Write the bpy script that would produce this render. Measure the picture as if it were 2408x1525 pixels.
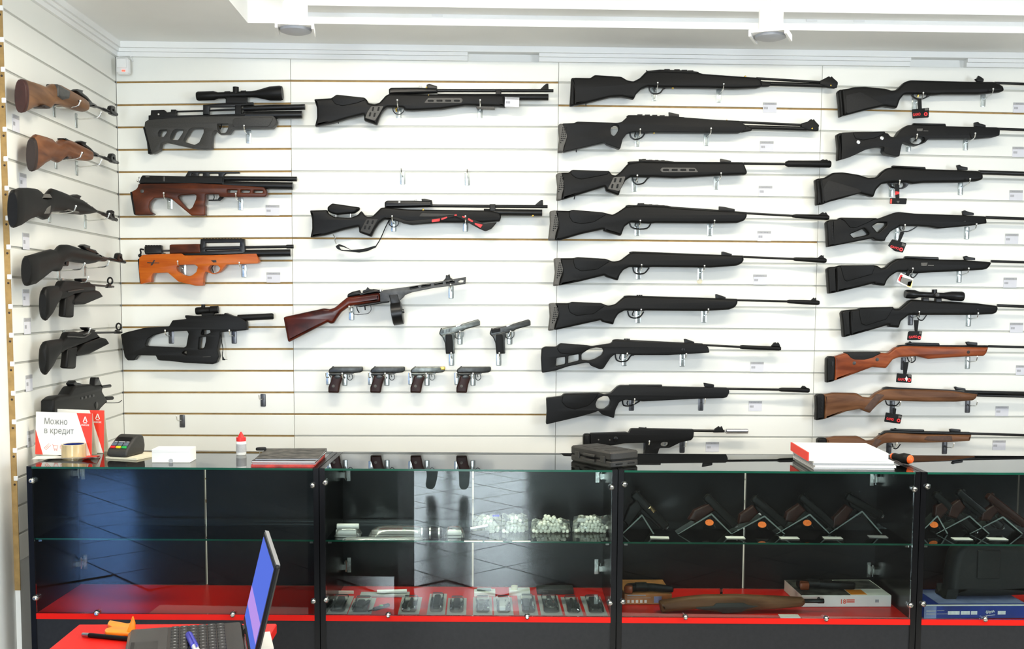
import bpy, math, random
import numpy as np
from mathutils import Vector, Matrix
from mathutils.geometry import tessellate_polygon
for o in list(bpy.data.objects): bpy.data.objects.remove(o, do_unlink=True)
SC = bpy.context.scene
COL = SC.collection
RND = random.Random(7)
# ------------------------------------------------------------------ camera
W, H = 2408, 1525
CAM = Vector((1.61175, -5.07395, 1.47132)); YAW, PITCH, ROLL, FPX, CYO = 0.0316910, -0.0824285, 0.0056686, 2600.0, 156.38
_f = Vector((math.sin(YAW)*math.cos(PITCH), math.cos(YAW)*math.cos(PITCH), math.sin(PITCH)))
_r0 = Vector((math.cos(YAW), -math.sin(YAW), 0)); _u0 = _r0.cross(_f)
_r = _r0*math.cos(ROLL)+_u0*math.sin(ROLL); _u = -_r0*math.sin(ROLL)+_u0*math.cos(ROLL)
cam = bpy.data.cameras.new('camera'); camo = bpy.data.objects.new('camera', cam); COL.objects.link(camo)
cam.sensor_fit = 'HORIZONTAL'; cam.sensor_width = 36; cam.lens = FPX/W*36; cam.shift_y = CYO/W; cam.clip_start = 0.05
camo.matrix_world = Matrix(((_r.x, _u.x, -_f.x, CAM.x), (_r.y, _u.y, -_f.y, CAM.y), (_r.z, _u.z, -_f.z, CAM.z), (0, 0, 0, 1)))
SC.camera = camo
# ------------------------------------------------------------------ view, world, lights
SC.view_settings.view_transform = 'Standard'; SC.view_settings.look = 'None'
SC.view_settings.gamma = 1.0; SC.view_settings.use_curve_mapping = False
SC.view_settings.exposure = 0.34
wd = bpy.data.worlds.new('daylight'); SC.world = wd; wd.use_nodes = True
bg = wd.node_tree.nodes['Background']; bg.inputs[0].default_value = (0.78, 0.88, 1.0, 1); bg.inputs[1].default_value = 1.2
def area(name, loc, rot, sx, sy, power, col):
    l = bpy.data.lights.new(name, 'AREA'); l.shape = 'RECTANGLE'; l.size = sx; l.size_y = sy; l.energy = power; l.color = col
    o = bpy.data.objects.new(name, l); COL.objects.link(o); o.location = loc; o.rotation_euler = rot; return o
# daylight through the shop windows behind the photographer, brighter one on the right
area('window_daylight', (.84, -8.62, 1.25), (math.radians(90), 0, 0), 1.5, 2.3, 235, (0.82, 0.92, 1.0))
area('window_daylight', (-2.6, -8.62, 1.35), (math.radians(90), 0, 0), .7, 2.1, 44, (0.14, 0.38, 1.0))
area('window_daylight', (6.12, -4.7, 1.6), (math.radians(90), 0, math.radians(90)), 2.4, 1.6, 130, (0.84, 0.92, 1.0))
# ceiling lamps in the raised middle of the ceiling
LAMPS = [(1.1, -1.45), (3.1, -1.45), (1.35, -4.0), (3.25, -4.0)]
for lx, ly in LAMPS: area('ceiling_lamp_light', (lx, ly, 2.79), (0, 0, 0), 1.1, 0.25, 26 if lx < 2 else 19, (1.0, 0.92, 0.77))

# ------------------------------------------------------------------ picture point -> place
def ray(x, y): return _r*((x-W/2)/FPX)+_u*((H/2+CYO-y)/FPX)+_f
def onY(x, y, Y): d = ray(x, y); return CAM+d*((Y-CAM.y)/d.y)
def onX(x, y, X): d = ray(x, y); return CAM+d*((X-CAM.x)/d.x)
def onZ(x, y, Z): d = ray(x, y); return CAM+d*((Z-CAM.z)/d.z)

# ------------------------------------------------------------------ materials
MATS = {}
def nodes(name):
    m = bpy.data.materials.new(name); m.use_nodes = True; nt = m.node_tree; nt.nodes.clear()
    out = nt.nodes.new('ShaderNodeOutputMaterial'); return m, nt, out
def mat(name, col, rough=0.5, metal=0.0, var=0.06, scale=30, bump=0.0, spec=0.5, stretch=None):
    m, nt, out = nodes(name); N = nt.nodes.new
    b = N('ShaderNodeBsdfPrincipled'); b.inputs['Roughness'].default_value = rough; b.inputs['Metallic'].default_value = metal
    b.inputs['Specular IOR Level'].default_value = spec
    tc = N('ShaderNodeTexCoord'); n = N('ShaderNodeTexNoise'); n.inputs['Scale'].default_value = scale; n.inputs['Detail'].default_value = 3
    if stretch:
        mp = N('ShaderNodeMapping'); mp.inputs['Scale'].default_value = stretch
        nt.links.new(tc.outputs['Object'], mp.inputs[0]); nt.links.new(mp.outputs[0], n.inputs['Vector'])
    else: nt.links.new(tc.outputs['Object'], n.inputs['Vector'])
    r = N('ShaderNodeValToRGB'); e = r.color_ramp.elements
    e[0].position = 0.3; e[1].position = 0.7
    e[0].color = (*[c*(1-var) for c in col], 1); e[1].color = (*[min(1, c*(1+var)) for c in col], 1)
    nt.links.new(n.outputs[0], r.inputs[0]); nt.links.new(r.outputs[0], b.inputs['Base Color'])
    if bump:
        bp = N('ShaderNodeBump'); bp.inputs['Strength'].default_value = bump; bp.inputs['Distance'].default_value = 0.001
        nt.links.new(n.outputs[0], bp.inputs['Height']); nt.links.new(bp.outputs[0], b.inputs['Normal'])
    nt.links.new(b.outputs[0], out.inputs[0]); MATS[name] = m; return m
def wood(name, cols, stretch, rough=0.35, scale=1.0):
    m, nt, out = nodes(name); N = nt.nodes.new
    b = N('ShaderNodeBsdfPrincipled'); b.inputs['Roughness'].default_value = rough; b.inputs['Specular IOR Level'].default_value = 0.22
    tc = N('ShaderNodeTexCoord'); mp = N('ShaderNodeMapping'); mp.inputs['Scale'].default_value = stretch
    n = N('ShaderNodeTexNoise'); n.inputs['Scale'].default_value = scale; n.inputs['Detail'].default_value = 6; n.inputs['Distortion'].default_value = 0.8
    nt.links.new(tc.outputs['Object'], mp.inputs[0]); nt.links.new(mp.outputs[0], n.inputs['Vector'])
    r = N('ShaderNodeValToRGB'); e = r.color_ramp.elements
    e[0].position = 0.32; e[0].color = (*cols[0], 1); e[1].position = 0.72; e[1].color = (*cols[2], 1)
    k = e.new(0.5); k.color = (*cols[1], 1)
    nt.links.new(n.outputs[0], r.inputs[0]); nt.links.new(r.outputs[0], b.inputs['Base Color']); nt.links.new(b.outputs[0], out.inputs[0])
    MATS[name] = m; return m
def glass(name, tint=(1, 1, 1), ior=1.5, gain=1.0, rough=0.0, haze=0.0, hcol=(0.8, 0.8, 0.8)):
    """thin clear sheet: fresnel mix of a see-through and a mirror layer (plus an optional milky film)"""
    m, nt, out = nodes(name); N = nt.nodes.new
    fr = N('ShaderNodeFresnel'); fr.inputs[0].default_value = ior
    mu = N('ShaderNodeMath'); mu.operation = 'MULTIPLY'; mu.inputs[1].default_value = gain; mu.use_clamp = True
    t = N('ShaderNodeBsdfTransparent'); t.inputs[0].default_value = (*tint, 1)
    g = N('ShaderNodeBsdfGlossy'); g.inputs['Roughness'].default_value = rough; g.inputs[0].default_value = (0.97, 0.98, 0.98, 1)
    mx = N('ShaderNodeMixShader'); nt.links.new(fr.outputs[0], mu.inputs[0]); nt.links.new(mu.outputs[0], mx.inputs[0])
    nt.links.new(t.outputs[0], mx.inputs[1]); nt.links.new(g.outputs[0], mx.inputs[2]); last = mx
    if haze:
        d = N('ShaderNodeBsdfDiffuse'); d.inputs[0].default_value = (*hcol, 1)
        m2 = N('ShaderNodeMixShader'); m2.inputs[0].default_value = haze
        nz = N('ShaderNodeTexNoise'); nz.inputs['Scale'].default_value = 60
        rp = N('ShaderNodeMapRange'); rp.inputs[3].default_value = haze*0.3; rp.inputs[4].default_value = min(1, haze*1.7)
        nt.links.new(nz.outputs[0], rp.inputs[0]); nt.links.new(rp.outputs[0], m2.inputs[0])
        nt.links.new(mx.outputs[0], m2.inputs[1]); nt.links.new(d.outputs[0], m2.inputs[2]); last = m2
    nt.links.new(last.outputs[0], out.inputs[0]); MATS[name] = m; return m
def emit(name, col, s):
    m, nt, out = nodes(name); e = nt.nodes.new('ShaderNodeEmission'); e.inputs[0].default_value = (*col, 1); e.inputs[1].default_value = s
    nt.links.new(e.outputs[0], out.inputs[0]); MATS[name] = m; return m
mat('melamine', (0.86, 0.86, 0.80), 0.38, var=0.012, scale=4)
mat('plaster', (0.84, 0.84, 0.80), 0.8, var=0.015, scale=6)
mat('ceiling_paint', (0.90, 0.90, 0.87), 0.85, var=0.012, scale=5)
mat('mdf', (0.36, 0.225, 0.075), 0.7, var=0.15, scale=40)
mat('insert_grey', (0.52, 0.52, 0.47), 0.4, var=0.03)
mat('white_plastic', (0.82, 0.82, 0.80), 0.35, var=0.02)
mat('polymer', (0.0054, 0.0053, 0.0049), 0.48, var=0.2, scale=300, bump=0.15, spec=0.2)
mat('polymer_soft', (0.014, 0.0137, 0.0132), 0.6, var=0.2, scale=300, spec=0.25)
mat('gun_metal', (0.007, 0.007, 0.007), 0.32, var=0.2, scale=60, spec=0.3)
mat('gun_metal_grey', (0.05, 0.048, 0.044), 0.38, var=0.3, scale=60, metal=0.3)
mat('blued_steel', (0.12, 0.13, 0.12), 0.32, metal=0.75, var=0.3, scale=50)
mat('blued_dark', (0.05, 0.052, 0.05), 0.34, metal=0.6, var=0.3, scale=50)
mat('polymer_grey', (0.036, 0.0345, 0.031), 0.5, var=0.15, scale=200, spec=0.3)
mat('insert_rubber', (0.105, 0.10, 0.09), 0.65, var=0.15, scale=200)
mat('chrome', (0.75, 0.75, 0.72), 0.16, metal=1.0, var=0.05)
mat('brushed_steel', (0.62, 0.62, 0.60), 0.3, metal=1.0, var=0.1)
mat('brass', (0.80, 0.55, 0.12), 0.3, metal=1.0, var=0.1)
mat('gold_plate', (0.95, 0.68, 0.35), 0.2, metal=1.0, var=0.05)
mat('aluminium', (0.50, 0.50, 0.52), 0.28, metal=1.0, var=0.04)
mat('black_laminate', (0.005, 0.005, 0.0055), 0.25, var=0.1, scale=10, spec=0.25)
mat('dark_door', (0.011, 0.011, 0.012), 0.25, var=0.15, scale=4, spec=0.3)
mat('graphite_laminate', (0.016, 0.0165, 0.018), 0.4, var=0.12, scale=80, spec=0.25)
mat('red_laminate', (0.66, 0.010, 0.005), 0.35, var=0.04, scale=8, spec=0.2)
mat('red_print', (0.80, 0.035, 0.012), 0.5, var=0.03)
mat('tag_red', (0.75, 0.02, 0.02), 0.4, var=0.03)
mat('orange_plastic', (0.95, 0.30, 0.012), 0.35, var=0.05)
mat('orange_red', (0.85, 0.12, 0.012), 0.4, var=0.05)
mat('lamp_grey', (0.42, 0.43, 0.45), 0.5, var=0.03)
mat('orange_sticker', (0.85, 0.17, 0.012), 0.5, var=0.2, scale=200)
mat('yellow_plastic', (0.85, 0.60, 0.02), 0.4, var=0.04)
mat('green_plastic', (0.02, 0.40, 0.08), 0.4, var=0.04)
mat('key_blue', (0.10, 0.13, 0.17), 0.45, var=0.1)
mat('paper', (0.84, 0.83, 0.78), 0.7, var=0.03, scale=20)
mat('paper_grey', (0.42, 0.42, 0.42), 0.7, var=0.08, scale=300)
mat('card_paper', (0.70, 0.70, 0.745), 0.7, var=0.02)
mat('hair', (0.02, 0.013, 0.008), 0.7, var=0.3, scale=80)
mat('paper_cream', (0.78, 0.73, 0.55), 0.7, var=0.05, scale=20)
mat('ink_grey', (0.20, 0.20, 0.185), 0.7, var=0.05)
mat('ink_light', (0.36, 0.36, 0.38), 0.7, var=0.25, scale=500)
mat('ink_red', (0.80, 0.12, 0.07), 0.7, var=0.05)
mat('tape_tan', (0.55, 0.42, 0.22), 0.18, var=0.2, scale=20, stretch=(3, 3, 0.3))
mat('cover_dark', (0.06, 0.057, 0.05), 0.55, var=0.9, scale=28, spec=0.3)
mat('cover_red', (0.60, 0.05, 0.03), 0.45, var=0.4, scale=30)
mat('case_plastic', (0.021, 0.019, 0.016), 0.55, var=0.2, scale=250, bump=0.3)
mat('blue_box', (0.012, 0.035, 0.24), 0.35, var=0.4, scale=8)
mat('blue_box_pale', (0.20, 0.24, 0.42), 0.4, var=0.2, scale=20)
mat('blue_plastic', (0.03, 0.03, 0.50), 0.3, var=0.05)
mat('box_orange', (0.46, 0.19, 0.055), 0.5, var=0.35, scale=18)
mat('ball_white', (0.92, 0.91, 0.80), 0.4, var=0.03)
mat('white_gloss', (0.85, 0.85, 0.82), 0.25, var=0.02)
mat('laptop_black', (0.012, 0.012, 0.012), 0.25, var=0.1)
mat('laptop_grey', (0.03, 0.03, 0.03), 0.25, var=0.1)
mat('key_black', (0.01, 0.01, 0.01), 0.5, var=0.1)
mat('trousers', (0.014, 0.014, 0.017), 0.9, var=0.2)
mat('skin', (0.55, 0.33, 0.24), 0.6, var=0.05)
mat('green_edge', (0.010, 0.085, 0.05), 0.15, var=0.2, scale=10)
mat('bounce_pale', (0.70, 0.67, 0.60), 0.5, var=0.06, scale=6)  # pale tone for the added sheet that throws light upward
mat('pale_edge', (0.17, 0.20, 0.19), 0.2, var=0.2, scale=10)
wood('walnut_red', ((0.018, 0.006, 0.003), (0.060, 0.014, 0.005), (0.13, 0.030, 0.008)), (5, 30, 16))
wood('wood_orange', ((0.36, 0.060, 0.004), (0.47, 0.100, 0.006), (0.55, 0.140, 0.010)), (5, 30, 30))
wood('wood_brown', ((0.085, 0.034, 0.013), (0.145, 0.062, 0.026), (0.21, 0.098, 0.046)), (5, 30, 22), 0.4)
wood('wood_rust', ((0.13, 0.028, 0.009), (0.24, 0.055, 0.016), (0.36, 0.10, 0.032)), (5, 30, 22))
wood('wood_dark_red', ((0.018, 0.003, 0.002), (0.055, 0.008, 0.004), (0.12, 0.018, 0.007)), (6, 30, 10), 0.22)
wood('wood_left', ((0.10, 0.045, 0.018), (0.17, 0.080, 0.034), (0.25, 0.125, 0.055)), (30, 4, 22), 0.4)
wood('wood_left_red', ((0.085, 0.028, 0.011), (0.16, 0.058, 0.022), (0.25, 0.105, 0.042)), (30, 4, 22), 0.4)
mat('butt_red', (0.040, 0.008, 0.005), 0.4, var=0.3, scale=30)
mat('butt_brown', (0.020, 0.010, 0.007), 0.5, var=0.2, scale=30)
mat('wood_patch', (0.075, 0.033, 0.016), 0.5, var=0.2, scale=90)
mat('grip_brown', (0.026, 0.008, 0.005), 0.4, var=0.2, scale=30, spec=0.25)
mat('shop_panel', (0.075, 0.07, 0.065), 0.7, var=0.2, scale=3)
glass('pane', (0.93, 0.97, 0.95))
glass('acrylic', (0.90, 0.92, 0.92), 1.49, 1.5)
glass('bag_film', (0.95, 0.96, 0.96), 1.42, 1.3, 0.10, haze=0.06)
glass('blister', (0.95, 0.96, 0.97), 1.45, 1.3, 0.05, haze=0.03)
emit('screen_glow', (0.10, 0.17, 0.72), 0.85)
emit('screen_pale', (0.42, 0.26, 0.70), 0.95)
emit('lamp_glow', (1.0, 0.93, 0.80), 6.0)
emit('led_red', (1.0, 0.15, 0.1), 1.5)
mt, nt, out = nodes('floor_tile'); N = nt.nodes.new
b = N('ShaderNodeBsdfPrincipled'); b.inputs['Roughness'].default_value = 0.24; b.inputs['Specular IOR Level'].default_value = 0.22
tc = N('ShaderNodeTexCoord'); n = N('ShaderNodeTexNoise'); n.inputs['Scale'].default_value = 3; n.inputs['Detail'].default_value = 6
r = N('ShaderNodeValToRGB'); r.color_ramp.elements[0].color = (0.022, 0.020, 0.018, 1); r.color_ramp.elements[1].color = (0.075, 0.068, 0.060, 1)
nt.links.new(tc.outputs['Object'], n.inputs['Vector']); nt.links.new(n.outputs[0], r.inputs[0]); nt.links.new(r.outputs[0], b.inputs['Base Color']); nt.links.new(b.outputs[0], out.inputs[0]); MATS['floor_tile'] = mt

# ------------------------------------------------------------------ mesh helpers (all in world coordinates)
def mesh(name, v, f, smooth=True, mats=None, midx=None):
    me = bpy.data.meshes.new(name); me.from_pydata([tuple(p) for p in v], [], f); me.validate(); me.update()
    if smooth and me.polygons:
        me.polygons.foreach_set('use_smooth', [True]*len(me.polygons))
        me.set_sharp_from_angle(angle=math.radians(35))
    for m in (mats or []): me.materials.append(MATS[m])
    if midx: me.polygons.foreach_set('material_index', midx)
    return me
def link(name, me, parent=None, m=None):
    o = bpy.data.objects.new(name, me); COL.objects.link(o)
    if m: me.materials.append(MATS[m])
    if parent: o.parent = parent
    return o
def tag(o, label=None, cat=None, group=None, kind=None):
    if label: o['label'] = label
    if cat: o['category'] = cat
    if group: o['group'] = group
    if kind: o['kind'] = kind
    return o
class Geo:
    """a bag of faces that becomes one mesh"""
    def __init__(s): s.v = []; s.f = []
    def add(s, v, f):
        k = len(s.v); s.v += [Vector(p) for p in v]; s.f += [tuple(i+k for i in q) for q in f]; return s
    def box(s, a, b, M=None):
        x0, y0, z0 = a; x1, y1, z1 = b
        v = [Vector(p) for p in ((x0, y0, z0), (x1, y0, z0), (x1, y1, z0), (x0, y1, z0), (x0, y0, z1), (x1, y0, z1), (x1, y1, z1), (x0, y1, z1))]
        if M is not None: v = [M @ p for p in v]
        return s.add(v, [(0, 3, 2, 1), (4, 5, 6, 7), (0, 1, 5, 4), (1, 2, 6, 5), (2, 3, 7, 6), (3, 0, 4, 7)])
    def rbox(s, a, b, r, M=None):
        """box with rounded upright edges and chamfered top and bottom rims"""
        x0, y0, z0 = a; x1, y1, z1 = b; c = min(r, (x1-x0)*.45, (y1-y0)*.45); h = min(c*.5, (z1-z0)*.3)
        def ring(i, z):
            o = []
            for cx, cy, a0 in ((x1-c, y1-c, 0), (x0+c, y1-c, 90), (x0+c, y0+c, 180), (x1-c, y0+c, 270)):
                for k in range(4):
                    t = math.radians(a0+30*k); o.append(Vector((cx+(c-i)*math.cos(t), cy+(c-i)*math.sin(t), z)))
            return o
        rs = [ring(h, z0), ring(0, z0+h), ring(0, z1-h), ring(h, z1)]; v = [p for q in rs for p in q]; n = 16; f = []
        for k in range(3):
            for i in range(n): f.append((k*n+i, k*n+(i+1) % n, (k+1)*n+(i+1) % n, (k+1)*n+i))
        f.append(tuple(reversed(range(n)))); f.append(tuple(range(3*n, 4*n)))
        if M is not None: v = [M @ p for p in v]
        return s.add(v, f)
    def lathe(s, p0, p1, prof, seg=14, caps=True):
        p0, p1 = Vector(p0), Vector(p1); ax = p1-p0; L = ax.length; ax = ax/L
        u = ax.orthogonal().normalized(); w = ax.cross(u); v = []; f = []
        for t, r in prof:
            for k in range(seg):
                a = 2*math.pi*k/seg; v.append(p0+ax*(L*t)+(u*math.cos(a)+w*math.sin(a))*r)
        for i in range(len(prof)-1):
            for k in range(seg): f.append((i*seg+k, i*seg+(k+1) % seg, (i+1)*seg+(k+1) % seg, (i+1)*seg+k))
        if caps: f.append(tuple(reversed(range(seg)))); f.append(tuple(range((len(prof)-1)*seg, len(prof)*seg)))
        return s.add(v, f)
    def wire(s, pts, r, seg=6):
        pts = [Vector(p) for p in pts]; n = len(pts); v = []; f = []; u = None
        for i, p in enumerate(pts):
            d = (pts[min(i+1, n-1)]-pts[max(i-1, 0)]).normalized()
            u = d.orthogonal().normalized() if u is None else (u-d*u.dot(d)).normalized()
            w = d.cross(u)
            for k in range(seg): a = 2*math.pi*k/seg; v.append(p+(u*math.cos(a)+w*math.sin(a))*r)
        for i in range(n-1):
            for k in range(seg): f.append((i*seg+k, i*seg+(k+1) % seg, (i+1)*seg+(k+1) % seg, (i+1)*seg+k))
        f.append(tuple(reversed(range(seg)))); f.append(tuple(range((n-1)*seg, n*seg)))
        return s.add(v, f)
    def ball(s, c, r, n=8):
        c = Vector(c); return s.lathe(c-Vector((0, 0, r)), c+Vector((0, 0, r)), [(0.5-0.5*math.cos(math.pi*k/n), max(r*math.sin(math.pi*k/n), r*.02)) for k in range(n+1)], n+4)
    def slab(s, loops, org, ea, eb, en, t, bev=0.0, seg=2, c=0.0):
        """2-D loops (outer, then holes; metres along ea/eb) extruded by t about the plane at c along en, rims rounded by bev"""
        L2 = []
        for i, lp in enumerate(loops):
            q = [Vector((p[0], p[1])) for p in lp]
            A = sum(q[k].x*q[(k+1) % len(q)].y-q[(k+1) % len(q)].x*q[k].y for k in range(len(q)))
            if (A > 0) != (i == 0): q.reverse()
            L2.append(q)
        bev = min(bev, t*.48)
        if len(L2) > 1:      # keep the rounding clear of neighbouring openings
            dm = 1e9
            for i, q in enumerate(L2):
                for j, w in enumerate(L2):
                    if i == j: continue
                    for p in q:
                        for k in range(len(w)):
                            a, e = w[k-1], w[k]-w[k-1]; l2 = e.length_squared
                            u = 0 if l2 < 1e-12 else max(0, min(1, (p-a).dot(e)/l2)); dm = min(dm, (p-a-e*u).length)
            bev = min(bev, dm*.36)
        def inset(q, d):
            if d <= 0: return q
            o = []
            for k in range(len(q)):
                a, b_, c_ = q[k-1], q[k], q[(k+1) % len(q)]
                d1 = (b_-a); d2 = (c_-b_)
                if d1.length < 1e-9 or d2.length < 1e-9: o.append(b_); continue
                d1.normalize(); d2.normalize(); n1 = Vector((-d1.y, d1.x)); n2 = Vector((-d2.y, d2.x))
                m = n1+n2; den = 1+n1.dot(n2); m = m/den if den > .3 else (m.normalized()*1.6 if m.length > 1e-6 else n1)
                if m.length > 1.6: m = m.normalized()*1.6
                o.append(b_+m*d)
            return o
        prof = [(bev*(1-math.cos(math.pi/2*k/seg)), t/2-bev+bev*math.sin(math.pi/2*k/seg)) for k in range(seg+1)] if bev > 0 else [(0, t/2)]
        rings = [(i, -h) for i, h in reversed(prof)]+prof
        lay = []; v = []; base = []
        for i, h in rings:
            b0 = []
            for q in L2:
                b0.append(len(v)); v += [org+ea*p.x+eb*p.y+en*(h+c) for p in inset(q, i)]
            base.append(b0)
        f = []
        for k in range(len(rings)-1):
            for j, q in enumerate(L2):
                n = len(q); A, B = base[k][j], base[k+1][j]
                for i in range(n): f.append((A+i, A+(i+1) % n, B+(i+1) % n, B+i))
        cap = [inset(q, prof[-1][0]) for q in L2]
        flat = [p for q in cap for p in q]
        for tri in tessellate_polygon([[Vector((p.x, p.y, 0)) for p in q] for q in cap]):
            a, b_, c_ = [flat[i] for i in tri]
            tri = tri if (b_-a).cross(c_-a) > 0 else tuple(reversed(tri))
            f.append(tuple(base[-1][0]+i for i in tri)); f.append(tuple(base[0][0]+i for i in reversed(tri)))
        return s.add(v, f)
    def make(s, name, m, parent=None, smooth=True): return link(name, mesh(name, s.v, s.f, smooth), parent, m)
def pts(sv): return [tuple(float(c) for c in p.split(',')) for p in sv.split()]
def soft(q, r):
    if r <= 0: return q
    o = []; n = len(q)
    for k in range(n):
        a, p, c = Vector(q[k-1]), Vector(q[k]), Vector(q[(k+1) % n])
        la, lc = (a-p).length, (c-p).length
        if la < 1e-6 or lc < 1e-6: continue
        ka, kc = min(r, la*.42)/la, min(r, lc*.42)/lc
        s0, s1 = p+(a-p)*ka, p+(c-p)*kc
        o += [tuple(s0), tuple((s0+p*2+s1)/4), tuple(s1)]
    return o
def settle(root, kids):
    """put the thing's Empty at the middle of its base and shift its world-space parts onto it"""
    lo = Vector((1e9,)*3); hi = -lo
    for k in kids:
        for v in k.data.vertices:
            for i in range(3): lo[i] = min(lo[i], v.co[i]); hi[i] = max(hi[i], v.co[i])
    c = Vector(((lo.x+hi.x)/2, (lo.y+hi.y)/2, lo.z)); root.location = c
    for k in kids:
        if k.parent is root: k.location = -c
class Thing:
    """one top-level thing made of named parts, all given in world coordinates"""
    def __init__(s, name, label, cat, group=None):
        s.root = bpy.data.objects.new(name, None); COL.objects.link(s.root); tag(s.root, label, cat, group)
        s.root.empty_display_size = .05; s.kids = []
    def add(s, name, geo, m, label=None, parent=None, kind=None, smooth=True):
        o = geo.make(name, m, parent or s.root, smooth); s.kids.append(o); tag(o, label, kind=kind); return o
    def addme(s, name, me, m=None, parent=None, label=None):
        o = link(name, me, parent or s.root, m); s.kids.append(o); tag(o, label); return o
    def end(s): settle(s.root, s.kids); return s.root
def one(name, geo, m, label, cat, group=None, smooth=True):
    """a thing that is a single mesh: origin at its base"""
    lo = [min(v[i] for v in geo.v) for i in range(3)]; hi = [max(v[i] for v in geo.v) for i in range(3)]
    c = Vector(((lo[0]+hi[0])/2, (lo[1]+hi[1])/2, lo[2])); geo.v = [v-c for v in geo.v]
    o = geo.make(name, m, None, smooth); o.location = c; return tag(o, label, cat, group)
def text_geo(body, size, org, ea, eb, en, depth=0.0006, align='CENTER', width=None, bold=False):
    cu = bpy.data.curves.new('lettering', 'FONT'); cu.body = body; cu.size = size; cu.align_x = align; cu.resolution_u = 2
    cu.extrude = depth/2
    if bold: cu.offset = size*0.02
    o = bpy.data.objects.new('lettering', cu); me = bpy.data.meshes.new_from_object(o)
    # contours from the side walls; each outer contour is filled with its own holes (the font's strokes overlap)
    key = lambda c: (round(c.x, 6), round(c.y, 6)); zt_ = max((v.co.z for v in me.vertices), default=0); nx = {}
    for p in me.polygons:
        vs = [me.vertices[q].co for q in p.vertices]
        if len(vs) != 4 or max(v.z for v in vs)-min(v.z for v in vs) < 1e-9: continue
        for q in range(4):
            a, b_ = vs[q], vs[(q+1) % 4]
            if abs(a.z-zt_) < 1e-9 and abs(b_.z-zt_) < 1e-9: nx[key(a)] = key(b_)
    loops = []; left = dict(nx)
    while left:
        st_, c_ = next(iter(left.items())); del left[st_]; lp_ = [st_]
        while c_ in left: lp_.append(c_); c_ = left.pop(c_)
        if len(lp_) > 2: loops.append(lp_)
    ar = lambda l: sum(l[q][0]*l[(q+1) % len(l)][1]-l[(q+1) % len(l)][0]*l[q][1] for q in range(len(l)))
    def inside(p, l):
        r_ = False
        for q in range(len(l)):
            (x0, y0), (x1, y1) = l[q-1], l[q]
            if (y0 > p[1]) != (y1 > p[1]) and p[0] < (x1-x0)*(p[1]-y0)/(y1-y0)+x0: r_ = not r_
        return r_
    big = max(loops, key=lambda l: abs(ar(l))) if loops else None
    holes = [h for h in loops if any(h is not l and ar(l)*ar(h) < 0 and all(inside(p, l) for p in h) for l in loops)]; outs = [l for l in loops if l not in holes]
    g = Geo(); xs = [p[0] for l in loops for p in l] or [0, 1]; k = 1.0
    if width: k = width/max(1e-6, max(xs)-min(xs))
    if not set(body) & set('нЬ'):    # glyphs without overlapping strokes keep the font's own fill
        g.add([org+ea*(v.co.x*k)+eb*v.co.y+en*(v.co.z+depth*.5) for v in me.vertices], [tuple(p.vertices) for p in me.polygons]); outs = []
    for l in outs:
        hs = [h for h in holes if all(inside(p, l) for p in h)]
        g.slab([[(x*k, y) for x, y in l]]+[[(x*k, y) for x, y in h] for h in hs], org, ea, eb, en, depth, 0, 1, depth*.5)
    bpy.data.objects.remove(o); bpy.data.curves.remove(cu); bpy.data.meshes.remove(me); return g
X_, Y_, Z_ = Vector((1, 0, 0)), Vector((0, 1, 0)), Vector((0, 0, 1))
# ================================================================== THE SETTING
XR, YB, XL = 6.0, -8.5, -3.6
def struct(name, geo, m, parent=None, smooth=False):
    o = geo.make(name, m, parent, smooth)
    if parent is None: o['kind'] = 'structure'
    return o
floor = struct('floor', Geo().box((XL-.3, YB-.3, -.12), (XR+.3, .3, -.006)), 'floor_tile')
Geo().box((-.02, -2.85, -.006), (XR, .02, -.001)).make('bounce_sheet', 'bounce_pale', floor, False)  # unseen pale sheet added on the floor to bounce light up to the soffit
# stone floor tiles laid on the diagonal (seen as reflections in the cabinet glass)
s_, g_ = 0.42, 0.005
tile_me = mesh('floor_tile', *(lambda G: (G.v, G.f))(Geo().box((-s_/2+g_, -s_/2+g_, -.006), (s_/2-g_, s_/2-g_, 0))), smooth=False, mats=['floor_tile'])
R45 = math.pi/4
for i in range(-18, 19):
    for j in range(-18, 19):
        x = 2.2+(i-j)*s_*math.cos(R45); y = -4.6+(i+j)*s_*math.sin(R45)
        if -2.4 < x < 4.2 and -7.4 < y < -3.4:
            o = link('floor_tile', tile_me, floor); o.location = (x, y, 0); o.rotation_euler.z = R45
wall_back = struct('wall_back', Geo().box((-.22, .02, 0), (XR+.2, .22, 2.9)), 'plaster')
wall_left = struct('wall_left', Geo().box((-.22, -1.45, 0), (-.02, .02, 2.9)), 'plaster')
G = Geo()
for a, b2 in (((-3.5, 0), (.02, 2.9)), ((YB, 0), (-5.9, 2.9)), ((-5.9, 0), (-3.5, .8)), ((-5.9, 2.4), (-3.5, 2.9))): G.box((XR, a[0], a[1]), (XR+.2, b2[0], b2[1]))
struct('wall_right', G, 'shop_panel'); struct('wall_side', Geo().box((XL-.2, YB, 0), (XL, -1.25, 2.9)), 'shop_panel'); struct('wall_corner', Geo().box((XL, -1.45, 0), (-.22, -1.25, 2.9)), 'plaster')
g = Geo()   # street wall behind the photographer with two window openings
for a, b2 in (((XL, 0), (-2.95, 2.9)), ((-2.25, 0), (.05, 2.9)), ((1.62, 0), (XR+.2, 2.9)), ((-2.95, 0), (-2.25, .3)), ((.05, 0), (1.62, .1)), ((-2.95, 2.4), (-2.25, 2.9)), ((.05, 2.4), (1.62, 2.9))):
    g.box((a[0], YB, a[1]), (b2[0], YB+.2, b2[1]))
struct('wall_front', g, 'shop_panel')
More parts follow.
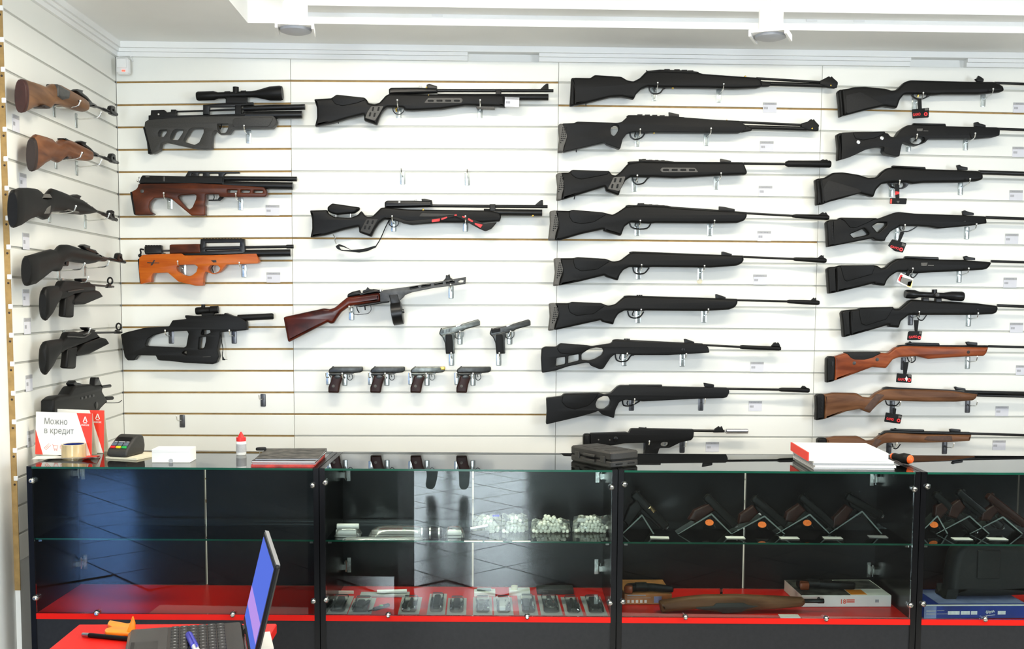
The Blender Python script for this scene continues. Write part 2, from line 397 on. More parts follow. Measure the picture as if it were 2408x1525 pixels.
for k, (a, b2, z0) in enumerate(((.05, 1.62, .1), (-2.95, -2.25, .3))):
    g = Geo(); n = 2 if k == 0 else 1
    for i in range(n+1): x = a+(b2-a)*i/n; g.box((x-.03, YB+.08, z0), (x+.03, YB+.14, 2.4))
    g.box((a, YB+.08, z0), (b2, YB+.14, z0+.06)); g.box((a, YB+.08, 2.34), (b2, YB+.14, 2.4))
    struct('window_%d' % (k+1), g, 'white_plastic')
# ceiling: low soffit round the walls, stepped tray in the middle
ZS, Z2, Z3 = 2.598, 2.643, 2.80
g = Geo(); g.box((-.02, -.39, ZS), (XR, .02, 2.9)); g.box((XL, YB, ZS), (.665, -.39, 2.9)); g.box((5.5, YB, ZS), (XR, -.39, 2.9))
g.box((.665, YB, ZS), (5.5, YB+.4, 2.9))
ceiling = struct('ceiling', g, 'ceiling_paint')
g = Geo(); g.box((.87, -.50, Z2), (5.5, -.39, 2.9)); g.box((5.39, YB+.4, Z2), (5.5, -.5, 2.9))
g.make('tray_step', 'ceiling_paint', ceiling, False)
g = Geo(); g.box((.665, YB+.4, Z3), (5.39, -.39, 2.9)); g.make('tray_panel', 'ceiling_paint', ceiling, False)
# boxed-in end of the tray beam behind the lamp, and small wall clips under the tray edge
for cx in (.865, 1.42, 2.98, 3.18):
    Geo().box((cx, -.394, ZS+.036), (cx+.045, -.388, ZS+.05)).make('trim_clip', 'white_plastic', ceiling, False)
# cornice: stepped moulding along both walls, with a missing stretch between panels two and three
def cornice(segs, horizontal):
    for (a, b2, z0, z1, d) in segs:
        yield a, b2, z0, z1, d
tr = struct('trim_1', Geo().box((-.02, -.034, 2.572), (XR, .02, ZS)), 'ceiling_paint')
for a, b2 in ((-.0, 1.565), (1.885, 3.57), (3.83, 5.99)):
    Geo().box((a, -.024, 2.556), (b2, .02, 2.5715)).make('moulding_step', 'ceiling_paint', tr, False)
    Geo().box((a, -.014, 2.536), (b2, .02, 2.5555)).make('moulding_step', 'ceiling_paint', tr, False)
tl = struct('trim_2', Geo().box((-.02, -1.45, 2.572), (.034, -.034, ZS)), 'ceiling_paint')
Geo().box((-.02, -1.45, 2.556), (.024, -.024, 2.5715)).make('moulding_step', 'ceiling_paint', tl, False)
Geo().box((-.02, -1.45, 2.536), (.014, -.014, 2.5555)).make('moulding_step', 'ceiling_paint', tl, False)

# ---- slatwall: every board its own piece; grooves read off the photograph board by board
GC = [193.3, 247, 299.4, 352.3, 404.6, 456.8, 509.5, 561.3, 613.2, 665.8, 717.7, 769.3, 821, 871.2, 922.4, 971.9, 1022.7]
G6 = [189.6, 243, 296.5, 349.6, 402.5, 454.9, 507.6, 559.6, 612.4, 665, 716.9, 768.5, 820, 871.4, 922.3, 973.2, 1024.5]
G13 = [193.8, 247.6, 298.8, 352, 405, 457.6, 510, 563.3, 615, 666.4, 718.3, 769.5, 820.9, 871.9, 922.8, 974.4, 1025.5]
G19 = [202.5, 256.3, 307.8, 360.4, 412.5, 464.8, 517, 569.2, 620.9, 672.2, 724, 775, 825.4, 877, 927, 977.8, 1027.8]
G24 = [214, 267, 318.8, 370.8, 422.5, 473.6, 525.5, 577, 627, 677.2, 728.6, 779.3, 829.8, 880.3, 930, 979.7, 1029.2]
LE = [(10.2, 21.8), (10.2, 94.5), (10, 163), (11.6, 235.5), (14.5, 303.8), (17.4, 373.5), (14, 441), (16.7, 511.5), (21.6, 580), (21.6, 650), (22, 720), (25.6, 787.6), (27.5, 855.4), (32.7, 924), (33.4, 991.5), (38, 1058), (42, 1123)]
def zrow(lst, xs): 
    z = [onY(x, y, 0).z for x, y in zip(xs, lst)]
    return z+[z[-1]-.1, z[-1]-.2, z[-1]-.3]
ZC = zrow(GC, [274+(y-157)*.0188 for y in GC]); Z6 = zrow(G6, [686+(y-180)*.0048 for y in G6])
Z13 = zrow(G13, [1316.7-(y-140)*.015 for y in G13]); Z19 = zrow(G19, [1938.3-(y-153)*.0358 for y in G19]); Z24 = zrow(G24, [2400]*17)
xe = onY(2400, 600, 0).x
Z44 = [a+(b2-a)*(4.374-3.174)/(xe-3.174) for a, b2 in zip(Z19, Z24)]
ZL = [onX(x, y, 0).z for x, y in LE]; ZL += [ZL[-1]-.1, ZL[-1]-.2, ZL[-1]-.3]
YLE = -1.18
GAP = .0042
def slat(parent, P0, P1, zt, zb, nrm, name='slat'):
    """board between points P0..P1 (plan), top edge heights zt, bottom zb, front at the plane, 15 mm deep away from nrm"""
    v = []; bk = nrm*-.015; c = .0012
    for d, ins in ((bk, 0), (nrm*-c, 0), (Vector(), c)):
        for p, zz in ((P0, zb[0]+ins), (P1, zb[1]+ins), (P1, zt[1]-ins), (P0, zt[0]-ins)):
            e = (P1-P0).normalized()*ins*(1 if p is P0 else -1)
            v.append(Vector((p.x, p.y, zz))+d+e)
    f = [(0, 1, 2, 3)]
    for k in (0, 4):
        for i in range(4): f.append((k+i, k+4+i, k+4+(i+1) % 4, k+(i+1) % 4))
    f.append((8, 11, 10, 9))
    G = Geo(); G.add(v, f); return G.make(name, 'melamine', parent, False)
def panel(parent, P0, P1, zl, zr, nrm, brown, top):
    n = len(zl); e = (P1-P0).normalized()*.0008; P0 = P0+e; P1 = P1-e
    slat(parent, P0, P1, (top, top), (zl[0]+GAP, zr[0]+GAP), nrm)
    for i in range(n-1): slat(parent, P0, P1, (zl[i]-GAP, zr[i]-GAP), (zl[i+1]+GAP, zr[i+1]+GAP), nrm)
    for i in range(n):
        b2 = (brown is True) or i in brown
        d = .0085 if b2 else .0045
        v = []
        for p, z in ((P0, zl[i]), (P1, zr[i])):
            for dz in (-.012, .012): v.append(Vector((p.x, p.y, z+dz))-nrm*d)
        v += [q-nrm*.003 for q in v]
        G = Geo(); G.add(v, [(0, 2, 3, 1), (4, 5, 7, 6), (0, 1, 5, 4), (2, 6, 7, 3), (0, 4, 6, 2), (1, 3, 7, 5)])
        # the strip sits behind the lips of the boards
        G.make('groove_strip', 'mdf' if b2 else 'insert_grey', parent, False)
nb = Vector((0, -1, 0)); nl = Vector((1, 0, 0))
panel(wall_back, Vector((0, 0, 0)), Vector((.773, 0, 0)), ZC, Z6, nb, True, 2.536)
panel(wall_back, Vector((.773, 0, 0)), Vector((1.975, 0, 0)), Z6, Z13, nb, (0, 7, 15), 2.536)
panel(wall_back, Vector((1.975, 0, 0)), Vector((3.174, 0, 0)), Z13, Z19, nb, (1, 7), 2.536)
panel(wall_back, Vector((3.174, 0, 0)), Vector((4.374, 0, 0)), Z19, Z44, nb, (1,), 2.536)
panel(wall_back, Vector((4.374, 0, 0)), Vector((5.574, 0, 0)), Z44, Z44, nb, (1,), 2.536)
panel(wall_left, Vector((0, YLE, 0)), Vector((0, 0, 0)), ZL, ZC, nl, (), 2.536)
# raw edge of the left panel, with the white ends of the groove inserts
Geo().box((-.0195, YLE-.004, ZL[-1]-.1), (.0, YLE, 2.572)).make('panel_edge', 'mdf', wall_left, False)
for i in range(17):
    z = ZL[i]; G = Geo(); G.rbox((-.011, YLE-.007, z-.009), (.004, YLE+.001, z+.008), .003); G.make('insert_end', 'white_plastic', wall_left)
    Geo().ball((-.008, YLE-.004, z-.022), .004, 5).make('edge_hole', 'butt_brown', wall_left)
Geo().box((-.0195, YLE, 0), (-.002, -.002, ZL[-1]+.01)).make('lower_board', 'plaster', wall_left, False)
# small motion detector up in the corner
t = Thing('motion_detector', 'small white motion detector with a red light high in the corner', 'detector')
p = onY(288, 155, -.06); G = Geo(); G.rbox((p.x-.028, -.075, p.z-.037), (p.x+.03, -.03, p.z+.035), .016); t.add('housing', G, 'white_plastic')
G = Geo(); G.rbox((p.x-.02, -.080, p.z-.012), (p.x+.022, -.072, p.z+.028), .008); t.add('lens', G, 'white_gloss')
G = Geo().box((p.x+.002, -.078, p.z-.027), (p.x+.016, -.0745, p.z-.020)); t.add('indicator', G, 'led_red', 'small red indicator light')
G = Geo(); G.wire([(p.x-.022, -.03, p.z+.03), (p.x-.028, -.02, p.z+.05), (p.x+.02, -.012, p.z+.055), (p.x+.03, -.01, p.z+.03)], .003); t.add('cable', G, 'white_plastic'); t.end()
# two hanging downlights with square plates
def downlight(px, label, rot, Y):
    t = Thing('downlight', label, 'lamp', 'hanging downlights under the ceiling tray')
    c = onY(px, 84, Y); M = Matrix.Translation((c.x, Y-.0, 2.425)) @ Matrix.Rotation(rot, 4, 'Z')
    G = Geo(); G.box((-.066, -.066, -.010), (.066, .066, 0), M); G.box((-.066, -.066, -.022), (-.058, .066, -.010), M); G.box((.058, -.066, -.022), (.066, .066, -.010), M)
    t.add('plate', G, 'white_plastic', smooth=False)
    G = Geo(); G.lathe(M @ Vector((0, 0, -.024)), M @ Vector((0, 0, -.010)), [(0, .040), (.4, .055), (1, .057)], 20); t.add('diffuser', G, 'lamp_grey')
    G = Geo(); G.lathe(M @ Vector((0, 0, 0)), M @ Vector((0, 0, .085)), [(0, .043), (.9, .043), (1, .038)], 20); t.add('housing', G, 'white_plastic')
    G = Geo()
    for a, k in ((-.02, .03), (.012, -.02)): G.wire([M @ Vector((a, -.03, .0)), M @ Vector((a+k*.3, -.044, .04)), M @ Vector((a+k, -.03, .10)), M @ Vector((a-k, 0, .2)), M @ Vector((a, 0, .375))], .0035)
    t.add('cable', G, 'white_plastic')
    G = Geo(); G.wire([M @ Vector((.02, .0, .08)), M @ Vector((.02, 0, .375))], .009); t.add('stem', G, 'white_plastic'); t.end()
downlight(695, 'white cylinder downlight with square plate hanging above the scoped grey bullpup', math.radians(6), -1.07)
downlight(1812, 'white cylinder downlight with square plate turned at an angle, hanging right of centre', math.radians(-24), -1.07)
for i, (lx, ly) in enumerate(LAMPS):
    t = Thing('ceiling_panel_lamp', ('long glowing ceiling lamp above the left cabinets', 'long glowing ceiling lamp above the right cabinets', 'long glowing ceiling lamp above the red desk', 'long glowing ceiling lamp over the shop floor on the right')[i], 'lamp', 'lamps in the raised ceiling')
    G = Geo().box((lx-.58, ly-.15, 2.797), (lx+.58, ly+.15, 2.80)); t.add('frame', G, 'white_plastic', smooth=False)
    G = Geo().box((lx-.55, ly-.125, 2.7945), (lx+.55, ly+.125, 2.797)); t.add('diffuser', G, 'lamp_glow', smooth=False); t.end()
# ================================================================== GUNS ON THE WALL
# outlines are read in enlargements of the photograph (x0, y0, step) and set on the wall at their own distance and thickness
ZM = dict(A=(280, 180, 460/2408), B=(280, 380, 460/2408), C=(280, 540, 460/2408), D=(270, 690, 420/2408), E=(720, 170, 600/2408), F=(700, 440, 620/2408),
          G=(650, 630, 470/2408), H=(740, 730, 550/2408), I=(1290, 140, 700/2408), J=(1280, 350, 700/2408), K=(1280, 570, 700/2408), L=(1250, 770, 700/2408),
          M=(1908, 160, 500/2408), N=(1908, 360, 500/2408), O=(1908, 580, 500/2408), Q=(1908, 780, 500/2408), R=(1240, 980, 720/2408),
          LA=(0, 140, 300/1525), LB=(0, 420, 300/1525), LC=(0, 640, 300/1525), LD=(0, 880, 340/1525))
class Gun(Thing):
    def __init__(s, name, label, cat, zm, wall='back', c=.052, group=None, dx=0, Yp=None):
        super().__init__(name, label, cat, group); s.z = ZM[zm]; s.wall = wall; s.c = c; s.dx = dx; s.Yp = Yp
        if wall == 'back': s.ea, s.eb, s.en, s.O = X_, Z_, -Y_, Vector((0, 0, 0))
        else: s.ea, s.eb, s.en, s.O = Y_, Z_, X_, Vector((0, 0, 0))
    def P(s, x, y, d):
        """point on the plane d metres in front of the wall"""
        u, v = s.z[0]+(x+s.dx)*s.z[2], s.z[1]+y*s.z[2]
        return onY(u, v, -d) if s.wall == 'back' else onX(u, v, d)
    def m(s, r, x=None, y=None): 
        k = 5.0 if s.wall == 'back' else (4.4 if x is None else CAM.y*-1+s.P(x, y, s.c).y)
        return r*s.z[2]*k/FPX
    def ab(s, q, d):
        o = []
        for x, y in q:
            p = s.P(x, y, d); o.append((p.dot(s.ea), p.dot(s.eb)))
        return o
    def p(s, name, m, out, t=.04, bev=None, holes=(), r=10, c=0.0, label=None, parent=None, front=None):
        c = s.c+c; bev = (t*.3 if bev is None else bev)
        lo = [s.ab(soft(pts(out), r), c+t/2)]+[s.ab(soft(pts(h), r), c+t/2) for h in holes]
        G = Geo(); G.slab(lo, Vector(), s.ea, s.eb, s.en, t, bev, 3, c); return s.add(name, G, m, label, parent)
    def tube(s, name, m, a, b, r, r2=None, c=0.0, prof=None, seg=14, label=None, parent=None):
        A, B = s.P(*pts(a)[0], s.c+c), s.P(*pts(b)[0], s.c+c); G = Geo()
        k = lambda q: s.m(q, *pts(a)[0])
        if prof is None: prof = [(0, r), (1, r if r2 is None else r2)]
        G.lathe(A, B, [(t_, k(q)) for t_, q in prof], seg); return s.add(name, G, m, label, parent)
    def loft(s, name, m, secs, parent=None, label=None, n=20):
        """rounded body through oval sections (x, top, bottom, half thickness in m) along the gun"""
        V = []; F = []
        for x, yt, yb, hw in secs:
            a, b = s.P(x, yt, s.c), s.P(x, yb, s.c); ctr, up = (a+b)/2, (a-b)/2
            for k in range(n):
                t = 2*math.pi*k/n; co, si = math.cos(t), math.sin(t)
                V.append(ctr+s.en*(hw*math.copysign(abs(co)**.75, co))+up*math.copysign(abs(si)**.9, si))
        for i in range(len(secs)-1):
            for k in range(n): F.append((i*n+k, (i+1)*n+k, (i+1)*n+(k+1) % n, i*n+(k+1) % n))
        F.append(tuple(range(n))); F.append(tuple(reversed(range((len(secs)-1)*n, len(secs)*n))))
        G = Geo(); G.add(V, F); return s.add(name, G, m, label, parent)
    def wire(s, name, m, line, r, c=0.0, parent=None, label=None):
        q = pts(line); n = []
        for k in range(len(q)-1):     # one round of smoothing
            for j in range(3):
                t = j/3; p0, p1, p2, p3 = q[max(k-1, 0)], q[k], q[k+1], q[min(k+2, len(q)-1)]
                n.append(tuple(.5*(2*p1[i]+(p2[i]-p0[i])*t+(2*p0[i]-5*p1[i]+4*p2[i]-p3[i])*t*t+(3*p1[i]-p0[i]-3*p2[i]+p3[i])*t**3) for i in (0, 1)))
        n.append(q[-1]); G = Geo(); G.wire([s.P(x, y, s.c+c) for x, y in n], s.m(r, *q[0])); return s.add(name, G, m, label, parent)
    def ball(s, name, m, at, r, c=0.0, label=None): G = Geo(); x, y = pts(at)[0]; G.ball(s.P(x, y, s.c+c), s.m(r, x, y)); return s.add(name, G, m, label)
    def disc(s, name, m, at, r, c, d=.004, label=None, parent=None):
        x, y = pts(at)[0]; p = s.P(x, y, s.c+c); G = Geo(); G.lathe(p, p+s.en*d, [(0, s.m(r, x, y)), (.7, s.m(r, x, y)), (1, s.m(r*.7, x, y))], 16); return s.add(name, G, m, label, parent)
    def slots(s, name, m, centres, w, h, c, parent, sk=0):
        for x, y in pts(centres):
            s.p(name, m, '%f,%f %f,%f %f,%f %f,%f' % (x-w/2+sk, y-h/2, x+w/2+sk, y-h/2, x+w/2-sk, y+h/2, x-w/2-sk, y+h/2), t=.003, bev=.0005, r=5, c=c, parent=parent)
PB = 'polymer'
# ---- panel one: four bullpups
g = Gun('bullpup_rifle', 'dark grey bullpup air rifle with skeleton stock and a large black scope', 'air rifle', 'A')
st = g.p('stock', 'polymer_grey', '320,555 355,533 420,525 1000,490 1400,485 1890,480 1915,500 1938,545 1925,590 1885,632 1390,640 1350,700 1230,705 1195,660 1160,665 1140,720 1138,885 1050,892 920,880 560,800 510,820 495,900 440,930 400,945 340,720 312,610', .045, .008,
    ['1205,580 1345,575 1345,610 1335,650 1310,690 1240,695 1210,650', '475,690 500,655 590,650 585,690 545,745 480,735', '625,745 660,665 700,645 790,650 785,690 725,780 630,775', '790,780 860,650 900,630 1040,630 1040,690 985,810 930,840 800,800'])
g.p('fore_panel', 'polymer_grey', '1400,530 1430,510 1880,495 1895,520 1850,600 1830,615 1420,620 1400,600', .006, .002, c=.0225, parent=st)
g.p('butt_pad', PB, '285,620 315,608 342,720 405,942 350,950 335,800 310,700', .042, .008)
g.p('receiver', 'gun_metal', '358,475 385,472 390,410 552,405 585,437 632,432 635,402 700,402 708,475 1030,468 1100,468 1420,455 1560,440 1560,492 1000,505 358,535', .034, .005, r=5)
rl = g.p('scope_rail', 'gun_metal', '1032,345 1310,322 1650,313 1652,350 1500,358 1495,368 1110,374 1105,470 1030,470', .026, .003, r=4)
g.p('clamp', 'gun_metal', '1425,350 1500,350 1500,470 1425,470', .034, .004, r=4, parent=rl); g.p('scope_mount', 'gun_metal', '1310,250 1575,250 1575,335 1310,335', .028, .004, r=5, parent=rl)
g.tube('barrel', 'gun_metal', '700,432', '1560,402', 11); g.tube('shroud', 'gun_metal', '1535,392', '2290,372', 34); g.tube('air_cylinder', 'gun_metal', '1535,478', '2255,470', 47)
sc = g.tube('scope', PB, '955,242', '2012,203', 0, prof=[(0, 46), (.02, 55), (.2, 54), (.25, 38), (.64, 38), (.7, 44), (.85, 82), (.97, 88), (1, 80)], seg=20)
g.tube('turret', PB, '1437,235', '1437,128', 36, parent=sc); g.tube('side_turret', PB, '1437,215', '1437,217', 30, parent=sc); g.tube('ring', PB, '1305,228', '1370,226', 46, parent=sc); g.tube('ring', PB, '1505,220', '1565,218', 46, parent=sc)
g.wire('trigger', 'gun_metal', '1250,575 1262,610 1240,650', 7); g.ball('bolt_pin', 'chrome', '487,465', 15, .016); g.end()
g = Gun('bullpup_rifle', 'reddish walnut bullpup air rifle with triangular grip opening and three slots in the fore-end', 'air rifle', 'B')
st = g.p('stock', 'walnut_red', '235,272 560,268 880,260 1300,282 1780,312 1805,345 1822,400 1800,430 1230,432 1225,398 1060,402 1058,480 1046,525 1060,548 1055,662 890,662 640,455 590,440 430,445 375,500 365,560 385,615 428,638 400,655 200,657 170,480 155,365 205,340 228,310', .042, .007,
    ['722,430 755,412 930,400 950,415 945,460 900,560 865,588 830,570 735,460', '1330,342 1455,345 1450,380 1325,380', '1495,345 1612,350 1605,380 1488,380', '1650,350 1770,352 1765,382 1642,382'])
g.disc('sling_stud', 'gun_metal_grey', '285,362', 22, .0205, .003); g.p('butt_pad', PB, '128,372 156,364 176,480 206,657 180,652 160,520', .04, .008)
g.p('receiver', 'gun_metal', '248,268 258,200 283,165 520,170 830,178 1290,180 1290,285 880,272 248,275', .034, .006, r=6)
g.p('scope_rail', 'gun_metal', '812,182 850,116 1482,123 1478,142 1310,144 1285,168 1285,190 815,186', .024, .002, ['975,142 1030,142 1028,174 972,174', '1105,144 1220,144 1224,174 1105,174', '885,170 893,146 906,146 900,172'], r=4)
g.p('maker_plate', 'insert_rubber', '325,178 372,178 372,190 325,190', .002, .0003, c=.0172, r=2); g.p('band', 'gun_metal_grey', '540,180 562,180 562,240 540,240', .002, .0003, c=.0172, r=2)
g.tube('shroud', 'gun_metal', '1280,206', '2190,213', 29); g.tube('air_cylinder', 'gun_metal', '1280,283', '2140,300', 45)
g.p('trigger_guard', 'gun_metal', '1100,466 1212,464 1235,428 1292,438 1238,482 1100,482', .012, .002, r=4); g.wire('trigger', 'gun_metal', '1165,405 1172,440 1160,465', 6)
g.ball('bolt_knob', 'chrome', '227,235', 15); g.p('bolt', 'brushed_steel', '230,185 270,182 275,200 240,262 236,215', .014, .003, r=5); g.end()
g = Gun('bullpup_rifle', 'bright orange wooden bullpup air rifle with a black rail frame on top', 'air rifle', 'C')
st = g.p('stock', 'wood_orange', '248,345 290,308 620,295 770,292 800,316 1100,313 1690,293 1722,385 1705,412 1320,427 1258,500 1235,522 1160,546 1062,512 1040,560 1030,687 940,687 730,637 600,525 420,532 396,570 396,642 320,652 265,668 245,500', .042, .008,
    ['705,470 720,430 930,425 970,455 950,520 900,560 850,572 780,550 720,510', '1095,470 1120,436 1215,436 1246,470 1230,510 1180,535 1130,530 1100,500'])
g.p('emblem', 'butt_brown', '345,398 410,400 425,372 445,374 428,402 495,403 495,412 428,412 405,440 385,436 400,412 345,410', .001, .0002, c=.0213, r=2, parent=st)
g.p('emblem', 'butt_brown', '1130,375 1195,372 1200,400 1160,402', .001, .0002, c=.0213, r=2, parent=st)
g.p('cheek_block', 'walnut_red', '618,188 640,180 990,172 1000,285 620,297', .036, .005)
g.p('rail_frame', 'gun_metal', '765,278 800,262 990,258 1002,112 1540,112 1548,200 1552,292 1100,312 820,317 775,302', .03, .003, ['1060,162 1485,156 1485,200 1060,208', '1062,248 1480,238 1480,246 1062,262'], r=6)
for i in range(13): g.p('rail_tooth', 'gun_metal', '%d,104 %d,104 %d,114 %d,114' % (1030+i*38, 1050+i*38, 1050+i*38, 1030+i*38), .022, .001, r=1)
g.p('rear_block', 'gun_metal', '310,205 330,196 520,190 527,280 552,292 320,302 308,265', .032, .004, r=4)
for i in range(6): g.p('rail_tooth', 'gun_metal', '%d,188 %d,187 %d,198 %d,198' % (318+i*34, 338+i*34, 338+i*34, 318+i*34), .024, .001, r=1)
g.tube('rod', 'gun_metal_grey', '525,258', '622,256', 12); g.wire('bolt_handle', 'gun_metal', '305,245 262,240 268,280 258,318', 11); g.ball('bolt_knob', 'gun_metal', '256,318', 22)
g.tube('barrel', 'gun_metal', '1540,216', '2148,206', 18, prof=[(0, 17), (.85, 17), (.86, 24), (1, 24)]); g.tube('air_cylinder', 'gun_metal', '1540,292', '2112,284', 45)
g.p('butt_pad', PB, '226,362 246,350 272,662 250,657', .04, .006); g.wire('trigger', 'gun_metal', '1160,436 1145,470 1165,530', 6); g.end()
g = Gun('bullpup_rifle', 'all-black bullpup air gun with red dot sight and big open stock', 'air rifle', 'D')
g.p('body', PB, '78,550 150,520 400,460 730,440 775,360 965,340 945,320 945,290 1080,302 1460,292 1480,258 1600,305 1670,310 1772,375 1777,492 1420,520 1412,600 1382,760 1402,850 1370,930 1320,952 940,932 740,907 600,900 575,890 550,835 320,830 290,850 260,900 170,900 130,850 100,680', .048, .008,
    ['405,690 440,610 520,560 690,515 970,500 992,540 960,710 920,730 420,710', '1135,592 1228,578 1225,640 1205,720 1175,745 1120,750', '1160,540 1178,490 1280,490 1288,525 1240,548 1165,556', '900,802 935,772 965,772 965,830 930,815'])
g.p('under_rail', 'gun_metal', '555,842 900,850 960,870 940,915 745,905 740,890 600,885', .03, .003, c=.005, r=4); g.p('magazine_rib', 'polymer_grey', '1185,848 1290,842 1290,852 1185,858', .002, .0003, c=.0245, r=2)
g.tube('barrel', PB, '1660,328', '2140,304', 0, prof=[(0, 44), (.97, 42), (1, 34)])
sg = g.tube('red_dot_sight', PB, '1092,236', '1398,214', 0, prof=[(0, 44), (.05, 50), (.3, 50), (.35, 44), (.62, 44), (.66, 54), (1, 52)]); g.tube('knob', PB, '1192,200', '1192,146', 26, parent=sg); g.p('mount', PB, '1165,262 1330,256 1335,305 1170,308', .03, .003, r=4, parent=sg)
for i in range(6): g.p('rail_tooth', PB, '%d,276 %d,276 %d,296 %d,296' % (1350+i*22, 1362+i*22, 1362+i*22, 1350+i*22), .022, .001, r=1)
g.wire('trigger', 'gun_metal', '1185,488 1200,520 1188,552', 8); cb = g.wire('cable', PB, '1425,545 1435,600 1442,660 1458,740 1450,820 1452,850', 6, .01); g.p('plug', PB, '1445,850 1460,848 1470,875 1490,885 1485,898 1448,898', .008, .002, r=3, c=.01, parent=cb); g.tube('plug_tip', 'chrome', '1488,890', '1518,887', 4, c=.01, parent=cb); g.end()
# ---- panel two: two long air rifles, a wooden submachine gun replica, six pistols
g = Gun('air_rifle', 'black air rifle with grey grip inserts and a white price card on its barrel', 'air rifle', 'E')
st = g.p('stock', PB, '72,250 235,240 280,208 550,235 575,260 590,290 650,297 690,282 750,215 780,200 1300,205 1790,205 1870,215 1882,325 1800,318 1500,310 1270,345 1000,358 930,355 915,330 830,327 760,327 720,360 690,420 665,492 545,450 545,395 400,430 250,475 80,507 100,420 98,330', .045, .010)
g.p('cheek_pad', PB, '238,250 284,209 545,237 557,260 480,290 340,317 270,297', .008, .003, c=.0215, parent=st)
ins = g.p('grip_insert', 'insert_rubber', '615,318 730,318 690,390 650,455 555,430 580,370', .005, .0015, c=.0215, parent=st); g.slots('grip_slot', PB, '630,345 682,345 602,395 645,400', 16, 38, .0245, ins, 5)
ins = g.p('fore_insert', 'insert_rubber', '1150,240 1465,240 1480,262 1465,288 1112,288', .005, .0015, c=.0215, parent=st); g.slots('fore_slot', PB, '1175,268 1258,267 1340,267 1422,267', 56, 18, .0245, ins)
g.p('receiver', 'gun_metal', '778,155 800,142 1060,140 1130,145 1237,150 1240,190 780,207', .034, .008, r=8); g.p('rear_sight', 'gun_metal', '1135,117 1160,107 1235,130 1235,155 1140,150', .014, .002, r=3)
g.tube('barrel', 'gun_metal', '1235,172', '2333,173', 15); g.tube('air_cylinder', 'gun_metal', '1240,234', '2285,235', 30); g.p('barrel_band', 'gun_metal', '1788,155 1842,155 1842,215 1788,215', .03, .004, r=5)
g.p('front_sight', 'gun_metal', '2203,165 2245,122 2268,106 2286,106 2288,165', .008, .001, r=3); g.wire('trigger_guard', 'gun_metal', '820,320 820,360 845,390 885,396 918,370 925,345', 4.5); g.wire('trigger', 'brass', '862,325 848,345 855,372', 9)
g.ball('bolt_knob', 'chrome', '780,225', 17, .01); g.tube('chrome_ring', 'chrome', '1075,125', '1075,172', 10); g.ball('brass_pin', 'brass', '1156,216', 8, .018); g.ball('brass_pin', 'brass', '1136,143', 9, .012)
g.p('under_rail', 'insert_rubber', '1600,312 1780,314 1780,348 1610,342', .02, .002, r=4); g.wire('sling_swivel', 'gun_metal', '270,470 300,468 305,485', 4); g.end()
g = Gun('air_rifle', 'black air rifle with raised cheek piece and a sling with red lettering wrapped along it', 'air rifle', 'F')
st = g.p('stock', PB, '108,210 268,205 275,235 330,270 480,277 545,252 580,213 608,250 630,267 680,264 720,225 760,185 800,182 1000,200 1750,210 1840,230 1860,270 1845,310 1700,322 1300,322 1040,342 960,327 920,302 790,292 740,330 700,390 670,452 560,412 555,357 420,387 250,437 113,458 130,380 128,290', .045, .010)
g.p('cheek_piece', PB, '270,180 312,145 567,182 562,205 520,235 350,250 290,230 270,210', .036, .009); g.tube('cheek_post', 'chrome', '349,285', '348,240', 7); g.tube('cheek_post', 'chrome', '480,275', '480,235', 7)
ins = g.p('grip_insert', 'polymer_grey', '625,290 735,290 690,370 660,430 570,400 600,340', .005, .0015, c=.0215, parent=st); g.slots('grip_slot', PB, '640,318 684,318 615,365 655,368', 16, 34, .0245, ins, 5); g.p('fore_insert', 'polymer_grey', '1130,235 1480,245 1290,270 1105,270', .005, .0015, c=.0215, parent=st)
g.p('receiver', 'gun_metal', '793,135 815,120 1060,120 1130,125 1227,122 1232,180 793,187', .034, .008, r=8); g.p('rear_sight', 'gun_metal', '1130,105 1160,103 1227,118 1227,142 1135,138', .014, .002, r=3)
g.tube('barrel', 'gun_metal', '1225,170', '2282,177', 14); g.tube('air_cylinder', 'gun_metal', '1700,228', '2232,234', 31); g.p('barrel_band', 'gun_metal', '1753,153 1808,153 1808,220 1753,220', .03, .004, r=5); g.p('front_sight', 'gun_metal', '2158,170 2200,132 2222,116 2240,116 2242,170', .008, .001, r=3)
g.wire('trigger_guard', 'gun_metal', '840,298 834,335 868,362 908,352 922,322 915,300', 4.5); g.ball('brass_pin', 'brass', '1146,205', 11, .02); g.ball('brass_pin', 'brass', '2148,258', 12, .006); g.ball('bolt_knob', 'brushed_steel', '928,138', 15, .014); g.tube('chrome_ring', 'chrome', '1075,112', '1075,150', 9)
sl = g.p('sling', 'polymer_soft', '800,272 900,272 1000,308 1200,288 1430,248 1550,272 1700,330 1822,318 1770,380 1715,402 1660,380 1540,312 1440,268 1220,318 1060,338 950,322', .008, .003, c=.027)
for q in ('1225,295 1300,285 1296,310 1225,320', '1312,283 1362,268 1368,280 1312,300', '1430,250 1452,247 1455,258 1432,262', '1500,262 1540,270 1530,282 1505,275', '1560,280 1605,308 1595,320 1553,298', '1617,325 1690,342 1670,372 1617,338'): g.p('sling_lettering', 'tag_red', q, .0015, .0003, c=.0318, r=3, parent=sl)
g.wire('sling_cord', PB, '835,300 800,370 770,440 745,490 718,532', 5); g.p('sling_loop', PB, '345,538 378,518 420,533 490,572 600,562 722,530 715,548 640,582 560,597 480,587 400,580 360,562', .008, .002, ['378,540 420,546 490,574 420,574 395,568'], r=6); g.wire('swivel_chain', 'chrome', '320,432 342,460 340,485 352,518', 5); g.end()
g = Gun('submachine_gun', 'wooden-stocked drum submachine gun with slotted barrel jacket, hung on a slant', 'gun', 'G', c=.072)
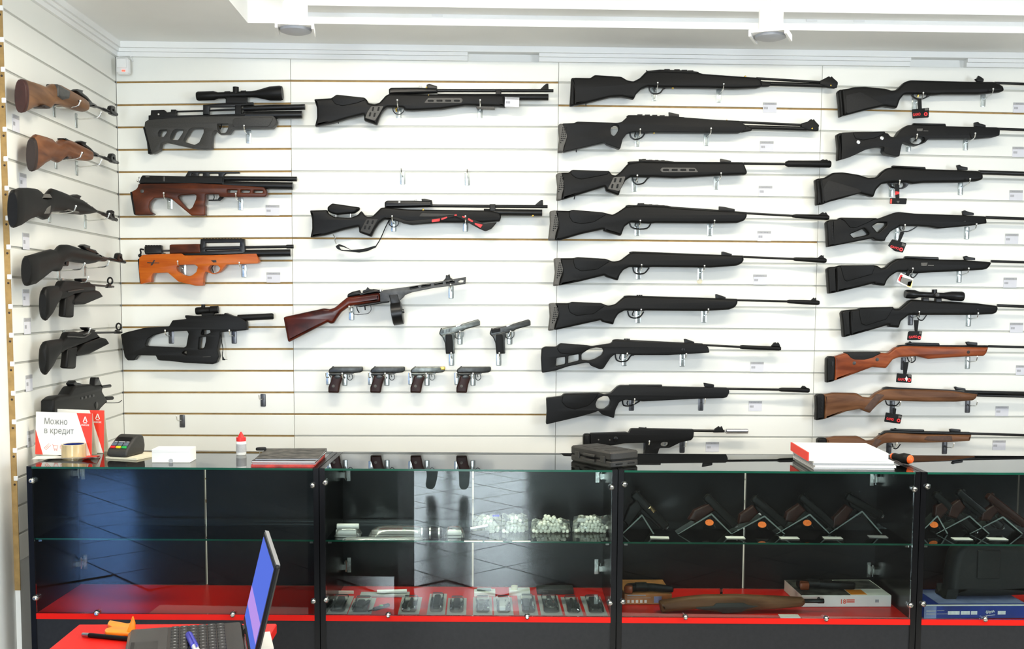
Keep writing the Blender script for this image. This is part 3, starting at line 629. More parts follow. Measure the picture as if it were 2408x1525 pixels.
g.p('stock', 'wood_dark_red', '80,597 100,585 570,483 640,495 700,475 850,350 1240,298 1252,402 880,457 780,530 730,600 690,665 650,672 615,652 150,892 133,880', .042, .012, r=14)
g.p('receiver', 'gun_metal', '848,345 860,310 910,285 1005,263 1018,300 1165,250 1240,262 1250,300 870,350', .03, .008); g.p('rear_sight', 'gun_metal', '1038,272 1080,257 1096,226 1122,252 1166,255 1166,287 1040,297', .016, .002, r=4)
jk = g.p('barrel_jacket', 'gun_metal_grey', '1248,290 1290,265 1600,222 2015,153 2284,106 2277,192 1900,238 1630,292 1545,325 1530,350 1490,385 1350,402 1250,407', .034, .006, ['1602,235 1700,215 1715,238 1612,258', '1745,210 1857,190 1862,217 1752,237', '1900,184 2000,167 2007,192 1907,210', '2042,165 2142,148 2150,180 2047,196', '2190,160 2220,142 2256,147 2250,170 2215,180 2190,175'], r=6)
g.tube('barrel', 'gun_metal', '1560,255', '2165,168', 18, parent=jk); g.p('front_sight', 'gun_metal', '2010,152 2038,122 2042,82 2058,88 2072,80 2086,72 2096,115 2147,145 2100,162', .012, .002, r=3)
dm = g.tube('drum_magazine', 'gun_metal', '1390,556', '1522,536', 0, prof=[(0, 120), (.06, 138), (.94, 138), (1, 120)], seg=32); g.p('magazine_neck', 'gun_metal', '1352,322 1462,312 1492,420 1500,520 1410,540 1378,440', .036, .004, r=4, parent=dm); g.tube('drum_boss', 'blued_dark', '1518,520', '1540,516', 24, c=.02, parent=dm)
g.wire('trigger_guard', 'gun_metal', '912,468 935,555 1080,550 1118,535 1140,500 1135,450', 4); g.wire('trigger', 'gun_metal', '968,462 975,500 998,540', 7); g.wire('selector', 'gun_metal', '1065,455 1070,505', 8); g.p('lower_receiver', 'gun_metal', '930,452 1360,385 1360,412 1180,440 1010,470', .026, .004); g.p('cocking_handle', 'chrome', '1238,250 1272,255 1268,285 1242,290', .012, .003, r=5); g.end()
def tt(dx, label, dark):
    m = 'blued_dark' if dark else 'blued_steel'
    g = Gun('pistol', label, 'pistol', 'H', c=.045, dx=dx, group='slim pistols hung on a slant')
    sl = g.p('slide', m, '1280,240 1286,212 1296,190 1330,180 1460,155 1680,88 1702,105 1703,152 1555,192 1520,215 1500,215 1450,235 1305,268', .022, .005, r=8)
    g.p('ejection_port', 'chrome', '1455,152 1518,138 1515,152 1455,168', .003, .0005, c=.0105, r=3, parent=sl); g.p('barrel_tip', 'gun_metal', '1600,140 1702,108 1703,152 1590,182', .016, .004, r=5, parent=sl); g.p('hammer', 'gun_metal', '1292,196 1300,178 1312,182 1310,200', .008, .001, r=2, parent=sl)
    if dark: g.p('rear_grip_plate', 'polymer', '1298,195 1390,180 1392,215 1300,232', .003, .0005, c=.0115, r=4, parent=sl)
    else:
        for i in range(7): g.p('serration', 'gun_metal', '%d,%d %d,%d %d,%d %d,%d' % (1310+i*15, 202-i*3, 1316+i*15, 200-i*3, 1316+i*15, 232-i*3, 1310+i*15, 234-i*3), .002, .0003, c=.0112, r=1, parent=sl)
    fr = g.p('frame', m, '1298,255 1440,212 1452,250 1436,300 1442,442 1350,448 1338,330 1312,272', .024, .005); g.p('grip_panel', PB, '1345,252 1355,243 1412,243 1422,310 1427,437 1350,438', .006, .002, c=.0125, parent=fr)
    g.wire('trigger_guard', m, '1448,238 1450,275 1492,292 1528,262 1530,215', 5); g.wire('trigger', m, '1475,225 1482,255 1470,272', 5); g.end()
tt(0, 'slim grey steel pistol, left one of the slanted pair right of the drum gun', False); tt(521, 'slim pistol with black rear plate, right one of the slanted pair', True)
def pm(dx, label, metal, gr, muzzle):
    g = Gun('pistol', label, 'pistol', 'H', c=.045, dx=dx, group='compact pistols in a row of four')
    sl = g.p('slide', metal, '138,632 148,602 182,578 490,577 497,590 495,622 470,637 400,645 345,640 150,642', .024, .006, r=8)
    g.p('frame', metal, '142,640 345,638 405,642 372,657 285,655 262,672 175,672 158,655', .022, .004, r=6); g.p('grip', gr, '176,672 272,670 287,690 262,760 246,847 138,845 138,790 165,722', .028, .007)
    g.p('thumb_rest', metal, '196,682 215,665 250,664 272,680 240,702 210,698', .004, .001, c=.0145); g.disc('grip_emblem', 'insert_rubber', '192,776', 15, .0135, .0025)
    g.wire('trigger_guard', metal, '338,655 340,700 365,716 390,692 382,650', 4); g.wire('trigger', metal, '352,655 362,685', 4); g.p('rear_sight', metal, '178,580 184,570 196,572 196,582', .008, .001, r=2, parent=sl)
    g.p('lanyard_spur', metal, '140,650 158,655 165,690 150,675', .012, .002, r=3)
    if muzzle: g.p('muzzle_cap', 'brass', '442,578 492,576 498,590 495,615 450,618', .0255, .006, r=6, parent=sl)
    g.end()
pm(0, 'compact dark pistol, leftmost of the row of four', 'blued_dark', 'grip_brown', False); pm(432, 'compact dark pistol, second from the left in the row of four', 'blued_dark', 'grip_brown', False)
pm(846, 'compact pistol with a brassy muzzle, third in the row of four', 'blued_steel', 'grip_brown', True); pm(1320, 'compact all-dark pistol, rightmost of the row of four', 'blued_dark', 'grip_brown', False)
# ---- panel three: nine long air rifles one above the other
def teeth(g, q, m='gun_metal', w=12, h=12, t=.014):
    for x, y in pts(q): g.p('rail_tooth', m, '%d,%d %d,%d %d,%d %d,%d' % (x-w, y-h, x+w, y-h, x+w, y+4, x-w, y+4), t, .001, r=1)
def pad_holes(g, par, x0, y0, dx, dy, cols, rows, c):
    for i in range(rows):
        for j in range(max(1, min(cols, rows-i))):
            g.p('pad_cell', PB, '%f,%f %f,%f %f,%f %f,%f' % tuple(v for a, b in ((-6, 0), (0, -7), (6, 0), (0, 7)) for v in (x0+j*dx+a-i*2.5, y0+i*dy+b)), .002, .0003, r=2, c=c, parent=par)
RG = 'long black air rifles on the third wall panel'
g = Gun('air_rifle', 'topmost long black air rifle right of the middle, plain stock and underlever tube', 'air rifle', 'I', group=RG)
g.p('stock', PB, '182,150 215,143 340,146 375,121 590,135 640,165 690,173 740,147 790,95 890,88 1210,100 1250,112 1530,132 1690,142 1722,160 1732,215 1690,226 1500,233 1300,226 940,223 800,216 750,237 710,277 693,317 600,296 500,301 300,351 205,368 205,250', .045, .010)
g.p('butt_pad', PB, '185,147 210,143 208,370 172,374 180,250', .043, .008); g.p('scope_rail', 'gun_metal', '790,82 800,90 900,80 1110,86 1215,98 1215,112 800,106', .02, .002, r=4); teeth(g, '960,82 1040,84 1100,88 1150,92', w=22, h=6)
g.tube('barrel', 'gun_metal', '1680,152', '2215,184', 10); g.tube('lever_tube', 'gun_metal', '1690,192', '2330,213', 17); g.p('lever_grip', PB, '1700,165 1800,188 1800,212 1770,216 1700,218', .026, .005)
g.p('front_sight', PB, '2195,172 2232,153 2272,132 2282,145 2292,132 2305,148 2342,180 2342,202 2322,231 2265,226 2195,202', .022, .004, r=6)
for q in ('1591,138', '1005,229', '2283,210'): g.ball('brass_pin', 'brass', q, 9, .008)
g.wire('trigger_guard', 'gun_metal', '815,215 818,250 850,277 900,270 928,238 965,222', 6); g.wire('trigger', 'gun_metal', '862,218 852,245 862,262', 5); g.wire('sling_stud', 'gun_metal', '302,345 302,376', 4); g.end()
g = Gun('air_rifle', 'second black air rifle from the top, thumbhole stock with grey butt pad', 'air rifle', 'I', group=RG)
g.p('stock', PB, '110,516 210,512 230,500 555,511 590,505 640,460 700,452 1000,462 1100,467 1380,487 1550,494 1600,545 1582,572 1550,590 1300,590 830,587 790,592 700,582 640,592 600,642 580,723 470,682 460,667 130,745 118,745 150,620', .045, .0025, ['500,570 510,540 540,524 566,530 573,560 555,590 530,619 508,608'])
pd = g.p('butt_pad', 'insert_rubber', '80,525 100,514 150,535 172,578 150,640 125,705 120,746 75,749 88,640', .044, .007); pad_holes(g, pd, 116, 552, 14, 17, 3, 8, .0218)
g.p('scope_rail', 'gun_metal', '630,458 645,448 700,448 1000,458 1100,465 1100,478 650,470', .02, .002, r=4); teeth(g, '740,448 800,450 860,452 920,455', w=20, h=6); g.p('rear_sight', 'gun_metal', '972,424 1057,442 1057,465 975,462', .014, .002, r=4)
g.tube('barrel', 'gun_metal', '1550,506', '2065,530', 10); g.tube('lever_tube', 'gun_metal', '1560,545', '2180,562', 17); g.p('lever_grip', PB, '1560,510 1648,553 1648,573 1560,588', .026, .005)
g.p('front_sight', PB, '2045,515 2100,500 2128,477 2138,490 2148,478 2158,495 2192,530 2177,577 2100,572 2045,547', .022, .004, r=6)
for q in ('1441,495', '853,592', '2132,557'): g.ball('brass_pin', 'brass', q, 9, .008)
g.wire('trigger_guard', 'gun_metal', '657,588 665,625 700,646 750,632 778,598', 6); g.wire('trigger', 'gun_metal', '705,588 695,615 705,630', 5); g.wire('sling_stud', 'gun_metal', '224,715 224,750', 4); g.end()
g = Gun('air_rifle', 'third black air rifle from the top, grey grip and fore-end inserts, thick silencer', 'air rifle', 'J', group=RG)
st = g.p('stock', PB, '130,191 200,190 222,167 530,178 546,206 580,213 620,182 680,115 770,100 1060,108 1615,110 1645,185 1636,207 1430,213 1060,234 870,224 850,227 700,224 660,252 620,322 605,374 500,337 495,302 300,362 140,411 150,330', .045, .010)
g.p('cheek_pad', PB, '212,200 224,168 530,178 512,206 300,246 250,232', .008, .003, c=.0215, parent=st); pd = g.p('butt_pad', 'insert_rubber', '95,202 130,190 175,210 187,245 165,300 146,362 140,411 100,416 108,300', .044, .007); pad_holes(g, pd, 135, 225, 14, 17, 3, 8, .0218)
ins = g.p('grip_insert', 'insert_rubber', '560,228 657,222 637,282 607,342 513,322 540,272', .005, .0015, c=.0215, parent=st); g.slots('grip_slot', PB, '573,252 616,252 550,300 592,300', 15, 34, .0245, ins, 4)
ins = g.p('fore_insert', 'insert_rubber', '950,150 1220,152 1247,188 950,188 936,170', .005, .0015, c=.0215, parent=st); g.slots('fore_slot', PB, '985,169 1055,169 1125,169 1195,169', 48, 16, .0245, ins)
g.p('receiver', 'gun_metal', '672,106 690,100 760,98 1060,102 1615,106 1618,135 700,135', .03, .006); g.p('scope_rail', 'gun_metal', '765,92 800,86 1000,94 1050,102 1050,110 765,108', .02, .002, r=3); teeth(g, '780,88 808,86 860,93 910,94 960,96', w=14, h=6); g.p('rear_sight', 'gun_metal', '1425,77 1512,95 1512,112 1425,112', .014, .002, r=3)
g.tube('barrel', 'gun_metal', '1610,118', '1965,122', 10); si = g.tube('silencer', PB, '1950,120', '2316,123', 0, prof=[(0, 16), (.06, 27), (.98, 29), (1, 24)]); g.p('front_sight', PB, '2225,98 2255,82 2270,88 2285,84 2305,98', .012, .002, r=3, parent=si)
g.wire('trigger_guard', 'gun_metal', '712,228 720,265 750,286 800,277 832,242 852,226', 6); g.wire('trigger', 'gun_metal', '755,228 745,255 755,270', 5); g.wire('sling_stud', 'gun_metal', '248,378 240,408', 4); g.end()
g = Gun('air_rifle', 'fourth black air rifle from the top, raised cheek panel, grey pad, long rear sight', 'air rifle', 'J', group=RG)
st = g.p('stock', PB, '85,496 205,500 226,490 470,510 555,531 600,507 660,465 750,458 1000,466 1050,475 1400,497 1540,503 1642,517 1642,545 1622,577 1570,597 1300,600 900,597 860,602 700,592 650,627 622,702 480,662 485,647 300,687 130,737 84,737 110,640', .045, .010)
g.p('cheek_pad', PB, '198,515 225,491 470,511 502,531 400,592 300,607 230,592 203,550', .008, .003, c=.0215, parent=st); pd = g.p('butt_pad', 'insert_rubber', '45,502 90,494 130,523 137,560 116,620 92,690 87,736 33,739 48,600', .044, .007); pad_holes(g, pd, 90, 540, 13, 17, 3, 8, .0218)
g.p('receiver', 'gun_metal', '655,458 680,452 1000,462 1400,490 1645,510 1645,525 700,500', .028, .006); g.p('scope_rail', 'gun_metal', '750,448 800,444 1000,458 1050,470 1050,480 750,466', .02, .002, r=3); teeth(g, '770,444 795,444 860,452 910,456 960,460', w=13, h=6); g.p('rear_sight', 'gun_metal', '1413,463 1460,468 1542,486 1542,503 1413,500', .014, .002, r=3)
g.tube('barrel', 'gun_metal', '1635,520', '2035,542', 9); mz = g.tube('muzzle_brake', PB, '2005,542', '2302,555', 0, prof=[(0, 10), (.1, 16), (.6, 20), (.95, 22), (1, 16)]); g.p('front_sight', PB, '2210,538 2255,510 2268,520 2280,511 2303,545', .012, .002, r=3, parent=mz)
g.wire('trigger_guard', 'gun_metal', '690,592 700,628 750,647 830,642 862,602', 6); g.wire('trigger', 'gun_metal', '742,595 735,620 750,635', 5); g.end()
g = Gun('air_rifle', 'fifth black air rifle from the top, smooth tube with no rail, grey pad', 'air rifle', 'K', group=RG)
st = g.p('stock', PB, '120,126 240,125 265,116 500,130 560,155 620,141 690,88 720,78 1300,98 1612,107 1618,140 1602,167 1560,187 1350,202 870,197 850,202 690,197 640,222 612,262 597,307 500,277 490,264 300,312 130,346 116,346 145,250', .045, .010)
g.p('cheek_pad', PB, '233,150 244,121 500,132 532,151 430,217 300,232 250,207', .008, .003, c=.0215, parent=st); pd = g.p('butt_pad', 'insert_rubber', '78,127 130,124 165,158 172,190 146,250 127,300 120,347 73,352 88,240', .044, .007); pad_holes(g, pd, 122, 165, 13, 17, 3, 8, .0218)
g.p('receiver', 'gun_metal', '685,80 700,72 720,70 1300,93 1615,104 1618,125 720,105', .028, .008); g.p('rear_sight', 'gun_metal', '1435,73 1448,72 1518,92 1518,108 1435,102', .014, .002, r=3)
g.tube('barrel', 'gun_metal', '1610,116', '2030,133', 9); mz = g.tube('muzzle_brake', PB, '2018,133', '2280,146', 0, prof=[(0, 12), (.06, 15), (.6, 19), (.95, 21), (1, 15)]); g.p('front_sight', PB, '2205,132 2245,99 2252,110 2258,100 2268,135', .012, .002, r=3, parent=mz)
g.wire('trigger_guard', 'gun_metal', '716,197 725,237 760,254 812,246 848,203', 6); g.wire('trigger', 'gun_metal', '765,200 755,225 762,240', 5); g.end()
g = Gun('air_rifle', 'sixth black air rifle from the top, tiny rail teeth and grey pad', 'air rifle', 'K', group=RG)
st = g.p('stock', PB, '85,489 200,490 222,479 460,488 520,513 580,496 645,440 680,434 1350,453 1567,458 1567,490 1547,522 1500,542 1300,554 820,550 800,554 650,550 600,577 572,622 560,664 470,642 460,627 280,667 100,706 76,706 108,600', .045, .010)
g.p('cheek_pad', PB, '190,515 204,484 460,491 492,511 400,577 260,592 208,567', .008, .003, c=.0215, parent=st); pd = g.p('butt_pad', 'insert_rubber', '38,492 85,487 125,523 132,555 106,610 86,665 80,708 32,714 46,600', .044, .007); pad_holes(g, pd, 84, 528, 13, 17, 3, 8, .0218)
g.p('receiver', 'gun_metal', '640,436 650,430 680,427 1350,447 1567,454 1567,472 680,460', .028, .008); teeth(g, '755,430 772,430 788,430', w=6, h=8); g.p('rear_sight', 'gun_metal', '1385,418 1395,416 1468,440 1468,458 1388,452', .014, .002, r=3)
g.tube('barrel', 'gun_metal', '1562,466', '1980,476', 9); mz = g.tube('muzzle_brake', PB, '1966,476', '2224,487', 0, prof=[(0, 12), (.06, 15), (.6, 19), (.95, 20), (1, 15)]); g.p('front_sight', PB, '2150,474 2182,444 2190,455 2198,444 2205,476', .012, .002, r=3, parent=mz)
g.wire('trigger_guard', 'gun_metal', '674,552 685,592 720,610 772,602 804,558', 6); g.wire('trigger', 'gun_metal', '725,552 712,580 720,592', 5); g.end()
g = Gun('air_rifle', 'seventh black air rifle from the top, open skeleton stock with two struts', 'air rifle', 'L', group=RG)
st = g.p('stock', PB, '83,168 110,154 200,155 235,126 455,143 490,150 645,127 665,104 1230,127 1390,135 1430,155 1442,202 1280,212 1100,222 820,222 800,217 680,212 640,242 582,332 555,338 480,308 470,287 440,282 300,312 195,347 85,366 78,250', .042, .006,
    ['200,245 276,235 275,296 195,313', '298,228 386,214 386,268 295,291', '405,212 470,170 520,160 575,165 586,190 570,222 520,252 470,267 405,262'])
g.p('cheek_pad', PB, '206,170 234,127 450,144 472,155 420,201 320,217 230,207', .008, .003, c=.02, parent=st); g.p('receiver', 'gun_metal', '650,115 660,97 690,94 1230,120 1392,128 1395,150 680,130', .028, .007); teeth(g, '757,96 774,96 790,97', w=6, h=8); g.p('rear_sight', 'gun_metal', '1233,92 1247,90 1317,114 1317,128 1240,124', .014, .002, r=3)
g.disc('fore_screw', 'gun_metal', '1226,178', 14, .021, .002); g.tube('barrel', 'gun_metal', '1388,140', '1700,156', 9); mz = g.tube('muzzle_brake', PB, '1688,156', '2016,170', 0, prof=[(0, 14), (.05, 17), (.95, 18), (1, 14)]); g.p('front_sight', PB, '1938,152 1962,122 1978,118 1985,130 1995,118 2006,130 2014,155', .014, .002, r=3, parent=mz)
g.wire('trigger_guard', 'gun_metal', '676,212 685,257 720,274 772,267 802,228 830,220', 6); g.wire('trigger', 'gun_metal', '722,215 712,245 722,258', 5); g.end()
g = Gun('air_rifle', 'eighth black air rifle from the top, round thumbhole stock with dark pad', 'air rifle', 'L', group=RG)
st = g.p('stock', PB, '120,570 245,556 265,535 545,527 590,541 640,531 700,475 720,467 800,467 1060,482 1590,487 1603,520 1582,562 1555,570 1350,574 900,597 860,592 760,582 710,602 680,662 667,732 570,702 540,670 520,682 400,717 250,752 118,783 125,680', .045, .0025, ['518,615 535,575 580,552 622,555 642,590 630,632 590,662 550,662 524,646'])
g.p('cheek_pad', PB, '243,600 254,545 545,529 510,582 460,632 350,662 280,642', .008, .003, c=.0215, parent=st); g.p('scope_rail', 'gun_metal', '788,461 1057,461 1057,482 788,482', .02, .003, r=4); g.p('receiver', 'gun_metal', '695,478 720,466 800,470 1590,484 1590,505 720,500', .028, .007); g.p('rear_sight', 'gun_metal', '1393,446 1405,446 1477,460 1477,486 1400,478', .014, .002, r=3)
g.tube('barrel', 'gun_metal', '1585,494', '2020,501', 10); mz = g.tube('muzzle_brake', PB, '2003,500', '2247,507', 0, prof=[(0, 12), (.08, 17), (.6, 19), (.95, 20), (1, 15)]); g.p('front_sight', PB, '2180,488 2195,470 2212,472 2235,492', .012, .002, r=3, parent=mz)
g.wire('trigger_guard', 'gun_metal', '735,588 745,628 800,632 842,612 875,592', 6); g.wire('trigger', 'gun_metal', '780,590 772,612 780,625', 5); g.end()
g = Gun('air_rifle', 'short black air carbine with pistol grip and shiny silver silencer behind the plastic case', 'air rifle', 'R')
g.p('stock', PB, '495,130 785,121 800,130 815,95 940,95 1312,100 1307,160 1290,182 1210,197 1120,242 1040,244 1035,262 1022,300 925,320 920,290 945,202 760,207 680,222 500,232', .04, .007, ['1045,212 1062,196 1110,196 1118,220 1095,238 1060,232'])
g.p('butt_pad', PB, '440,150 452,134 496,134 498,235 440,240', .042, .008); g.p('receiver', 'gun_metal', '808,105 815,90 940,90 1312,96 1312,120 820,120', .03, .008); g.p('rear_sight', 'gun_metal', '876,88 880,80 930,84 935,77 942,94 876,94', .014, .002, r=3)
g.disc('cheek_knob', 'gun_metal', '693,172', 20, .02, .006); g.disc('stock_screw', 'insert_rubber', '560,178', 6, .02, .002); g.disc('stock_screw', 'insert_rubber', '648,180', 6, .02, .002)
g.tube('barrel', 'gun_metal', '1305,107', '1550,110', 11); g.p('front_sight', PB, '1463,122 1476,95 1510,72 1518,85 1532,72 1550,122', .018, .003, r=4); g.tube('silencer', 'aluminium', '1545,112', '1734,112', 0, prof=[(0, 10), (.08, 12), (.1, 21), (.98, 21), (1, 18)], label='shiny silver silencer'); g.wire('trigger', 'chrome', '1085,200 1078,222', 5); g.end()
# ---- panel four: nine air rifles, cut by the right edge of the picture
RH = 'air rifles on the fourth wall panel'
def far_end(g, a, b, r, prof=None):
    """the barrel runs on past the frame to a muzzle with a front sight"""
    br = g.tube('barrel', 'gun_metal', a, b, 0, prof=[(0, r), (.86, r), (.87, r*1.4), (1, r*1.4)]); x, y = pts(b)[0]
    g.p('front_sight', PB, '%f,%f %f,%f %f,%f %f,%f' % (x-70, y-r, x-40, y-r-32, x-22, y-r-32, x-15, y-r), .012, .002, r=3, parent=br)
g = Gun('air_rifle', 'topmost black rifle on the right, smooth humped stock, hang tag below', 'air rifle', 'M', group=RH)
st = g.p('stock', PB, '345,238 440,225 480,210 620,205 860,230 910,250 970,245 1070,150 1130,132 1860,150 2080,150 2180,200 2192,255 2150,267 1900,292 1500,292 1380,302 1320,292 1130,292 1060,292 1010,352 977,452 860,432 830,427 600,477 370,537 360,400', .045, .011, r=20)
g.p('butt_pad', PB, '305,265 325,242 352,237 372,538 330,552 322,400', .043, .01); g.p('cross_facet', 'polymer_soft', '560,265 830,410 600,462 400,520 390,300', .006, .003, c=.0205, r=25, parent=st)
g.p('rear_sight', 'gun_metal', '1855,122 1875,120 1895,83 1925,100 1955,122 1952,152 1880,150', .014, .002, r=4); far_end(g, '2075,168', '3100,205', 15)
g.p('trigger_guard', 'gun_metal', '1125,285 1385,285 1330,325 1270,352 1200,358 1150,330', .012, .003, ['1155,300 1320,300 1300,325 1260,340 1200,342 1168,322'], r=14); g.wire('trigger', 'brass', '1215,290 1205,330', 10); g.end()
g = Gun('air_rifle', 'second rifle from the top on the right, black stock with two silver screws', 'air rifle', 'M', group=RH)
st = g.p('stock', PB, '340,730 500,722 690,722 835,716 835,736 870,738 890,770 930,783 965,772 1010,702 1090,645 1150,642 1530,657 2110,670 2137,692 2132,762 2080,777 1850,797 1330,797 1290,842 1200,877 1120,862 1040,827 1020,882 997,1002 850,972 820,942 830,892 760,887 640,912 450,1002 340,1035 345,900', .045, .010, ['1110,812 1140,780 1200,770 1287,785 1292,815 1240,855 1170,862 1125,842'], r=14)
g.p('butt_pad', PB, '293,752 325,732 345,730 350,1033 303,1045 310,900', .043, .01); g.p('cheek_pad', PB, '470,730 830,716 832,742 720,792 590,817 500,797', .008, .003, c=.0215, parent=st)
g.disc('stock_screw', 'brushed_steel', '532,838', 20, .0225, .002, 'round silver screw'); g.disc('stock_screw', 'brushed_steel', '798,792', 20, .0225, .002, 'round silver screw')
g.p('scope_rail', 'gun_metal', '1145,642 1160,620 1200,622 1520,628 1530,660', .02, .003, r=5); g.p('rear_sight', 'gun_metal', '1848,615 1890,608 1910,625 1975,642 1977,668 1850,660', .014, .002, r=4); far_end(g, '2105,688', '3060,722', 15); g.wire('trigger', 'gun_metal', '1180,768 1195,800 1180,830', 6)
for q in ('1195,685 1262,683 1258,712 1198,712', '1270,705 1325,707 1325,714 1270,713'): g.p('maker_print', 'insert_rubber', q, .001, .0002, r=2, c=.0228, parent=st)
g.end()
g = Gun('air_rifle', 'third rifle from the top on the right, black with a thick barrel', 'air rifle', 'N', group=RH)
st = g.p('stock', PB, '90,284 160,275 250,218 360,213 540,240 650,275 750,269 800,211 870,163 915,160 1300,177 1650,187 1900,197 1947,220 1953,290 1900,312 1700,327 1280,332 1150,347 1090,327 890,332 800,347 740,412 710,497 560,457 540,457 350,512 200,552 130,580 118,580 110,430', .045, .011, r=20)
g.p('butt_pad', PB, '48,302 80,285 105,282 128,580 63,588 65,440', .043, .01); g.p('cross_facet', 'polymer_soft', '190,300 540,400 580,440 350,495 200,535 150,560 130,400', .006, .003, c=.0205, r=25, parent=st)
g.p('scope_rail', 'gun_metal', '910,162 922,138 1292,155 1300,180', .02, .003, r=5); g.p('rear_sight', 'gun_metal', '1648,136 1680,128 1700,145 1772,160 1772,190 1665,188', .014, .002, r=4); far_end(g, '1895,216', '2920,250', 26)
g.p('trigger_guard', 'gun_metal', '855,328 1120,328 1085,378 1040,404 960,404 900,388', .012, .003, ['905,340 1050,338 1050,365 1030,388 950,390 912,372'], r=14); g.wire('trigger', 'gun_metal', '985,330 975,372', 6); g.end()
g = Gun('air_rifle', 'fourth rifle from the top on the right, black stock with slanted openings', 'air rifle', 'N', group=RH)
st = g.p('stock', PB, '235,755 305,750 330,727 740,734 760,741 960,668 1000,664 1180,682 1720,700 1980,714 1993,792 1830,817 1450,852 1350,832 1200,822 1010,822 900,887 847,962 837,994 730,987 700,962 270,1047 235,1050 225,900', .042, .007, ['443,915 600,850 656,905 650,922 480,957', '690,825 760,785 857,785 857,810 770,892 748,892'], r=12)
pd = g.p('butt_pad', PB, '173,785 200,758 265,752 278,1045 190,1062 185,900', .043, .008); g.slots('pad_hole', 'gun_metal', '240,805 241,840 242,875 242,910 242,945 242,980', 10, 18, .021, pd)
g.p('cheek_pad', PB, '322,735 740,735 640,787 500,847 440,842 380,770', .008, .003, c=.02, parent=st); g.p('rear_sight', 'gun_metal', '1712,656 1740,644 1760,655 1842,676 1842,702 1720,700', .014, .002, r=4); far_end(g, '1975,727', '2940,760', 17); g.disc('fore_screw', 'gun_metal', '1738,772', 14, .021, .002)
g.wire('trigger_guard', 'gun_metal', '1000,822 1012,872 1080,887 1150,860 1200,825', 7); g.wire('trigger', 'gun_metal', '1040,825 1035,862', 6); g.end()
g = Gun('air_rifle', 'fifth rifle from the top on the right, black with pale print', 'air rifle', 'O', group=RH)
st = g.p('stock', PB, '285,224 330,208 715,205 760,215 800,243 850,231 900,181 980,132 1060,129 1445,142 1740,147 2042,172 2042,195 2002,247 1950,260 1650,277 1380,287 1200,302 1100,282 980,282 900,332 860,382 837,442 720,427 720,412 500,467 285,517 290,380', .045, .010, r=14)
pd = g.p('butt_pad', PB, '183,250 215,228 292,222 292,515 203,531 195,400', .043, .009); g.p('cheek_pad', PB, '328,212 715,205 717,240 690,312 400,392 372,370', .008, .003, c=.0215, parent=st)
g.p('scope_rail', 'gun_metal', '1055,132 1067,106 1442,115 1447,145', .02, .003, r=5); g.p('rear_sight', 'gun_metal', '1726,110 1760,101 1780,112 1857,125 1857,150 1740,148', .014, .002, r=4); far_end(g, '2035,163', '2980,192', 15)
for q in ('1242,180 1318,178 1305,215 1245,215', '1320,203 1388,205 1386,216 1320,215'): g.p('maker_print', 'insert_rubber', q, .001, .0002, r=2, c=.0228, parent=st)
g.wire('trigger_guard', 'gun_metal', '1120,285 1130,340 1160,347 1205,298', 7); g.wire('trigger', 'gun_metal', '1135,285 1140,320', 5); g.end()
g = Gun('air_rifle', 'sixth rifle from the top on the right, black with a compact scope', 'air rifle', 'O', group=RH)
st = g.p('stock', PB, '440,712 540,706 570,688 935,679 942,701 1010,703 1070,652 1130,602 1180,602 1460,622 1880,638 2110,667 2122,700 2102,747 2060,762 1850,772 1300,772 1110,772 1020,842 997,917 890,907 885,882 700,937 450,1007 440,860', .045, .010, r=14)
g.p('butt_pad', PB, '343,748 365,722 448,712 452,1004 370,1025 360,880', .043, .009); g.p('cheek_pad', PB, '543,702 935,679 902,742 850,822 620,892 568,872 548,780', .008, .003, c=.0215, parent=st)
sc = g.tube('scope', 'gun_metal', '1062,533', '1718,562', 0, prof=[(0, 44), (.03, 50), (.16, 50), (.24, 34), (.36, 32), (.66, 34), (.8, 52), (.97, 56), (1, 50)], seg=18); g.tube('turret', 'gun_metal', '1394,545', '1394,482', 30, parent=sc); g.p('side_turret', 'gun_metal_grey', '1405,530 1425,518 1455,522 1460,560 1425,572 1405,560', .03, .004, c=.012, parent=sc)
g.p('scope_mount', 'gun_metal', '1265,575 1335,578 1335,625 1265,622', .026, .003, r=4, parent=sc); g.p('scope_mount', 'gun_metal', '1412,580 1478,582 1478,632 1412,630', .026, .003, r=4, parent=sc); g.p('receiver', 'gun_metal', '1120,612 1140,595 1240,602 1700,626 1880,640 1880,655 1160,628', .026, .006)
far_end(g, '2105,664', '3040,700', 17); g.disc('fore_screw', 'gun_metal', '1885,710', 14, .0225, .002); g.wire('trigger_guard', 'gun_metal', '1195,772 1212,818 1260,830 1305,772', 7); g.wire('trigger', 'gun_metal', '1225,772 1220,800', 5); g.end()
g = Gun('air_rifle', 'seventh rifle from the top on the right, reddish wood with black cheek pad', 'air rifle', 'Q', group=RH)
st = g.p('stock', 'wood_rust', '265,282 390,242 420,234 790,237 880,242 960,177 1040,158 1350,165 2012,175 1992,237 1960,274 1800,277 1330,307 1200,277 1000,287 930,312 852,412 720,402 700,397 500,472 262,555 270,400', .045, .010, r=12)
g.p('cheek_pad', 'polymer_soft', '388,233 420,228 790,228 785,250 700,297 600,322 490,320 440,297', .047, .006, label='black rubber cheek pad'); pd = g.p('butt_pad', PB, '178,302 210,276 265,278 277,300 272,480 266,557 178,577 178,440', .045, .009); g.p('pad_window', 'gun_metal', '225,335 248,333 248,385 225,388', .003, .0005, c=.0222, r=4, parent=pd)
g.p('receiver', 'gun_metal', '918,218 1000,150 1080,145 1455,150 2012,152 2012,177 1040,168 980,198', .03, .005, r=6); g.p('scope_rail', 'gun_metal', '1072,148 1080,125 1115,120 1125,104 1142,120 1450,127 1457,152', .02, .003, r=5); g.p('rear_sight', 'gun_metal', '1752,114 1785,108 1800,112 1882,120 1882,152 1770,150', .014, .002, r=4)
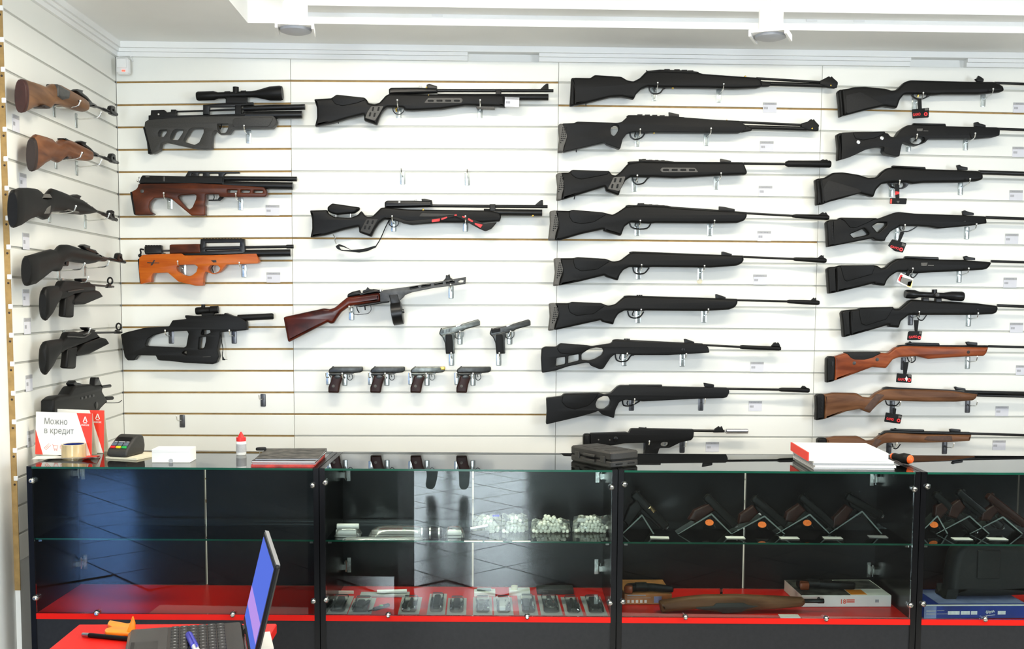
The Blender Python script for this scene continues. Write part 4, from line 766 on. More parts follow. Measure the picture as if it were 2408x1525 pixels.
far_end(g, '2005,162', '2900,185', 14); g.disc('fore_hole', 'butt_brown', '1777,228', 18, .0222, .002); g.disc('stock_screw', 'gun_metal_grey', '485,352', 20, .0222, .002); g.disc('stock_screw', 'gun_metal_grey', '745,312', 20, .0222, .002); g.wire('trigger_guard', 'gun_metal', '1085,285 1108,335 1150,342 1178,312 1172,262', 7); g.wire('trigger', 'chrome', '1120,280 1135,305', 5); g.end()
g = Gun('air_rifle', 'eighth rifle from the top on the right, brown wood, double barrel tubes', 'air rifle', 'Q', group=RH)
st = g.p('stock', 'wood_brown', '145,712 260,690 520,694 590,736 680,747 740,692 830,650 880,647 1300,652 1600,667 1892,707 1872,752 1840,777 1650,792 1300,792 1100,787 830,772 760,822 700,882 670,921 590,892 560,872 400,902 145,992 158,850', .045, .010, r=12)
g.p('checkered_grip', 'wood_patch', '740,700 830,712 760,790 690,880 665,905 595,870 680,770', .004, .001, c=.0212, r=8, parent=st); pd = g.p('butt_pad', PB, '58,728 85,705 145,706 158,730 152,988 58,1003 64,850', .045, .009); g.slots('pad_hole', 'gun_metal', '119,760 118,795 117,830 116,865 115,900 113,935', 10, 18, .022, pd)
g.p('receiver', 'gun_metal', '798,672 830,630 870,621 1000,632 1570,655 1700,668 1892,690 1892,712 1600,672 880,652', .03, .005, r=8); g.p('rear_sight', 'gun_metal', '1622,624 1640,618 1660,626 1747,640 1752,668 1640,660', .014, .002, r=4)
far_end(g, '1740,678', '2920,706', 20); g.tube('lever_tube', 'gun_metal', '1880,716', '2860,742', 17); g.ball('fore_screw', 'butt_brown', '1688,732', 10, .019); g.wire('trigger_guard', 'gun_metal', '840,775 858,822 900,830 960,832 1005,785', 7); g.wire('trigger', 'gun_metal', '905,780 900,810', 5); g.end()
g = Gun('air_rifle', 'lowest rifle on the right, brown wood, partly behind the magazines', 'air rifle', 'Q', group=RH)
st = g.p('stock', 'wood_brown', '172,1207 280,1185 540,1183 640,1237 720,1227 800,1167 860,1140 1300,1162 1822,1167 1802,1237 1600,1247 1300,1257 1000,1252 830,1262 760,1302 700,1375 655,1410 600,1372 400,1412 176,1485 180,1340', .045, .010, r=12)
g.p('checkered_grip', 'wood_patch', '735,1205 800,1230 740,1310 690,1372 655,1395 640,1340', .004, .001, c=.0212, r=8, parent=st); g.p('checkered_fore', 'wood_patch', '1310,1180 1590,1175 1600,1235 1330,1235 1275,1215', .004, .001, c=.0212, r=8, parent=st); pd = g.p('butt_pad', PB, '78,1225 100,1202 168,1200 182,1225 178,1485 78,1500', .045, .009); g.slots('pad_hole', 'gun_metal', '148,1262 148,1292 147,1322', 9, 16, .022, pd)
g.p('receiver', 'gun_metal', '778,1172 840,1122 910,1115 1280,1125 1812,1136 1822,1168 860,1148', .03, .005, r=8); g.p('scope_rail', 'gun_metal', '903,1118 912,1098 950,1098 960,1089 975,1099 1280,1107 1282,1128', .02, .003, r=4); g.p('rear_sight', 'gun_metal', '1568,1100 1600,1096 1692,1106 1692,1138 1575,1132', .014, .002, r=4)
far_end(g, '1805,1150', '2800,1180', 15); g.wire('trigger_guard', 'gun_metal', '915,1262 932,1315 970,1318 1008,1270', 7); g.wire('trigger', 'chrome', '955,1262 950,1290', 5); g.end()
# ---- left wall: seven guns seen along their length
LG = 'guns on the left wall'
def hooded(g, x, y, r, parent):
    """ring-shaped front sight hood"""
    p = g.P(x, y, g.c); R = g.m(r, x, y); G = Geo()
    G.wire([p+Vector((math.cos(a)*R*.75, 0, math.sin(a)*R)) for a in [2*math.pi*k/12 for k in range(13)]], R*.28); o = g.add('sight_hood', G, 'gun_metal', parent=parent)
g = Gun('air_rifle', 'light wooden rifle with a dark red butt, topmost on the left wall', 'air rifle', 'LA', 'left', .055, LG)
st = g.loft('stock', 'wood_left', [(270, 233, 633, .0222), (380, 266, 575, .021), (470, 298, 550, .019), (530, 325, 562, .018), (560, 322, 588, .018), (590, 302, 580, .018), (620, 290, 542, .019), (700, 300, 548, .022), (800, 355, 575, .0225), (900, 410, 610, .0225), (980, 458, 625, .0215), (1020, 490, 612, .017)])
g.loft('butt_plate', 'butt_red', [(243, 240, 628, .018), (252, 231, 638, .0222), (271, 233, 634, .0226)], label='dark red butt plate'); g.p('receiver', 'gun_metal_grey', '700,292 845,378 835,470 760,485 700,440', .047, .006, r=8); g.p('grip_cap', 'butt_brown', '520,535 600,560 612,585 560,590 510,565', .046, .004)
g.p('trigger_guard', 'gun_metal', '640,470 690,450 755,480 755,540 650,548', .02, .004, ['680,490 720,490 725,530 685,530'], r=10); br = g.tube('barrel', 'gun_metal', '1040,520', '1395,655', 0, prof=[(0, 34), (.25, 24), (.3, 14), (.5, 14), (.52, 20), (1, 20)])
g.p('rear_sight', 'gun_metal', '905,370 935,350 1000,368 990,392 1050,440 1100,500 1140,550 1060,570 1050,480 960,415', .022, .004, r=6); g.p('front_sight', 'gun_metal', '1318,610 1330,555 1350,547 1380,562 1385,600 1400,680 1340,655', .016, .003, ['1345,595 1360,592 1365,615 1350,618'], r=6, parent=br); g.disc('side_screw', 'gun_metal', '940,495', 10, .0225, .002); g.end()
g = Gun('air_rifle', 'brown wooden rifle, second from the top on the left wall', 'air rifle', 'LA', 'left', .055, LG)
st = g.loft('stock', 'wood_left_red', [(386, 925, 1335, .0195), (425, 890, 1318, .021), (520, 915, 1240, .0205), (600, 945, 1195, .019), (650, 990, 1215, .018), (680, 985, 1232, .018), (710, 960, 1215, .018), (760, 938, 1165, .021), (850, 975, 1190, .0225), (950, 1025, 1205, .0225), (1030, 1065, 1212, .0215), (1068, 1088, 1203, .017)])
g.loft('butt_plate', 'butt_brown', [(368, 950, 1325, .016), (377, 938, 1338, .0195), (388, 926, 1336, .020)]); g.p('receiver', 'gun_metal', '780,936 900,1000 1000,1040 1000,1062 890,1020 775,950', .03, .006, r=6)
g.p('trigger_guard', 'gun_metal', '735,1110 780,1080 830,1110 830,1180 770,1200 735,1160', .02, .004, ['770,1130 805,1130 805,1165 775,1170'], r=10); br = g.tube('barrel', 'gun_metal', '1070,1110', '1405,1232', 0, prof=[(0, 34), (.25, 24), (.3, 14), (.48, 14), (.5, 20), (1, 20)])
g.p('rear_sight', 'gun_metal', '945,985 975,968 1040,985 1030,1010 1090,1055 1140,1110 1175,1145 1090,1165 1085,1080 1000,1030', .022, .004, r=6); g.p('front_sight', 'gun_metal', '1318,1185 1335,1125 1355,1118 1382,1135 1388,1180 1408,1248 1345,1228', .016, .003, ['1350,1165 1365,1162 1370,1190 1355,1192'], r=6, parent=br); g.disc('side_screw', 'gun_metal', '990,1115', 12, .0225, .002); g.end()
g = Gun('air_rifle', 'black rifle with grey patches, third from the top on the left wall', 'air rifle', 'LB', 'left', .055, LG)
st = g.loft('stock', PB, [(148, 165, 570, .017), (160, 130, 588, .0205), (230, 108, 560, .022), (330, 108, 490, .022), (420, 118, 455, .021), (470, 150, 470, .019), (510, 210, 490, .018), (545, 200, 485, .018), (575, 150, 420, .018), (610, 115, 392, .020), (720, 155, 392, .022), (850, 212, 420, .022), (960, 250, 432, .022), (1060, 325, 418, .019), (1130, 375, 405, .012)])
g.p('grey_patch', 'insert_rubber', '500,235 545,190 600,180 635,240', .040, .003, parent=st); g.p('grey_patch', 'insert_rubber', '535,420 560,350 615,315 600,420', .038, .003, parent=st); g.p('grey_patch', 'insert_rubber', '780,385 860,335 930,370 960,405 930,420', .036, .003, parent=st)
g.p('trigger_guard', 'gun_metal', '615,330 670,310 735,350 720,392 620,392', .02, .004, ['648,335 680,340 672,385 650,380'], r=10); br = g.tube('barrel', 'gun_metal', '1090,360', '1392,492', 0, prof=[(0, 30), (.2, 14), (.4, 14), (.42, 21), (1, 21)]); g.p('rear_sight', 'gun_metal', '878,200 930,185 978,205 960,240 1050,290 1000,310 880,230', .022, .004, r=6); g.p('front_sight', 'gun_metal', '1305,440 1318,382 1340,372 1372,390 1368,430 1392,508 1330,480', .016, .003, ['1340,420 1355,418 1358,442 1345,445'], r=6, parent=br); g.end()
g = Gun('air_rifle', 'plain black rifle with straight butt, fourth from the top on the left wall', 'air rifle', 'LB', 'left', .055, LG)
st = g.loft('stock', PB, [(310, 940, 1245, .016), (322, 918, 1282, .0205), (400, 897, 1262, .022), (500, 868, 1185, .022), (600, 840, 1105, .021), (640, 850, 1105, .019), (672, 840, 1108, .018), (700, 805, 1105, .018), (730, 787, 1010, .020), (800, 787, 985, .022), (920, 826, 1005, .022), (1040, 862, 1020, .022), (1120, 890, 1003, .02), (1200, 935, 975, .012)])
g.p('trigger_guard', 'gun_metal', '735,960 800,955 830,990 820,1045 760,1045', .02, .004, ['765,980 790,980 795,1025 775,1028'], r=10); br = g.tube('barrel', 'gun_metal', '1190,935', '1490,995', 0, prof=[(0, 30), (.2, 14), (.36, 14), (.38, 21), (1, 21)]); g.p('rear_sight', 'gun_metal', '988,802 1020,782 1085,802 1080,830 1150,850 1190,905 1120,890 1040,850', .022, .004, r=6); g.p('front_sight', 'gun_metal', '1398,950 1412,892 1435,882 1465,900 1465,940 1488,1002 1420,995', .016, .003, ['1432,930 1448,928 1452,955 1438,958'], r=6, parent=br); g.p('tip', 'gun_metal', '1135,985 1260,990 1300,965 1240,940', .01, .002); g.end()
def carbine(lbl, butt, recv, grip, fore, bar, ring, sight, arm):
    g = Gun('air_carbine', lbl, 'air rifle', 'LC', 'left', .055, LG)
    g.p('receiver', PB, recv, .030, .006, r=12); g.loft('butt', PB, butt); g.p('grip', PB, grip, .028, .008, r=16); g.p('fore_end', PB, fore, .034, .004, r=14)
    br = g.tube('barrel', 'gun_metal', *bar, 13); hooded(g, *ring, 38, br); g.p('sight_post', 'gun_metal', '%d,%d %d,%d %d,%d %d,%d' % (ring[0]-12, ring[1]+38, ring[0]+12, ring[1]+38, ring[0]+28, ring[1]+85, ring[0]-28, ring[1]+85), .012, .002, r=6, parent=br)
    g.p('rear_sight', 'gun_metal', sight, .03, .004, r=5); g.wire('cocking_arm', 'gun_metal_grey', arm, 8, .02); g.end()
carbine('compact black carbine with a straight grip, fifth from the top on the left wall', [(512, 250, 500, .012), (522, 200, 560, .017), (540, 172, 578, .018), (600, 160, 505, .018), (650, 158, 400, .017), (700, 158, 330, .015), (735, 160, 320, .012)], '690,225 740,160 770,100 850,95 1080,120 1147,160 1147,225 900,260 800,310 720,327 700,320', '795,290 902,250 893,387 887,542 780,532', '888,330 985,235 1147,212 1192,226 1238,290 1020,382 890,388', ('1075,150', '1355,172'), (1316, 102), '975,75 1040,70 1050,118 1085,115 1080,130 980,115', '820,230 900,215 1000,200')
carbine('compact black carbine with folding arm, sixth from the top on the left wall', [(508, 910, 1150, .012), (518, 850, 1205, .017), (536, 822, 1226, .018), (600, 808, 1140, .018), (650, 802, 1040, .017), (700, 797, 970, .015), (745, 795, 955, .012)], '705,880 800,787 830,715 900,706 990,720 1100,690 1145,700 1205,780 1000,850 820,920 735,962 712,950', '824,900 935,885 922,1002 912,1152 800,1147', '918,960 1015,850 1205,776 1272,790 1313,852 1070,977 922,1002', ('1135,722', '1452,715'), (1418, 648), '1038,655 1095,655 1100,678 1148,685 1140,705 1060,690', '810,768 900,770 1000,775 1050,750 1085,725')
g = Gun('submachine_gun', 'squat black submachine gun with tall front sight, lowest on the left wall', 'gun', 'LD', 'left', .055, LG)
g.p('body', PB, '570,268 625,226 740,212 795,122 880,112 960,100 1000,120 1075,112 1090,150 1080,172 1110,222 1140,285 1052,380 1040,480 960,480 940,410 700,430 570,420', .05, .009, r=14)
g.p('rear_sight', 'gun_metal', '778,110 775,90 800,60 815,85 860,92 880,112 870,130 800,130', .03, .004, r=5); g.p('front_sight', 'gun_metal', '1000,122 1008,52 1014,28 1022,45 1030,30 1038,45 1045,28 1052,55 1078,115', .024, .003, r=3); g.tube('barrel', 'gun_metal', '1065,132', '1160,120', 17); g.tube('fore_tube', PB, '1100,252', '1182,248', 20); g.wire('sling_loop', 'gun_metal', '1110,298 1245,296 1282,272', 5)
g.disc('finger_hole', 'gun_metal', '1015,325', 38, .025, .003); g.slots('vent_slot', 'gun_metal', '865,250 905,240 945,230 985,222', 22, 26, .025, None); g.end()
# ================================================================== HOOKS AND PRICE CARDS
def hook_parts(L):
    """slatwall hook in local axes: x along the wall, z up, -y into the room; origin at the groove"""
    P = Geo(); P.slab([soft([(-.012, -.052), (.012, -.052), (.012, .006), (-.012, .006)], .004)], Vector(), X_, Z_, -Y_, .002, .0005, 2, .0015)
    A = Geo(); A.wire([(0, -.002, -.012), (0, -.014, -.018), (0, -L*.8, -.012), (0, -L*.93, -.006), (0, -L, .010)], .0026)
    B = Geo(); B.ball((0, -L, .011), .0038, 6)
    return mesh('back_plate', P.v, P.f, mats=['hook_plate']), mesh('prong', A.v, A.f, mats=['chrome']), mesh('tip', B.v, B.f, mats=['white_plastic'])
mat('hook_plate', (0.56, 0.60, 0.57), 0.22, metal=0.6, var=0.25, scale=60)
mat('hook_plate_dark', (0.10, 0.10, 0.105), 0.3, metal=0.6, var=0.25, scale=60)
HM = hook_parts(.10)
HD = [HM[0].copy(), HM[1], HM[2]]; HD[0].materials.clear(); HD[0].materials.append(MATS['hook_plate_dark'])
def hook(x, y, label, wall='back', dark=False, grp='slatwall hooks'):
    r = bpy.data.objects.new('display_hook', None); COL.objects.link(r); tag(r, label, 'hook', grp); r.empty_display_size = .02
    p = onY(x, y, 0) if wall == 'back' else onX(x, y, 0); p.z += .024
    r.location = p
    if wall == 'left': r.rotation_euler.z = math.radians(90)
    for nm, me in zip(('back_plate', 'prong', 'tip'), HD if dark else HM): link(nm, me, r)
for x, y, w in ((585, 322, 'under the fore-end of the scoped grey bullpup'), (400, 477, 'in the rear hollow of the walnut bullpup'), (566, 479, 'under the slotted fore-end of the walnut bullpup'),
    (432, 634, 'inside the thumbhole of the orange wooden bullpup'), (574, 637, 'under the fore-end of the orange wooden bullpup'),
    (938, 263, 'at the trigger of the rifle with grey inserts in the middle panel'), (1129, 263, 'under the fore-end of the rifle with grey inserts in the middle panel'),
    (947, 419, 'hanging empty below the top middle rifle, left of two'), (1099, 421, 'hanging empty below the top middle rifle, right of two'),
    (926, 530, 'at the trigger of the rifle with the sling'), (1095, 530, 'under the middle of the rifle with the sling'), (827, 738, 'under the wrist of the slanted drum gun'), (1061, 687, 'under the barrel jacket of the slanted drum gun'),
    (1082, 795, 'at the trigger guard of the left slim pistol'), (1062, 845, 'under the grip of the left slim pistol'), (1199, 795, 'at the trigger guard of the right slim pistol'), (1173, 845, 'under the grip of the right slim pistol'),
    (1538, 223, 'at the trigger of the topmost rifle of the third panel'), (1690, 226, 'under the fore-end of the topmost rifle of the third panel'), (1498, 330, 'at the trigger of the second rifle of the third panel'), (1661, 328, 'under the fore-end of the second rifle of the third panel'),
    (1491, 436, 'at the trigger of the third rifle of the third panel'), (1684, 431, 'under the fore-end of the third rifle of the third panel'), (1498, 540, 'at the trigger of the fourth rifle of the third panel'), (1669, 540, 'under the fore-end of the fourth rifle of the third panel'),
    (1501, 642, 'at the trigger of the fifth rifle of the third panel'), (1646, 644, 'under the fore-end of the fifth rifle of the third panel'), (1500, 745, 'at the trigger of the sixth rifle of the third panel'), (1655, 744, 'under the fore-end of the sixth rifle of the third panel'),
    (1468, 846, 'at the trigger of the skeleton-stock rifle of the third panel'), (1604, 847, 'under the fore-end of the skeleton-stock rifle of the third panel'),
    (2150, 246, 'at the trigger of the topmost rifle on the right'), (2311, 237, 'under the fore-end of the topmost rifle on the right'), (2136, 342, 'at the trigger of the second rifle on the right'), (2270, 339, 'under the fore-end of the second rifle on the right'),
    (2096, 448, 'at the trigger of the third rifle on the right'), (2258, 444, 'under the fore-end of the third rifle on the right'), (2108, 550, 'at the trigger of the skeleton-stock rifle on the right'), (2273, 548, 'under the fore-end of the skeleton-stock rifle on the right'),
    (2126, 650, 'at the trigger of the fifth rifle on the right'), (2255, 650, 'under the fore-end of the fifth rifle on the right'), (2277, 753, 'under the fore-end of the scoped rifle on the right'), (2275, 853, 'under the fore-end of the reddish rifle on the right')):
    hook(x, y, 'small metal hook '+w)
for x, y, w in ((403, 793, 'in the stock opening of the all-black bullpup'), (551, 793, 'under the front of the all-black bullpup'), (1485, 951, 'at the trigger of the round thumbhole rifle'), (1648, 951, 'under the fore-end of the round thumbhole rifle'), (1519, 1048, 'at the grip of the short carbine with silver silencer'), (1604, 1050, 'under the fore-end of the short carbine with silver silencer'),
    (2141, 750, 'at the trigger of the scoped rifle on the right'), (2124, 855, 'at the trigger of the reddish rifle on the right'), (2098, 957, 'at the trigger of the eighth rifle on the right'), (2275, 956, 'under the fore-end of the eighth rifle on the right'), (2090, 1052, 'at the trigger of the lowest rifle on the right'), (2221, 1053, 'under the fore-end of the lowest rifle on the right'),
    (619, 941, 'hanging empty low on the first panel, right of two'), (429, 990, 'hanging empty low on the first panel, left of two')):
    hook(x, y, 'small dark metal hook '+w, dark=True)
for i, dx in enumerate((0, 98.7, 193.2, 301.5)):
    n = ('leftmost', 'second', 'third', 'rightmost')[i]
    hook(773+dx, 890, 'small metal hook behind the grip of the %s compact pistol' % n); hook(811+dx, 892, 'small metal hook at the trigger guard of the %s compact pistol' % n)
for x, y, w in ((127, 258, 'at the trigger of the topmost rifle'), (179, 284, 'under the fore-end of the topmost rifle'), (131, 380, 'at the grip of the second wooden rifle'), (180, 396, 'under the fore-end of the second wooden rifle'), (116, 506, 'at the grip of the rifle with grey patches'), (200, 522, 'under the fore-end of the rifle with grey patches'), (138, 640, 'at the grip of the plain black rifle'), (199, 634, 'under the fore-end of the plain black rifle'), (147, 672, 'behind the upper compact carbine'), (152, 793, 'behind the lower compact carbine')):
    hook(x, y, 'small metal hook on the left wall '+w, 'left')
# ---- price cards
def price_card(x, y, label, wall='back', w=.062, h=.046, off=.001, ang=0.0):
    t = Thing('price_card', label, 'price tag', 'small white price cards')
    p = onY(x, y, -off) if wall == 'back' else onX(x, y, off)
    ea, en = (X_, -Y_) if wall == 'back' else (Y_, X_); eb = Z_
    ea = (ea*math.cos(ang)+eb*math.sin(ang)); eb = en.cross(ea)
    def q(name, m, a, b2, c, d, z, th):
        G = Geo(); G.slab([[(a, b2), (c, b2), (c, d), (a, d)]], p, ea, eb, en, th, 0, 1, z); return t.add(name, G, m, smooth=False)
    q('card', 'card_paper', -w/2, -h/2, w/2, h/2, .0005, .001); q('heading', 'paper_grey', -w/2, h*.26, w/2, h/2, .0012, .0004)
    k = RND.uniform(.5, .75); q('heading_print', 'ink_light', -w*.33, h*.33, w*k*.5, h*.43, .0016, .0003)
    for i in range(4): q('price_print', 'ink_light', -w*.42+i*w*.075, -h*.16, -w*.42+i*w*.075+w*.055, h*.06, .0012, .0003)
    t.end()
for x, y, w in ((641, 494, 'below the walnut bullpup'), (643, 652, 'below the orange wooden bullpup'), (1810, 253, 'below the topmost rifle of the third panel'), (1803, 344, 'below the second rifle of the third panel'), (1800, 449, 'below the third rifle of the third panel'), (1797, 555, 'below the fourth rifle of the third panel'), (1787, 657, 'below the fifth rifle of the third panel'),
    (1780, 862, 'below the skeleton-stock rifle of the third panel'), (1776, 954, 'below the round thumbhole rifle of the third panel'), (1675, 1050, 'beside the short carbine with silver silencer'), (2398, 253, 'at the right edge below the topmost right rifle'), (2396, 357, 'at the right edge below the second right rifle'), (2389, 459, 'at the right edge below the third right rifle'), (2379, 561, 'at the right below the right skeleton-stock rifle'),
    (2375, 664, 'at the right below the fifth right rifle'), (2390, 770, 'at the right below the scoped right rifle'), (2404, 870, 'at the right edge below the reddish right rifle'), (2356, 966, 'at the right below the eighth right rifle'), (2349, 1046, 'at the right below the lowest right rifle'), (2396, 1103, 'lowest at the right edge, just above the counter glass')):
    price_card(x, y, 'small white price card '+w)
price_card(1204, 240, 'white price card stuck on the barrel end of the top middle rifle', off=.078, w=.064, h=.042, ang=-.03)
for x, y, w in ((26+11, 290, 'below the topmost rifle'), (54, 427, 'below the second wooden rifle'), (61, 567, 'below the rifle with grey patches'), (61, 699, 'below the plain black rifle'), (64, 766, 'below the upper compact carbine'), (68, 900, 'below the lower compact carbine'), (72, 1030, 'lowest, behind the credit cards')):
    price_card(x, y, 'small white price card on the left wall '+w, 'left', .058, .058)
t = one('round_sticker', (lambda G: (G.lathe(onY(1645, 661, -.001), onY(1645, 661, -.003), [(0, .012), (1, .012)], 16), G)[1])(Geo()), 'paper_cream', 'small round cream sticker hanging under a hook of the fifth rifle', 'sticker')
# ---- hang tags on the rifles of the fourth panel
def hang_tag(card, strap, label, mcard='polymer', txt=None, emb=None, extra=None, c=.085):
    t = Gun('hang_tag', label, 'tag', 'M', c=c, group='hang tags on the right-hand rifles'); t.z = (0, 0, 1.0)
    cd = t.p('card', mcard, card, .0012, .0003, r=2)
    t.p('strap', 'polymer', strap, .002, .0004, r=1, c=-.004)
    if txt:
        (x0, y0), (x1, y1), hh = txt; a, b2 = t.P(x0, y0, c+.001), t.P(x1, y1, c+.001); ea = (b2-a).normalized(); eb = (-Y_).cross(ea)
        G = text_geo('GAMO', hh*.00193*1.3, (a+b2)/2, ea, eb, -Y_, .0006, width=(b2-a).length, bold=True); t.add('lettering', G, 'tag_red', 'red lettering', cd)
    if emb:
        for (x, y, r, m) in emb: t.disc('emblem', m, '%f,%f' % (x, y), r, .0008, .0004, parent=cd)
    for nm, m, q in (extra or ()): t.p(nm, m, q, .0008, .0002, r=.5, c=.0012, parent=cd)
    t.end()
WT = lambda q: ('corner_print', 'insert_rubber', q)
hang_tag('2144,257 2185,253 2184,276 2146,279', '2157,230 2167,232 2168,256 2159,257', 'black hang tag with red lettering under the topmost right rifle', txt=((2147, 273), (2165, 271), 7), emb=[(2177, 268, 4.5, 'tag_red'), (2177, 268, 2.5, 'paper')], extra=[WT('2175,254 2183,253 2183,259 2175,260')])
hang_tag('2093,465 2133,466 2131,480 2092,479', '2104,432 2115,432 2115,466 2106,466', 'small black hang tag under the third right rifle', emb=None, extra=[('red_print', 'tag_red', '2106,449 2115,451 2114,456 2105,458'), ('red_print', 'cover_red', '2094,467 2098,467 2097,479 2093,478'), WT('2108,472 2116,472 2112,478')])
hang_tag('2088,577 2098,562 2132,572 2123,594 2104,590', '2111,567 2118,543 2127,546 2117,569', 'tilted black hang tag with red lettering under the right skeleton-stock rifle', txt=((2093, 581), (2113, 587), 6), emb=[(2119, 586, 4.5, 'tag_red'), (2119, 586, 2.5, 'paper')], extra=[WT('2122,571 2130,574 2127,580 2120,577')])
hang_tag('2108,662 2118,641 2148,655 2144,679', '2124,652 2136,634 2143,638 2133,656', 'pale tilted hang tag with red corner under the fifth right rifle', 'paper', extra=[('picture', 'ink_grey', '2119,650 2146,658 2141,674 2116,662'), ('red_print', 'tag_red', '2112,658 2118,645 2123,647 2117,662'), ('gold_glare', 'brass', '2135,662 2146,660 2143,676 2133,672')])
hang_tag('2135,781 2138,778 2169,778 2165,799 2133,799', '2149,752 2161,752 2158,778 2151,778', 'black hang tag with red lettering under the scoped right rifle', txt=((2137, 795), (2157, 794), 6.5), emb=[(2162, 793, 4, 'tag_red'), (2162, 793, 2.2, 'paper')], extra=[WT('2162,779 2168,779 2167,785 2161,785')])
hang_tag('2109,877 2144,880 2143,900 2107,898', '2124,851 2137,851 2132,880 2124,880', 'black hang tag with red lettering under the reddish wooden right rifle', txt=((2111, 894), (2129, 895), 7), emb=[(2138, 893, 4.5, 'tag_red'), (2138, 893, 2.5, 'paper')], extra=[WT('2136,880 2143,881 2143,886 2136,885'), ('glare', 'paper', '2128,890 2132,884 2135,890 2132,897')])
hang_tag('2083,969 2122,975 2117,996 2079,991', '2099,958 2108,960 2106,975 2099,974', 'black hang tag with red lettering under the eighth right rifle', txt=((2084, 986), (2101, 989), 6.5), emb=[(2113, 988, 4.5, 'tag_red'), (2113, 988, 2.5, 'paper')], extra=[WT('2113,976 2121,977 2120,983 2112,982')])
# ================================================================== GLASS COUNTERS
ZT, ZSH, ZRT = .903, .656, .398
mat('hinge_steel', (0.42, 0.42, 0.40), 0.25, metal=1.0, var=0.3, scale=120)
def yfront(x): return -1.352-.036*(x-.58)
DEP = .40
ROTC = math.atan(-.036)
def pane(name, a, b, M, parent, edge='green_edge', m='pane'):
    """glass sheet: clear faces, coloured rim; thin axis found from the sizes"""
    G = Geo(); G.box(a, b, M); d = [b[i]-a[i] for i in range(3)]; k = d.index(min(d))
    thin = {2: (0, 1), 1: (2, 4), 0: (3, 5)}[k]
    me = mesh(name, G.v, G.f, smooth=False, mats=[m, edge], midx=[1 if i == 2 and i not in thin else 0 for i in range(6)])
    return link(name, me, parent)
def cabinet(n, x0, x1, label, hinges):
    w = x1-x0; r = bpy.data.objects.new('glass_cabinet', None); COL.objects.link(r); tag(r, label, 'display cabinet', 'glass display cabinets in a row')
    r.location = (x0, yfront(x0), 0); r.rotation_euler.z = ROTC
    def bx(name, m, a, b): return Geo().box(a, b).make(name, m, r, False)
    T = .018
    bx('side_panel', 'black_laminate', (0, 0, .0), (T, DEP, ZT)); bx('side_panel', 'black_laminate', (w-T, 0, 0), (w, DEP, ZT))
    bx('plinth', 'black_laminate', (T, .03, 0), (w-T, .046, .07)); bx('lower_front', 'graphite_laminate', (T, .004, .072), (w-T, .020, ZRT-.020)); bx('lower_back', 'graphite_laminate', (T, DEP-.016, .072), (w-T, DEP, ZRT-.020))
    bx('bottom_board', 'graphite_laminate', (T, .02, .072), (w-T, DEP-.016, .088))
    bx('red_shelf', 'red_laminate', (T, .0, ZRT-.019), (w-T, DEP, ZRT))
    mid = w/2
    bx('back_rail', 'black_laminate', (T, DEP+.0005, ZT-.04), (w-T, DEP+.004, ZT+.0004))
    for s, (a, b) in enumerate(((T, mid-.0035), (mid+.0035, w-T))):
        dr = bx('door', 'dark_door', (a, DEP-.016, ZRT+.002), (b, DEP, ZT-.010))
        hx = a+.014 if s == 0 else b-.014
        for hz in hinges[s]:
            G = Geo(); sg = 1 if s == 0 else -1
            G.box((hx+sg*.008-.007, DEP-.020, hz-.028), (hx+sg*.008+.007, DEP-.0155, hz+.028)); G.box((hx-.008, DEP-.032, hz-.016), (hx+.008, DEP-.019, hz+.016)); G.box((hx-sg*.007-.007, DEP-.055, hz-.010), (hx-sg*.007+.007, DEP-.028, hz+.010)); G.lathe((hx-sg*.002, DEP-.034, hz-.022), (hx-sg*.002, DEP-.034, hz+.022), [(0, .004), (1, .004)], 8)
            G.make('hinge', 'hinge_steel', dr, False)
    pane('glass_shelf', (T+.001, .012, ZSH-.006), (w-T-.001, DEP-.03, ZSH), None, r)
    pane('front_glass', (T+.001, .002, ZRT+.001), (w-T-.001, .007, ZT-.008), None, r, 'pale_edge')
    pane('top_glass', (T+.001, -.004, ZT-.007), (w-T-.001, DEP, ZT), None, r)
    for fx, fz in ((T+.002, .855), (w-T-.002, .845), (T+.002, ZRT+.055), (w-T-.002, ZRT+.050), (w*.23, ZRT+.004), (w*.70, ZRT+.002)):
        G = Geo(); G.lathe((fx, .002, fz), (fx, -.016, fz), [(0, .010), (.35, .0105), (.75, .0085), (1, .004)], 14); G.make('glass_clip', 'chrome', r)
    for s in (T+.012, w-T-.012): Geo().box((s-.006, .02, ZSH-.014), (s+.006, .032, ZSH-.006)).make('shelf_pin', 'chrome', r, False); Geo().box((s-.006, DEP-.06, ZSH-.014), (s+.006, DEP-.048, ZSH-.006)).make('shelf_pin', 'chrome', r, False)
    return r
c1 = cabinet(1, .095, 1.080, 'black glass cabinet at the left end with an empty glass shelf', ((.825, .485), ()))
c2 = cabinet(2, 1.082, 2.086, 'black glass cabinet second from the left, full of bags and blister packs', ((.825, .480), (.825, .480)))
c3 = cabinet(3, 2.088, 3.102, 'black glass cabinet third from the left with pistols on clear stands', ((), (.82, .475)))
c4 = cabinet(4, 3.104, 4.11, 'black glass cabinet at the right edge with a blue box inside', ((), ()))
# ---- little helper for upright traced shapes standing in a cabinet at distance Y
class Up(Thing):
    def __init__(s, name, label, cat, Y, group=None): super().__init__(name, label, cat, group); s.Y = Y
    def p(s, name, m, out, t, bev=0.002, holes=(), r=1.5, y=0.0, label=None, parent=None):
        f = lambda q: [(onY(a, b, s.Y+y-t/2).x, onY(a, b, s.Y+y-t/2).z) for a, b in soft(pts(q), r)]
        G = Geo(); G.slab([f(out)]+[f(h) for h in holes], Vector((0, s.Y+y, 0)), X_, Z_, -Y_, t, bev, 3, 0); return s.add(name, G, m, label, parent)
